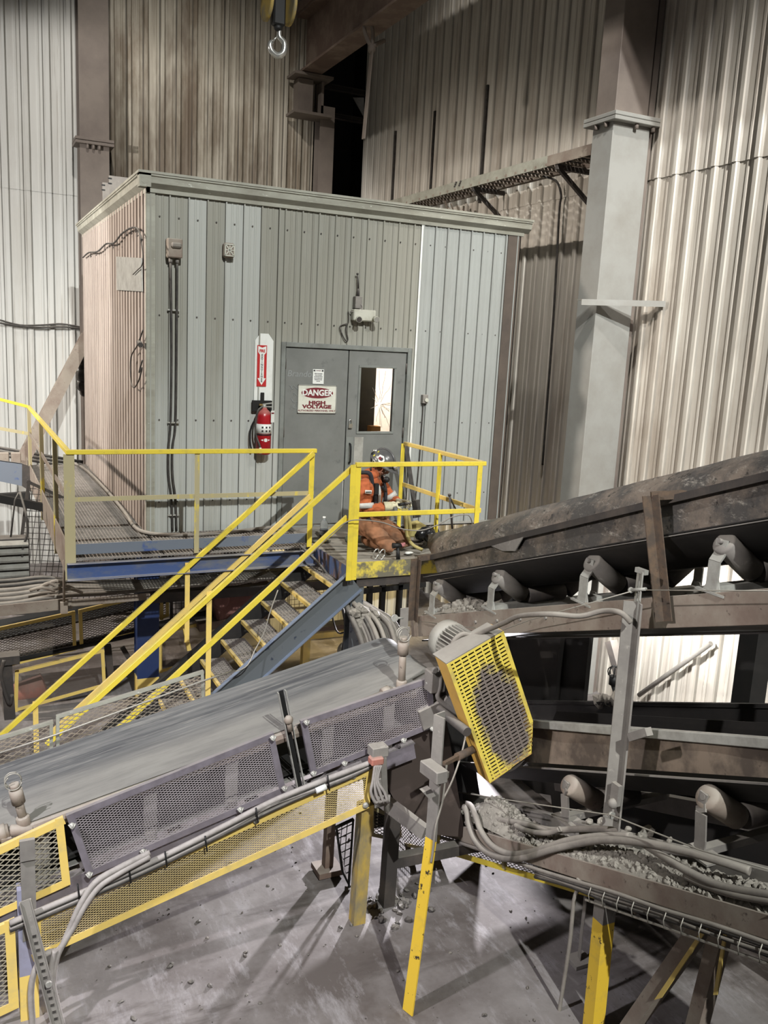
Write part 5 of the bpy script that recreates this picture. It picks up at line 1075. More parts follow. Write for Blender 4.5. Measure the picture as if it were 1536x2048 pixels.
w = strips([led, mid2, bot]); b_ = [V((4.9, p.y, p.z)) for p in bot]; UC.part('lower_skirt', w, M['skirt'])
w = MB(); w.slab([led[0], bot[0], bot[0]+V((.8, .02, 0)), top[0]+V((.55, 0, -.02)), top[0]], (0, .015, 0)); UC.part('tail_flap', w, M['skirt'])
w = MB(); w.prism(led[0]+V((-.02, .05, -.01)), led[-1]+V((-.02, 0, 0)), [(-.025, -.02), (.025, -.02), (.025, .028), (-.025, .028)]); UC.part('skirt_rail', w, M['steel_dark'])
w = MB(); P = aX(990, 1080, 4.03); w.slab([aX(982, 1092, 4.03), aX(1046, 1074, 4.03), aX(1030, 1102, 4.03), aX(1005, 1102, 4.03)], (.01, 0, 0)); UC.part('skirt_patch', w, M['steel'])
for k, y_ in enumerate((7.06, 6.05, 4.86, 3.69, 2.6, 1.5)):
    z_ = zU(y_); idr = None
    w = MB()
    for s_, xx in ((1, UX0-.015), (-1, UX1+.015)):
        pr = [(xx, z_), (xx-s_*.012, z_+.02), (xx-s_*.012, z_+.2), (xx+s_*.02, z_+.24), (xx+s_*.03, z_+.33)]
        for i in range(len(pr)-1): w.bar((pr[i][0], y_, pr[i][1]), (pr[i+1][0], y_, pr[i+1][1]), .085, .012, (1, 0, 0)) if i else None
        w.slab([(xx-s_*.015, y_-.07, z_+.004), (xx-s_*.015, y_+.07, z_+.004), (xx-s_*.005, y_+.035, z_+.09), (xx-s_*.005, y_-.035, z_+.09)], (s_*.01, 0, 0)); w.box((xx+s_*.05, y_, z_+.01), (.16, .22, .014))
    w.bar((UX0, y_, z_+.03), (UX1, y_, z_+.03), .06, .05)
    idr = UC.part('idler', w, M['galv'])
    for nm, p, q in (('wing_roller', (UX0+.02, .315), (UX0+.30, .115)), ('centre_roller', (UX0+.325, .118), (UX1-.325, .118)), ('wing_roller', (UX1-.02, .315), (UX1-.30, .115))):
        w = MB(); a, b = V((p[0], y_, z_+p[1])), V((q[0], y_, z_+q[1])); ax = (b-a).normalized(); L_ = (b-a).length
        w.lathe(a, ax, [(0, .022), (.004, .064), (.012, .075), (L_-.012, .075), (L_-.004, .064), (L_, .022)], 22); UC.part(nm, w, M['steel'] if nm[0] == 'w' else M['steel_dark'], idr)
    w = MB(); w.cyl((UX0-.02, y_, z_+.325), (UX0+.03, y_, z_+.31), .016, n=8); UC.part('axle', w, M['steel'], idr)
for k, (t_, e_, b_) in enumerate((((1302, 992), (1332, 996), (1328, 1242)), ((836, 1117), (858, 1112), (828, 1240)))):
    p, q, r_ = aX(*t_, 3.93), aX(*e_, 3.93), aX(*b_, 3.93)
    t = Thing('skirt_bracket', ['rusty flat bar bracket across the middle of the upper conveyor skirting', 'brown flat bar bracket at the tail of the upper conveyor skirting'][k], 'bracket', r_)
    w = MB(); w.prism(r_, p, ang(.075, .008), (-1, 0, 0)); t.part('upright', w, M['rust']); w = MB(); w.bar(p, p+V((.2, -.12 if k == 0 else -.05, .03)), .05, .05); t.part('arm', w, M['rust'])
# spill on the tail of the upper conveyor
def spill(name, label, fn, xr, yr, n, rmax, hump):
    w = MB(); nx, ny = 8, int((yr[0]-yr[1])/.05); b = 0
    for j in range(ny+1):
        for i in range(nx+1):
            x_ = xr[0]+(xr[1]-xr[0])*i/nx; y_ = yr[0]+(yr[1]-yr[0])*j/ny
            e = math.sin(math.pi*(i/nx*.8+.1)); w.v.append(V((x_, y_, fn(y_)+hump(x_, y_)*e+.02*noise.noise(V((x_*9, y_*9, 1)))*e-.02*(1-e))))
    for j in range(ny):
        for i in range(nx): w.face((j*(nx+1)+i, j*(nx+1)+i+1, (j+1)*(nx+1)+i+1, (j+1)*(nx+1)+i), True)
    for k in range(n):
        y_ = yr[1]+(yr[0]-yr[1])*random.random(); u = random.random(); x_ = xr[0]+(xr[1]-xr[0])*(.04+.92*u); e = math.sin(math.pi*(u*.9+.05))
        r_ = rmax*(.4+1.1*random.random()**4); w.rock((x_, y_, fn(y_)+hump(x_, y_)*e+r_*.25), r_)
    o = single(name, w, M['rock'], label, 'rocks', kind='stuff'); return o
spill('rock_spill', 'crushed rock heaped on the tail channel of the upper conveyor', zU, (UX0-.03, UX0+.35), (7.3, 6.2), 240, .04, lambda x_, y_: .03+.06*max(0, 1-abs(y_-6.8)/.6))

# supporting posts and pull cords
t = Thing('support_post', 'tall grey angle post standing on the lower conveyor and holding the upper conveyor', 'post', aX(1238, 1655, 3.75))
a, b = aX(1236, 1655, 3.75), aX(1277, 1203, 3.75); b.x, b.y = a.x, a.y+.02
w = MB(); w.prism(a, b, [(-.09, 0), (.06, 0), (.06, .012), (-.005, .012), (-.012, .1), (-.024, .1), (-.02, .012), (-.09, .012)], (-1, .55, 0)); t.part('angle', w, M['steel'])
w = MB(); c = aX(1288, 1145, 3.74); w.prism(b+V((0, .02, -.12)), V((b.x, b.y+.02, c.z)), [(-.05, 0), (-.012, 0), (-.012, .01), (-.05, .01)], (-1, .4, 0)); w.prism(b+V((0, .02, -.12)), V((b.x, b.y+.02, c.z)), [(.012, 0), (.04, 0), (.04, .01), (.012, .01)], (-1, .4, 0)); w.box(V((b.x, b.y+.02, c.z)), (.03, .09, .03)); t.part('slotted_head', w, M['galv'])
w = MB(); w.bar(aX(1262, 1474, 3.7), aX(1298, 1463, 3.7), .05, .05); t.part('stub', w, M['steel'])
w = MB(); w.box(aX(1232, 1588, 3.68), (.03, .07, .14)); w.ball(aX(1226, 1607, 3.66), .035, 8, 6); t.part('cord_bracket', w, M['steel'])
w = MB(); w.lathe(aX(1223, 1630, 3.64), (0, 1, 0), [(-.008, .024), (.008, .024)], 14); w.lathe(aX(1262, 1180, 3.72), (.3, 1, 0), [(-.008, .018), (.008, .018)], 14); w.tube([aX(1262, 1180, 3.72), aX(1292, 1178, 3.74)], .012, 6); t.part('eye_bolts', w, M['galv'])
w = MB(); w.tube([aX(840, 1243, 3.9), aX(1000, 1262, 3.85), aX(1060, 1240, 3.8), aX(1262, 1183, 3.7)], .004, 5); w.tube([aX(1292, 1180, 3.7), aX(1420, 1181, 3.75), aX(1640, 1182, 3.8)], .004, 5); single('pull_rope', w, M['wire'], 'thin pull rope running along the channel of the upper conveyor', 'cord')
w = MB(); w.tube([aX(890, 1580, 3.7), aX(1030, 1602, 3.68), aX(1222, 1630, 3.62), aX(1400, 1700, 3.62), aX(1640, 1768, 3.62)], .005, 5); single('pull_rope', w, M['wire'], 'thin pull rope running above the rock spill on the lower conveyor', 'cord')

# ================================================================ lower conveyor on the right
def zL(y_): return -1.805 + (6.012-y_)*.389
def zI(y_): return -1.463 + (5.492-y_)*.37
LXO, LXI, LXF, LYE = 3.6, 3.95, 4.95, 1.15
LC = Thing('conveyor', 'belt conveyor below the other two with rock spilled along its side channel', 'conveyor', (4.2, 4.5, FLOOR))
w = MB(); P, Q = along(zL, LXO, -.065, 6.35, LYE); w.bar(P, Q, .012, .13); w.bar(P+V((.05, 0, .06)), Q+V((.05, 0, .06)), .1, .01); w.bar(P+V((.05, 0, -.06)), Q+V((.05, 0, -.06)), .1, .01); LC.part('side_channel', w, M['steel_warm'], bevel=.003)
w = MB(); P, Q = along(zL, (LXO+LXI)/2, -.03, 6.35, LYE); w.bar(P, Q, LXI-LXO, .012); LC.part('shelf', w, M['steel'])
for x_ in (LXI, LXF): w = MB(); P, Q = along(zI, x_, -.07, 6.2, LYE); w.bar(P, Q, .012, .14); w.bar(P+V((.04, 0, .066)), Q+V((.04, 0, .066)), .08, .01); LC.part('idler_channel', w, M['steel'])
bl_ = pline((1040, 1533, 1536, 1568), 3.98); bl0 = [p-(bl_[-1]-bl_[0])*.25 for p in bl_[:1]]+bl_
w = strips([bl0, [p+V((.28, 0, -.19)) for p in bl0], [p+V((.68, 0, -.19)) for p in bl0], [p+V((.95, 0, 0)) for p in bl0]]); LC.part('belt', w, M['belt_dark'])
w = MB(); w.bar(bl0[0], bl0[-1], .016, .012); LC.part('belt_edge', w, M['steel'])
tp = pline((1068, 1442, 1536, 1478), 4.06); tp0 = [tp[0]-(tp[-1]-tp[0])*.18]+tp; bt = pline((1050, 1524, 1536, 1556), 4.04); bt0 = [bt[0]-(bt[-1]-bt[0])*.2]+bt
md = [(a+b)/2+V((.03*noise.noise(V((a.y*1.5, 2, 0))), 0, 0)) for a, b in zip(tp0, bt0)]
xk = N('stained skirting'); c = xk.mix(xk.ramp(xk.noise((1, 1, 1), 1.6, 6, .65), .44, .56), lin(84, 74, 66), lin(128, 114, 100)); c = xk.mix(xk.ramp(xk.noise((1, 1, .5), 16, 6, .8, 4), .62, .68), c, lin(50, 44, 40)); xk.fin(c, .75)
w = strips([tp0, md, bt0]); LC.part('skirt', w, xk.m)
w = MB(); w.prism(tp0[0]+V((-.01, 0, -.02)), tp0[-1]+V((-.01, 0, -.02)), [(-.03, -.03), (.03, -.03), (.03, .03), (-.03, .03)]); LC.part('skirt_rail', w, M['galv'], bevel=.004)
w = MB(); w.slab([p+V((.72, 0, -.04)) for p in (tp0[0], tp0[-1])]+[p+V((.72, 0, 0)) for p in (bt0[-1], bt0[0])], (.01, 0, 0)); LC.part('far_skirt', w, M['steel_black'])
w = MB(); P, Q = along(zI, LXF+.12, -.5, 6.3, LYE); w.bar(P, Q, .012, .95); LC.part('shade_plate', w, M['steel_black'])  # black plate added to darken the view under the belt
for k, (ct, cb) in enumerate((((1136, 1568), (1132, 1632)), ((1412, 1592), (1402, 1682)))):
    p, q = aX(ct[0], ct[1], LXI), aX(cb[0], cb[1], LXI-.03); rr = .082
    w = MB(); w.bar((LXI-.035, q.y, q.z-.05), (LXI-.035, q.y, q.z+.02), .085, .012, (1, 0, 0)); m_ = V((LXI-.04, (p.y+q.y)/2, (p.z+q.z)/2+.04)); w.bar((LXI-.035, q.y, q.z), m_, .085, .012, (1, 0, 0)); w.bar(m_, V((LXI-.02, p.y+.01, p.z-.06)), .085, .012, (1, 0, 0)); w.bar(V((LXI-.02, p.y+.01, p.z-.065)), V((LXI-.02, p.y, p.z+.025)), .06, .012, (1, 0, 0))
    w.box((LXI, q.y, zI(q.y)+.01), (.16, .22, .014)); w.bar((LXI, p.y, zI(p.y)+.02), (LXF, p.y, zI(p.y)+.02), .06, .05)
    idr = LC.part('idler', w, M['steel'])
    for nm, a, b in (('wing_roller', V((LXI, p.y, p.z)), V((LXI+.3, p.y, p.z-.2))), ('centre_roller', V((LXI+.33, p.y, p.z-.2)), V((LXI+.68, p.y, p.z-.2)))):
        ax = (b-a).normalized(); L_ = (b-a).length; w = MB(); w.lathe(a, ax, [(0, .03), (.004, rr*.9), (.02, rr), (L_-.02, rr), (L_, .03)], 24); LC.part(nm, w, M['steel_warm'] if nm[0] == 'w' else M['steel_dark'], idr)
    w = MB(); w.cyl((LXI-.03, p.y, p.z), (LXI+.01, p.y, p.z-.005), .02, n=8); LC.part('axle', w, M['steel'], idr)
def legpx(tp_, bt_, X, wd, mt, nm, ysplit=None, mt2=None):
    a, b = aX(*tp_, X), aX(*bt_, X); d = (b-a).normalized(); b = a+d*((FLOOR-a.z)/d.z) if d.z < -.5 else b
    if ysplit is None: w = MB(); w.bar(b, a, wd); return LC.part(nm, w, mt)
    s_ = a+(b-a)*ysplit; w = MB(); w.bar(b, s_, wd, wd); LC.part(nm, w, mt2); w = MB(); w.bar(s_, a, wd*1.01, wd*1.01); LC.part(nm+'_top', w, mt)
legpx((1215, 1762), (1187, 2048), 3.68, .1, M['steel'], 'leg', .25, M['yellow_deep'])
legpx((1405, 1850), (1265, 2048), 3.72, .09, M['steel_warm'], 'brace'); legpx((1443, 1860), (1395, 2048), 3.72, .09, M['steel_warm'], 'leg')
w = MB(); w.slab([aX(1402, 1862, 3.66), aX(1416, 1856, 3.66), aX(1322, 1996, 3.66), aX(1308, 2000, 3.66)], (.01, 0, 0)); w.slab([aX(1446, 1868, 3.66), aX(1452, 1868, 3.66), aX(1434, 1990, 3.66), aX(1426, 1990, 3.66)], (.01, 0, 0)); LC.part('paint_stripe', w, M['yellow_pale'])
w = MB(); w.slab([aX(1226, 1768, 3.7), aX(1262, 1788, 3.7), aX(1229, 1800, 3.7)], (.015, 0, 0)); w.slab([aX(1235, 1790, 3.95), aX(1275, 1775, 3.95), aX(1270, 1830, 3.95)], (.015, 0, 0)); LC.part('gusset', w, M['steel_warm'])
w = MB(); a, b = aZ(1158, 1925, FLOOR), aX(1165, 1785, 3.85); w.prism(a, V((a.x, a.y, b.z)), [(-.03, 0), (.03, 0), (.03, .006), (-.03, .006)], (-1, .4, 0)); w.box(a+V((0, 0, .02)), (.16, .14, .03)); LC.part('slotted_strut', w, M['steel'])
w = MB(); w.tube([aX(1158, 1775, 3.6), aX(1148, 1800, 3.58), aX(1140, 1880, 3.58), aX(1125, 1980, 3.58), aX(1112, 2060, 3.58)], .014, 7, 5); w.box(aX(1166, 1770, 3.6), (.04, .1, .05)); single('hanging_cable', w, M['hose'], 'thin grey hose dropping from the lower conveyor to the floor', 'hose')
for k in range(4):
    w = MB(); o = .03*k; P = [V((LXO-.02, y_, zL(y_)-.15-o*.6+random.uniform(-.012, .012))) for y_ in (6.2, 5.6, 5.1, 4.6, 4.2, 3.8, 3.4, 3.0, 2.5, 2.0)[(0 if k == 0 else 3):]]; w.tube(P, .014, 6, 4); LC.part('cable', w, M['black_dusty'] if k % 2 else M['hose'])
w = MB()
for k in range(14): y_ = 4.0-k*.13; p = V((LXO-.03, y_, zL(y_)-.15)); w.tube([p, p+V((-.015, 0, -.05)), p+V((0, 0, -.11))], .004, 4)
P, Q = along(zL, LXO-.02, -.255, 4.05, LYE); w.bar(P, Q, .012); LC.part('cable_hangers', w, M['wire'])
# front leg with its bracket
t = Thing('support_prop', 'yellow and grey steel prop standing in front of the lower conveyor tail', 'prop', aZ(815, 2012, FLOOR))
a = aZ(815, 2012, FLOOR); s_ = aY(861, 1668, a.y+.02); b = aY(878, 1425, a.y+.03)
w = MB(); w.prism(a, s_, [(-.05, 0), (.05, 0), (.05, .012), (-.038, .012), (-.038, .09), (-.05, .09)], (.35, -1, 0)); t.part('shaft', w, M['yellow_deep'])
w = MB(); w.prism(s_, b, [(-.05, 0), (.05, 0), (.05, .012), (-.038, .012), (-.038, .09), (-.05, .09)], (.35, -1, 0)); t.part('upper_shaft', w, M['steel'])
w = MB(); w.bar(aY(850, 1530, a.y-.05), aY(885, 1556, a.y-.25), .085); t.part('socket', w, M['steel'], bevel=.006)
w = MB(); w.slab([aY(846, 1585, a.y-.1), aY(862, 1578, a.y-.1), aY(872, 1592, a.y-.1), aY(858, 1598, a.y-.1)], (0, .05, 0)); t.part('tab', w, M['steel'])
w = MB(); w.bar(aY(880, 1560, a.y-.2), aY(892, 1548, a.y-.1), .04); t.part('pin', w, M['steel'])
w = MB(); w.tube([aY(893, 1530, a.y), aY(885, 1600, a.y-.06), aY(872, 1650, a.y-.08), aY(866, 1700, a.y-.08), aY(862, 1725, a.y-.08)], .008, 6, 5); t.part('wire', w, M['hose'])
w = MB(); w.tube([aY(935, 1450, 5.2), aY(925, 1500, 5.1), aY(905, 1560, 4.9), aY(880, 1610, a.y-.05)], .007, 6, 5); t.part('wire', w, M['hose'])
# yellow guards under the lower conveyor
sheet('mesh_guard', [aX(880, 1655, 3.7), aX(1196, 1755, 3.7), aX(1190, 1797, 3.7), aX(870, 1700, 3.7)], M['mesh_dark'], 'yellow framed guard hanging under the lower conveyor', 'guard panel', fmat=M['yellow'], fw=.045)
w = MB(); w.bar(aX(1003, 1690, 3.69), aX(1010, 1738, 3.69), .03); single('stile_bar', w, M['yellow_worn'], 'short yellow stile in the middle of the guard under the lower conveyor', 'bar')
sheet('mesh_guard', [aY(741, 1610, 5.9), aY(782, 1628, 5.9), aY(782, 1680, 5.9), aY(741, 1672, 5.9)], M['mesh_dark'], 'small rusty framed guard between the yellow leg and the chute', 'guard panel', fmat=M['yellow_worn'], fw=.03)
sheet('mesh_guard', [aX(796, 1640, 3.5), aX(875, 1665, 3.5), aX(875, 1706, 3.5), aX(800, 1690, 3.5)], M['mesh_dark'], 'rusty framed guard right of the dark leg below the chute', 'guard panel', fmat=M['yellow_worn'], fw=.03)
# rocks and hoses on the lower conveyor
def hump(x_, y_):
    return .05+.02*math.sin(y_*5)+.20*max(0, 1-abs(y_-5.45)/.55)+.06*max(0, 1-abs(y_-3.6)/.5)
spill('rock_spill', 'crushed rock heaped along the near channel of the lower conveyor', lambda y_: zL(y_)-.01, (LXO+.0, LXI), (6.3, LYE), 5200, .021, hump)
for k in range(16):
    y_ = random.uniform(2.7, 4.6); w = MB(); w.lump((LXI+random.uniform(.0, .12), y_, zI(y_)+.02), .02+.035*random.random()**2)
    single('rock', w, M['rock'], 'loose rock lying on the idler channel of the conveyor with the rock spill', 'rock', 'loose rocks around the idlers of the lower conveyor')
def lhose(pts, r_, label): w = MB(); w.tube([aX(x_, y_, X) for x_, y_, X in pts], r_, 9, 6); single('hose', w, M['hose'], label, 'hose', 'dust coated hoses on the lower conveyor')
lhose(((905, 1602, 3.66), (925, 1612, 3.6), (934, 1625, 3.57), (938, 1650, 3.55), (950, 1680, 3.54), (975, 1705, 3.54), (1010, 1717, 3.54), (1050, 1715, 3.55), (1100, 1700, 3.57), (1150, 1688, 3.62), (1205, 1680, 3.64), (1280, 1684, 3.66), (1360, 1700, 3.7), (1440, 1722, 3.74), (1500, 1742, 3.8)), .026, 'hose looping below the channel and back over the rock spill, outer of the loop pair')
lhose(((920, 1606, 3.68), (940, 1610, 3.62), (950, 1630, 3.57), (962, 1662, 3.55), (985, 1692, 3.54), (1020, 1708, 3.55), (1060, 1704, 3.56), (1100, 1692, 3.58), (1140, 1680, 3.62), (1200, 1672, 3.66), (1262, 1672, 3.7)), .024, 'hose looping below the channel, inner of the loop pair')
lhose(((955, 1634, 3.66), (1000, 1640, 3.68), (1050, 1648, 3.7), (1100, 1660, 3.72), (1160, 1658, 3.75), (1220, 1660, 3.75), (1270, 1678, 3.73), (1330, 1715, 3.66), (1380, 1745, 3.64), (1440, 1772, 3.63), (1500, 1784, 3.62), (1600, 1800, 3.62)), .024, 'long hose winding along the top of the rock spill')
lhose(((1030, 1650, 3.66), (1055, 1662, 3.66), (1095, 1666, 3.68), (1120, 1658, 3.7)), .02, 'short hose end lying beside the first idler of the lower conveyor')
lhose(((1370, 1752, 3.64), (1420, 1775, 3.63), (1480, 1792, 3.61), (1600, 1812, 3.61)), .02, 'hose half buried along the lower edge of the rock spill')
lhose(((1160, 1668, 3.8), (1190, 1664, 3.86), (1215, 1648, 3.95)), .016, 'thin hose end rising behind the tall angle post')
# black plate added to darken the gap, and trough wall behind the conveyors
t = Thing('shade_screen', 'black plate added to darken the gap between the upper and lower conveyors', 'bin', (5.6, 8, FLOOR))
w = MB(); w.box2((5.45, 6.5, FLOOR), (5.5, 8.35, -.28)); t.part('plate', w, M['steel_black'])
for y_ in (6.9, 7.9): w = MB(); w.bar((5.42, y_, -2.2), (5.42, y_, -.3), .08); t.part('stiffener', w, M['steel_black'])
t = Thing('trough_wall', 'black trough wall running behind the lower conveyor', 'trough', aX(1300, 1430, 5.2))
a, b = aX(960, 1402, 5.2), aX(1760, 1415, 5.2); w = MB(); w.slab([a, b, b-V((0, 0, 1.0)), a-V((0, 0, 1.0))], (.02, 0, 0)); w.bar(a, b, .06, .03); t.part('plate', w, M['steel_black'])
w = MB()
for k in range(10): q = aX(1198+k*6, 1402, 5.22); w.rock(q, .05+.04*random.random())
t.part('lumps', w, M['rock'], kind='stuff')
p, q = aX(1222, 1282, 6.6), aX(1252, 1395, 6.6); q = q+(q-p)*((FLOOR-q.z)/(q-p).z); w = MB(); w.bar(p, q, .1); single('dark_strut', w, M['steel_dark'], 'dark strut leaning in front of the lit wall below the upper conveyor', 'strut')
w = MB(); w.tube([aX(1278, 1390, 7.5), aX(1422, 1287, 7.5)], .03, 8); single('diagonal_pipe', w, M['steel'], 'thin diagonal pipe in front of the lit wall below the upper conveyor', 'pipe')
c = aX(1228, 1352, 6.4); t = Thing('caged_lamp', 'small dark caged lamp on a stem against the lit wall', 'lamp', c-V((0, 0, .1)))
w = MB(); w.cyl(c-V((0, 0, .1)), c+V((0, 0, .0)), .05); w.tube([c-V((0, 0, .1)), aX(1236, 1400, 6.4), V((6.4, aX(1236, 1400, 6.4).y, FLOOR))], .03, 6); t.part('body', w, M['black'])
w = MB()
for k in range(4): a = k*.785; w.tube([c+V((.06*math.cos(a), .06*math.sin(a), 0)), c+V((.07*math.cos(a), .07*math.sin(a), .07)), c+V((0, 0, .12)), c+V((-.07*math.cos(a), -.07*math.sin(a), .07)), c+V((-.06*math.cos(a), -.06*math.sin(a), 0))], .006, 5, 3)
t.part('cage', w, M['black'])
p = aX(1515, 1260, 6.3); w = MB(); w.bar((6.3, p.y, FLOOR), (6.3, p.y, .6), .2, .2); single('trestle_post', w, M['steel_black'], 'black trestle post against the lit wall below the upper conveyor', 'post')
# frame below the landing against the lit wall
t = Thing('dark_trestle', 'dark trestle below the landing with a lit ribbed sheet showing through', 'trestle', (5, 10.5, FLOOR))
w = MB()
for x_ in (742, 768, 802): a = aY(x_, 1130, 10.6); w.bar((a.x, 10.6, FLOOR), (a.x, 10.6, -.12), .07)
a, b = aY(726, 1150, 10.6), aY(850, 1140, 10.6); w.bar(a, b, .06); w.bar(aY(726, 1182, 10.6), aY(850, 1168, 10.6), .07); w.bar(aY(795, 1110, 10.5), aY(842, 1150, 10.5), .06)
t.part('bars', w, M['steel_black'])
w = MB(); corr(w, (3.9, 12.4, 0), (1, 0, 0), (0, -1, 0), 2.6, FLOOR, -.1, .3, RIB); single('ribbed_sheet', w, M['wall_left'], 'pale ribbed sheet lit yellow behind the dark trestle below the landing', 'wall sheet')
# cable tray on the right wall
t = Thing('cable_tray', 'pale cable tray with rungs running along the wall above the electrical room', 'cable tray', (7.2, 12.5, 4.6))
a, b = aX(775, 402, 7.0), aX(1096, 316, 7.0); zt = (a.z+b.z)/2-.06
w = MB(); w.bar((7.0, a.y, zt), (7.0, b.y, zt), .015, .14); t.part('side_rail', w, M['trim'])
w = MB(); w.bar((7.0, b.y, zt), (7.0, 9.2, zt), .015, .13); w.bar((7.45, a.y, zt), (7.45, 9.2, zt), .015, .14); t.part('rear_rail', w, M['steel_warm'])
w = MB()
for k in range(26): y_ = 9.4+k*.24; w.box((7.22, y_, zt-.04), (.46, .05, .03))
t.part('rungs', w, M['steel_warm'])
for k in range(6): w = MB(); w.tube([(7.06+k*.065, 16, zt-.02+random.uniform(0, .03)), (7.07+k*.062, 13, zt-.01), (7.05+k*.066, 11, zt+.01), (7.06+k*.06, 9.2, zt)], .024, 6, 4); t.part('cable', w, M['black_dusty'])
w = MB()
for k in range(2):
    for j in range(3): q = aX(913+k*9-j*1.5, 365+j*4-k*2, 6.99); w.cyl(q, q+V((-.015, 0, 0)), .015, n=6)
t.part('splice_bolts', w, M['steel_dark'])
for y_ in (9.9, 12, 14.2): w = MB(); w.bar((7.0, y_, zt-.1), (7.58, y_, zt-.1), .06, .06); w.bar((7.05, y_, zt-.12), (7.58, y_, zt-.5), .05, .05); t.part('wall_bracket', w, M['steel_dark'])
w = MB()
for k in range(7): q = aX(890+k*12, 402+k*5, 7.2); w.bar(q, q+V((.1, -.05, -.28)), .05, .02)
t.part('drop_rungs', w, M['steel_warm'])
w = MB(); w.tube([aX(1085, 352, 7.3), aX(1112, 362, 7.45), aX(1122, 390, 7.5), aX(1118, 430, 7.5), aX(1108, 620, 7.5), aX(1085, 930, 7.5)], .016, 7, 6); single('wall_cable', w, M['black_dusty'], 'black cable dropping from the pale cable tray down the wall', 'cable')
for k, (x0, y0, x1, y1) in enumerate(((791, 262, 783, 402), (870, 222, 858, 372), (975, 170, 963, 345))):
    a, b = aX(x0, y0, 7.57), aX(x1, y1+60, 7.57); w = MB(); w.bar(a, V((7.57, a.y, b.z)), .03, .05); single('wall_strip', w, M['black_dusty'], ['farthest', 'middle', 'nearest'][k]+' of three dark upright strips on the wall above the cable tray', 'strip')
# floor debris
w = MB()
for k in range(420):
    p = V((random.uniform(-.5, 4.5), random.uniform(3.2, 7.5), FLOOR)); w.rock(p, .007+.02*random.random()**4)
for k in range(60): a = random.random()*6.28; r_ = .1+.3*random.random()**2; w.rock(V((2.95+r_*math.cos(a), 5.68+r_*math.sin(a), FLOOR+.01)), .02+.02*random.random())
single('floor_debris', w, M['steel_dark'], 'small dark stones scattered over the concrete floor', 'stones', kind='stuff')
# ================================================================ the worker
def skin_mesh(nodes, edges, root, sub=2):
    """continuous surface grown over a skeleton: nodes = {name: (point, radius or (rx, ry))}"""
    names = list(nodes); me = bpy.data.meshes.new('s'); me.from_pydata([tuple(nodes[n][0]) for n in names], [(names.index(a), names.index(b)) for a, b in edges], [])
    o = bpy.data.objects.new('s', me); COL.objects.link(o); md = o.modifiers.new('skin', 'SKIN'); md.use_smooth_shade = True; md.branch_smoothing = .4
    for i, n in enumerate(names):
        r = nodes[n][1]; sv = me.skin_vertices[0].data[i]; sv.radius = r if isinstance(r, tuple) else (r, r); sv.use_root = (n == root)
    ss = o.modifiers.new('sub', 'SUBSURF'); ss.levels = sub; ss.render_levels = sub
    dg = bpy.context.evaluated_depsgraph_get(); dg.update(); out = bpy.data.meshes.new_from_object(o.evaluated_get(dg)); bpy.data.objects.remove(o)
    return out
def crumple(me, amp, sc, org=V((0, 0, 0))):
    nm = [v.normal.copy() for v in me.vertices]
    for v, n_ in zip(me.vertices, nm):
        p = v.co*sc; d = noise.noise(p+V((0, 0, 2*noise.noise(p*.5))))+.5*noise.noise(p*2.3); v.co += n_*(amp*(d-.15))
    return me
def chain(*n): return [(n[i], n[i+1]) for i in range(len(n)-1)]
def me_part(T, name, me, mt, parent=None):
    for v in me.vertices: v.co -= T.loc
    me.materials.clear(); me.materials.append(mt); me.name = name
    for p in me.polygons: p.use_smooth = True; p.material_index = 0
    return link(name, me, T.loc, parent or T.o)
kn = aZ(786, 1099, .075); kf = aZ(818, 1090, .075)
hd_ = (kf-kn); hd_.z = 0; lat = hd_.normalized()                 # across the body, near side to far side
face = V((lat.y, -lat.x, 0))
if face.x < 0: face = -face
hn = aY(727, 1046, 8.52); hf = hn+lat*.24
pel = (hn+hf)/2+V((0, 0, .05))
W_ = Thing('person', 'worker in orange coveralls and grey hard hat kneeling on the landing', 'person', V((pel.x, pel.y, 0)))
chest = aY(742, 978, pel.y-.02); neck = aY(751, 949, pel.y-.05); head = aY(764, 929, pel.y-.08)
belly = (pel+chest)/2
shn = aY(729, 963, pel.y-.16); shf = shn+(chest-shn)*2; shf.z = shn.z
eln = aY(733, 1019, pel.y-.22); wrn = aY(773, 1013, pel.y-.26); 
elf = aY(786, 1001, pel.y+.05); wrf = aY(795, 1003, pel.y-.1)
ann = aZ(724, 1078, .09); anf = ann+lat*.22+V((0, 0, 0)); ton = ann+V((-.16, .12, .0)); 
toef = anf+(ton-ann)
body = {'pel': (pel, .12), 'belly': (belly, .125), 'chest': (chest, .14), 'neck': (neck, .055), 'head': (head, .075), 'crown': (head+V((.02, 0, .07)), .07),
        'shn': (shn, .06), 'eln': (eln, .045), 'wrn': (wrn, .03), 'shf': (shf, .06), 'elf': (elf, .045), 'wrf': (wrf, .03),
        'hn': (hn, .085), 'kn': (kn, .055), 'ann': (ann, .04), 'hf': (hf, .085), 'kf': (kf, .055), 'anf': (anf, .04)}
be = chain('pel', 'belly', 'chest', 'neck', 'head', 'crown')+chain('chest', 'shn', 'eln', 'wrn')+chain('chest', 'shf', 'elf', 'wrf')+chain('pel', 'hn', 'kn', 'ann')+chain('pel', 'hf', 'kf', 'anf')
me_part(W_, 'body', skin_mesh(body, be, 'pel'), M['skin'])
J = {'belly': (belly+V((0, 0, -.02)), .15), 'chest': (chest, (.165, .15)), 'collar': (neck+V((-.02, 0, -.03)), .085), 'shn': (shn, .078), 'mid': ((shn+eln)/2+V((-.01, 0, 0)), .075), 'eln': (eln, .072), 'fore': ((eln+wrn)/2+V((0, 0, -.01)), .066), 'wrn': (wrn, .052),
     'shf': (shf, .075), 'elf': (elf, .066), 'wrf': (wrf, .05), 'hem': (pel+V((0, 0, .02)), .155)}
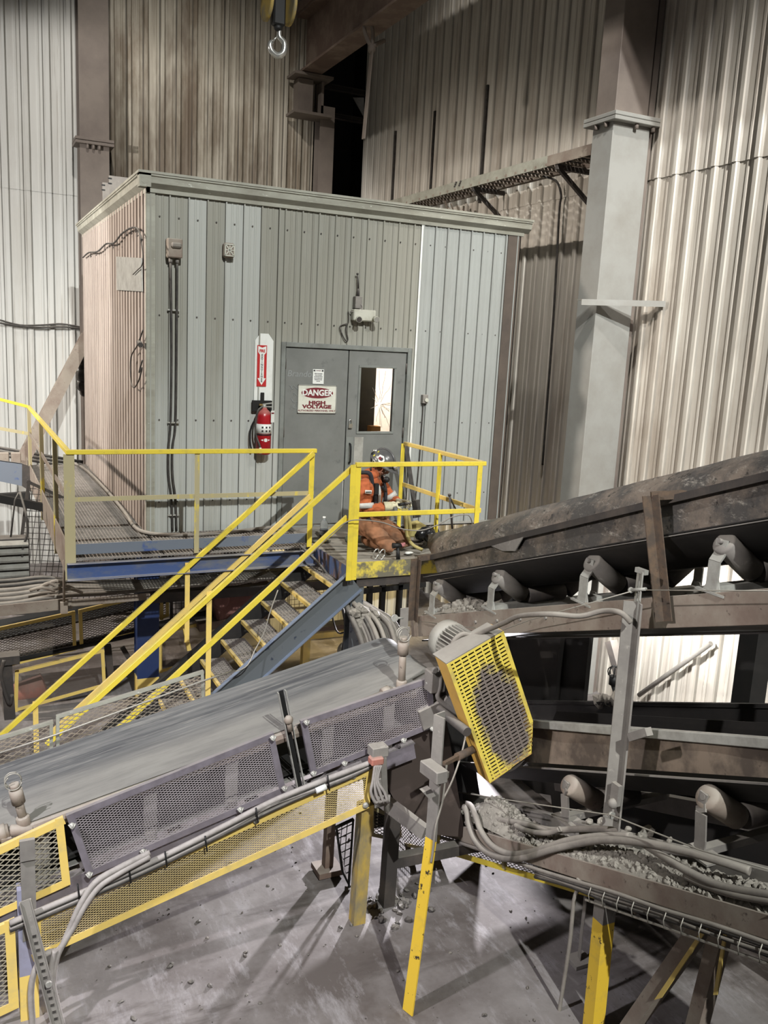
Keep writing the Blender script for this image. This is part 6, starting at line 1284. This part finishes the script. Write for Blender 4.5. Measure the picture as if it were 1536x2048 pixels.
me_part(W_, 'jacket', crumple(skin_mesh(J, chain('hem', 'belly', 'chest', 'collar')+chain('chest', 'shn', 'mid', 'eln', 'fore', 'wrn')+chain('chest', 'shf', 'elf', 'wrf'), 'belly', 4), .014, 15), M['orange'])
T_ = {'pel': (pel+V((0, 0, -.02)), .15), 'hn': (hn, .115), 'tn': ((hn+kn)/2, .1), 'kn': (kn+V((0, 0, .01)), .085), 'cn': ((kn+ann)/2+V((0, 0, .015)), .075), 'ann': (ann, .06), 'hf': (hf, .115), 'tf': ((hf+kf)/2, .1), 'kf': (kf+V((0, 0, .01)), .085), 'cf': ((kf+anf)/2+V((0, 0, .01)), .075), 'anf': (anf, .06)}
me_part(W_, 'trousers', crumple(skin_mesh(T_, chain('pel', 'hn', 'tn', 'kn', 'cn', 'ann')+chain('pel', 'hf', 'tf', 'kf', 'cf', 'anf'), 'pel', 4), .014, 13), M['orange_dirty'])
for a, b in ((ann, ton), (anf, toef)):
    Bt = {'heel': (a+V((0, 0, .02)), .062), 'mid': ((a+b)/2+V((0, 0, -.01)), .055), 'toe': (b+V((0, 0, -.015)), .045), 'sh': (a+(a-b)*-.1+V((.05, -.03, .02)), .06)}
    me_part(W_, 'boot', skin_mesh(Bt, chain('sh', 'heel', 'mid', 'toe'), 'heel'), M['boot'])
# hood
w = MB(); w.ball(neck+V((-.05, .02, .0)), .11, 14, 10, (1.05, 1.0, .62), Matrix.Rotation(-.35, 3, 'Y')); W_.part('hood', w, M['orange'])
# head: jaw, nose, ear, beard line
fd = (face*.8+V((0, 0, -.6))).normalized(); upv = (V((0, 0, 1))-fd*fd.z).normalized()
ft = {'skull': (head, .078), 'jaw': (head+fd*.045-upv*.075, .048), 'chin': (head+fd*.07-upv*.1, .026), 'brow': (head+fd*.055+upv*.01, .045), 'nose': (head+fd*.1-upv*.03, .014), 'mouth': (head+fd*.078-upv*.062, .02)}
hm = me_part(W_, 'face', skin_mesh(ft, [('skull', 'jaw'), ('jaw', 'chin'), ('skull', 'brow'), ('brow', 'nose'), ('jaw', 'mouth')], 'skull'), M['skin'])
sn_ = -lat
w = MB()
for s_ in (sn_, -sn_): w.ball(head+s_*.078-upv*.02+fd*.0, .03, 8, 6, (.6, .4, 1)); 
W_.part('ears', w, M['skin'])
w = MB()
for s_ in (sn_, -sn_): w.ball(head+fd*.093+s_*.032-upv*.005, .011, 8, 6)
W_.part('eyes', w, M['white'])
w = MB(); w.tube([head+fd*.1+sn_*.02-upv*.065, head+fd*.105-upv*.062, head+fd*.1-sn_*.02-upv*.065], .004, 6, 3); W_.part('lips', w, M['dull_red'])
w = MB(); w.ball(head-fd*.035-upv*.03, .078, 10, 8, (.9, .95, 1)); W_.part('hair', w, M['strap'])
# hard hat
hu = (upv*.96-fd*.15).normalized(); hf_ = hu.cross(lat).normalized(); hf_ = hf_ if hf_.dot(fd) > 0 else -hf_
hc = head+hu*.045
w = MB(); b = len(w.v); n, m_ = 28, 9
for i in range(m_+1):
    th = math.pi/2*i/m_
    for k in range(n):
        a = 6.2832*k/n; r = 1.0+(.05 if math.cos(a) > 0 else 0); w.v.append(hc+(hf_*(.142*math.cos(a))+lat*(.118*math.sin(a)))*math.sin(th)+hu*(.128*math.cos(th)))
for k in range(n):
    a = 6.2832*k/n; x_ = .16+(.055*max(0, math.cos(a))**2); w.v.append(hc+hf_*(x_*math.cos(a))+lat*(.132*math.sin(a))-hu*.012)
for k in range(n):
    a = 6.2832*k/n; x_ = .158+(.055*max(0, math.cos(a))**2); w.v.append(hc+hf_*(x_*math.cos(a))+lat*(.13*math.sin(a))-hu*.02)
for i in range(m_+2):
    for k in range(n): j = (k+1) % n; w.face((b+i*n+k, b+(i+1)*n+k, b+(i+1)*n+j, b+i*n+j), True)
hat = W_.part('hard_hat', w, M['hat'])
w = MB(); w.tube([hc+hf_*.145*math.cos(t_)+hu*.133*math.sin(t_)*1.0 for t_ in [math.pi*k/14 for k in range(15)]], .012, 6); W_.part('ridge', w, M['hat'], hat)
def hatp(az, el, o=1.02): return hc+(hf_*(.142*math.cos(az))+sn_*(.118*math.sin(az)))*(math.cos(el)*o)+hu*(.128*math.sin(el)*o)
def sticker(nm, pts, mt): w = MB(); w.slab([hatp(a, e, 1.03) for a, e in pts], hatp(pts[0][0], pts[0][1], 1.04)-hatp(pts[0][0], pts[0][1], 1.03)); return W_.part(nm, w, mt, hat)
sticker('white_sticker', ((1.15, .15), (1.5, .1), (1.75, .3), (1.8, .62), (1.35, .72), (1.1, .45)), M['white'])
sticker('sticker_print', ((1.45, .25), (1.68, .3), (1.65, .52), (1.42, .5)), M['maroon'])
sticker('yellow_tape', ((2.15, .1), (2.3, .1), (2.35, .75), (2.2, .75)), M['hat_yellow'])
sticker('red_mark', ((.75, .2), (.85, .2), (.85, .45), (.75, .45)), M['red_sign'])
w = MB(); q = hatp(0.1, .25, 1.08); w.lathe(q, hf_, [(0, .02), (.03, .025), (.035, .02)], 12); w.ball(hatp(3.0, .3, 1.05), .03, 8, 6, (1, 1, .8)); W_.part('cap_lamp', w, M['chrome'], hat)
w = MB(); w.tube([hatp(2.7, .2, 1.06), hatp(2.75, -.1, 1.1), neck+V((-.08, -.05, .05))], .01, 6, 4); W_.part('lamp_cord', w, M['black'], hat)
w = MB(); g0 = head+fd*.09; w.slab([g0+sn_*.06+upv*.035, g0-sn_*.06+upv*.035, g0-sn_*.06+upv*.075+fd*.03, g0+sn_*.06+upv*.075+fd*.03], fd*.015); W_.part('goggles', w, M['black'])
# harness, tape, patch, radio
w = MB()
def strap(pts, wd=.024): w.tube(pts, wd, 6, 4)
strap([shn+V((-.02, .05, .09)), shn+V((.05, -.02, .085)), chest+face*.1-lat*.11+V((0, 0, .05)), chest+face*.13-lat*.1+V((0, 0, -.06)), belly+face*.13-lat*.1])
strap([shf+V((0, 0, .09)), chest+face*.12+lat*.1, belly+face*.12+lat*.1]); strap([pel+face*.13-lat*.12, pel-lat*.165, pel-face*.12-lat*.1], .028); strap([shn+V((-.06, .03, .02)), belly-face*.13-lat*.06], .022)
W_.part('harness', w, M['strap'])
w = MB(); w.box(chest+face*.14-lat*.1+V((0, 0, .03)), (.05, .04, .12)); w.tube([chest+face*.18-lat*.05+V((0, 0, .06)), chest+face*.2+V((0, 0, .0)), chest+face*.17+V((0, 0, .1))], .018, 6, 4); w.ball(chest+face*.2+V((0, 0, .13)), .035, 10, 8); W_.part('radio_mic', w, M['black'], bevel=.008)
w = MB(); ar = (eln-shn).normalized(); q = shn+(eln-shn)*.86; w.cyl(q-ar*.028, q+ar*.028, .083, n=18); q2 = shf+(elf-shf)*.8; a2 = (elf-shf).normalized(); w.cyl(q2-a2*.028, q2+a2*.028, .078, n=18)
w.tube([chest+face*.135-lat*.06+V((0, 0, .06)), chest+face*.155-lat*.06, belly+face*.145-lat*.05], .02, 6, 4); W_.part('reflective_tape', w, M['silver'])
w = MB(); pc = shn+(eln-shn)*.33-lat*.0+V((.0, -.081, .0)); w.slab([pc+V((-.035, .004, -.015)), pc+V((.038, -.002, -.02)), pc+V((.038, -.002, .018)), pc+V((-.035, .004, .022))], (0, -.004, 0)); pt = W_.part('arm_patch', w, M['white'])
w = MB()
for k in range(5): w.box(pc+V((-.022+.0115*k, -.0045, .001)), (.008, .002, .012))
W_.part('patch_print', w, M['ink'], pt)
# gloves: palm, four bent fingers, thumb
def glove(wr, d, palm, side, cuff_from, curl):
    d = d.normalized(); palm = (palm-d*palm.dot(d)).normalized(); s_ = side.normalized()
    G_ = {'c': (wr-d*.05, .048), 'w': (wr, .036), 'p': (wr+d*.05, (.042, .024)), 'k': (wr+d*.085, (.04, .02))}; E_ = chain('c', 'w', 'p', 'k')
    for i, (o, L) in enumerate(((-.033, .062), (-.011, .075), (.011, .07), (.033, .055))):
        b0 = wr+d*.085+s_*o; p1 = b0+(d*math.cos(curl*.5)+palm*math.sin(curl*.5))*L*.45; p2 = p1+(d*math.cos(curl*1.2)+palm*math.sin(curl*1.2))*L*.33; p3 = p2+(d*math.cos(curl*1.9)+palm*math.sin(curl*1.9))*L*.28
        for nm, p, r in (('a', b0, .0125), ('b', p1, .0115), ('d', p2, .0108), ('e', p3, .0095)): G_['f%d%s' % (i, nm)] = (p, r)
        E_ += [('k', 'f%da' % i)]+chain('f%da' % i, 'f%db' % i, 'f%dd' % i, 'f%de' % i)
    t0 = wr+d*.03-s_*.035+palm*.01; t1 = t0+d*.03-s_*.022+palm*.02; t2 = t1+d*.032+palm*.016+s_*.006
    for nm, p, r in (('ta', t0, .016), ('tb', t1, .013), ('tc', t2, .0105)): G_[nm] = (p, r)
    E_ += [('p', 'ta')]+chain('ta', 'tb', 'tc')
    return skin_mesh(G_, E_, 'p', 1)
dn = (aY(806, 1008, pel.y-.3)-wrn); me_part(W_, 'glove', glove(wrn+dn.normalized()*.03, dn, V((.2, .5, -.6)), V((0, -.6, -.8)), eln, .75), M['glove'])
df = V((1, -.35, -.15)); me_part(W_, 'glove', glove(wrf+df.normalized()*.02, df, V((.1, -.8, -.5)), V((0, .5, -.85)), elf, .8), M['glove'])
w = MB(); cu = (wrn-eln).normalized(); w.cyl(wrn-cu*.03, wrn+cu*.06, .058, .045, n=16); W_.part('glove_cuff', w, M['glove'])
# what the worker holds and has around
a, b = aY(796, 1010, pel.y-.29), aY(824, 1005, pel.y-.33)
t = Thing('hand_tool', 'dark pointed tool held in the gloved hands of the worker', 'tool', a)
w = MB(); w.cyl(a, (a+b)/2, .017, n=10); t.part('grip', w, M['black']); w = MB(); w.cyl((a+b)/2, b, .02, .008, n=10); t.part('tip', w, M['steel_dark'])
w = MB(); w.tube([aY(806, 1018, 8.2), aY(811, 1032, 8.2), aY(812, 1050, 8.25), aY(814, 1072, 8.3), aY(826, 1090, 8.25), aY(845, 1100, 8.2)], .02, 6, 5); w.tube([aY(812, 1018, 8.25), aY(818, 1040, 8.25), aY(820, 1062, 8.3), aY(815, 1078, 8.35)], .022, 6, 5)
single('webbing_strap', w, M['tan'], 'khaki webbing strap hanging from the hands of the worker to the floor', 'strap')
w = MB(); c = aZ(833, 1064, .06); w.slab([c+V((-.11, 0, -.06)), c+V((.14, -.05, -.06)), c+V((.15, -.05, .05)), c+V((.03, 0, .12)), c+V((-.1, 0, .1))], (.03, .12, 0)); single('canvas_bag', w, M['tan'], 'tan canvas bag slumped on the landing beyond the worker', 'bag', bevel=.015)
w = MB()
for k in range(11): p = aZ(846+random.uniform(-3, 22), 1062+random.uniform(-2, 12), .05+.15*random.random()); w.ball(p, .06+.04*random.random(), 6, 4, (1, .8, .7+.4*random.random()))
single('plastic_bundle', w, M['plastic_black'], 'crumpled black plastic bundle on the landing by the conveyor tail', 'bundle')
w = MB(); w.tube([aZ(806, 1072, .02), aZ(830, 1082, .02), aZ(850, 1080, .03), aZ(846, 1092, .03), aZ(826, 1094, .02)], .02, 6, 5); single('black_strap', w, M['black_dusty'], 'dark strap lying on the landing past the knees of the worker', 'strap')
c = aZ(787, 1092, .16)+V((0, -.06, 0)); t = Thing('hand_drill', 'small dark hand tool with a pink grip resting at the near knee of the worker', 'tool', c-V((0, 0, .16)))
w = MB(); w.cyl(c+V((-.04, 0, .02)), c+V((.06, -.01, .02)), .03, .022); w.cyl(c+V((.02, 0, 0)), c+V((.03, -.01, -.15)), .018, .024); t.part('body', w, M['black'])
w = MB(); w.cyl(c+V((.055, -.01, .02)), c+V((.1, -.01, .035)), .024, .014); t.part('grip', w, M['pink'])
t = Thing('carabiners', 'pair of metal snap hooks on the landing edge at the knees of the worker', 'hooks', aZ(757, 1110, .0))
for k, (x_, y_) in enumerate(((749, 1106), (761, 1107))):
    c = aZ(x_, y_, .06); c.y -= .03; w = MB(); w.tube([c+V((.03*math.cos(a)+.012*math.sin(a), -.01, .055*math.sin(a))) for a in [6.2832*i/12 for i in range(13)]], .008, 6); t.part('hook', w, M['chrome'])
w = MB(); c = aZ(818, 1106, .02); w.ball(c, .05, 8, 5, (1.1, .8, .35)); single('white_rag', w, M['white'], 'small white rag on the front edge of the landing', 'rag')
c = aZ(647, 1076, 0); t = Thing('water_bottle', 'clear plastic bottle with dark liquid standing by the door sill', 'bottle', c)
xb = N('bottle plastic'); xb.b.inputs['Transmission Weight'].default_value = .85; xb.b.inputs['IOR'].default_value = 1.1; xb.fin(lin(225, 232, 236), .08)
w = MB(); w.lathe(c, (0, 0, 1), [(0, .042), (.01, .047), (.1, .047), (.11, .044), (.15, .048), (.19, .04), (.22, .018), (.235, .017)], 20); t.part('bottle', w, xb.m)
w = MB(); w.lathe(c+V((0, 0, .004)), (0, 0, 1), [(0, .04), (.095, .048), (.1, .048)], 20); t.part('label_wrap', w, M['strap'])
w = MB(); w.cyl(c+V((0, 0, .232)), c+V((0, 0, .252)), .018); t.part('cap', w, M['white'])
w = MB(); c = aZ(636, 1082, .02); w.ball(c, .06, 8, 5, (1.2, .7, .3)); w.ball(c+V((.1, -.03, 0)), .04, 8, 5, (1.2, .7, .4)); single('dusty_rag', w, M['boot'], 'dusty rag crumpled beside the bottle at the head of the stairs', 'rag')
w = MB(); w.slab([aZ(586, 1066, .03), aZ(628, 1048, .05), aZ(620, 1066, .12), aZ(596, 1078, .05)], (0, 0, .01)); single('rubber_mat', w, M['black_dusty'], 'curled dark mat at the end of the walkway grating by the door', 'mat')

# ================================================================ lamps
def spot(name, p, to, power, col, size, ang=70, blend=.5):
    l = bpy.data.lights.new(name, 'SPOT'); l.energy = power; l.color = col; l.shadow_soft_size = size; l.spot_size = math.radians(ang); l.spot_blend = blend
    o = bpy.data.objects.new(name, l); COL.objects.link(o); o.location = V(p)+UP; o.rotation_euler = (V(to)-V(p)).to_track_quat('-Z', 'Y').to_euler(); return o
def point(name, p, power, col, size):
    l = bpy.data.lights.new(name, 'POINT'); l.energy = power; l.color = col; l.shadow_soft_size = size; o = bpy.data.objects.new(name, l); COL.objects.link(o); o.location = V(p)+UP; return o
COOL, WARM, LAV = (.98, 1, .97), (1, .9, .8), (.97, .94, 1)
spot('bay_or_fill_lamp', (.6, -12.5, 15.9), (3.6, 9.2, .4), 23000, COOL, .16, 34, .5)
spot('bay_or_fill_lamp', (-5.0, 9.0, 4.6), (.6, 17.6, 2.0), 2800, (1, .97, .93), .12, 62, .2)
spot('bay_or_fill_lamp', (-5.5, 11.2, 5.6), (1.8, 12.6, 1.4), 3600, WARM, .12, 70, .6)
spot('bay_or_fill_lamp', (-3.6, 3.2, 5.2), (.5, 5.7, -1.4), 2500, LAV, .12, 50, .8)
spot('bay_or_fill_lamp', (-4.2, 2.4, 5.0), (4.0, 5.0, .5), 2300, (1, .95, .93), .12, 27, .7)  # added fill lamp, brightens the left sides of the conveyors
spot('bay_or_fill_lamp', (5.7, 2.6, 7.2), (7.6, 6.6, 1.9), 1600, (1, .96, .9), .1, 80, .7)
spot('bay_or_fill_lamp', (2.0, 12.5, 9.6), (4.2, 17.6, 4.0), 620, (1, .95, .87), .1, 75, .7)
spot('bay_or_fill_lamp', (4.2, 9.0, 9.5), (7.6, 11.5, 6.2), 420, (1, .95, .87), .1, 70, .5)
spot('bay_or_fill_lamp', (3.6, 5.0, 10.5), (7.6, 11.0, 1.6), 1500, (1, .94, .88), .1, 34, .7)
spot('work_lamp', (6.3, 7.3, -.45), (7.6, 7.6, -1.1), 190, (1, .98, .96), .08, 125, .4)
spot('work_lamp', (5.0, 11.0, -.35), (5.0, 12.4, -1.1), 190, (1, .78, .38), .06, 130, .3)
spot('work_lamp', (5.85, 9.3, -.45), (2.9, 6.0, -2.25), 2400, LAV, .06, 66, .4)
point('room_lamp', (4.9, BY+.9, 2.3), 210, (1, .92, .86), .1)
# unseen slab under the camera, added to shade the hall floor
w = MB(); w.box2((-3.5, -4, .42), (3.3, 1.0, .55)); single('slab', w, M['steel_warm'], kind='structure', loc=(2, -1, .42))
wd = bpy.data.worlds.new('hall air'); SC.world = wd; wd.use_nodes = True
wd.node_tree.nodes['Background'].inputs[0].default_value = (1, .97, .93, 1); wd.node_tree.nodes['Background'].inputs[1].default_value = .085
SC.view_settings.view_transform = 'Standard'; SC.view_settings.look = 'None'; SC.view_settings.gamma = 1; SC.view_settings.use_curve_mapping = False
SC.view_settings.exposure = 0.0
SC.cycles.use_denoising = True; SC.cycles.max_bounces = 6; SC.cycles.diffuse_bounces = 3; SC.cycles.transparent_max_bounces = 16; SC.cycles.caustics_reflective = False; SC.cycles.caustics_refractive = False; SC.cycles.sample_clamp_indirect = 6
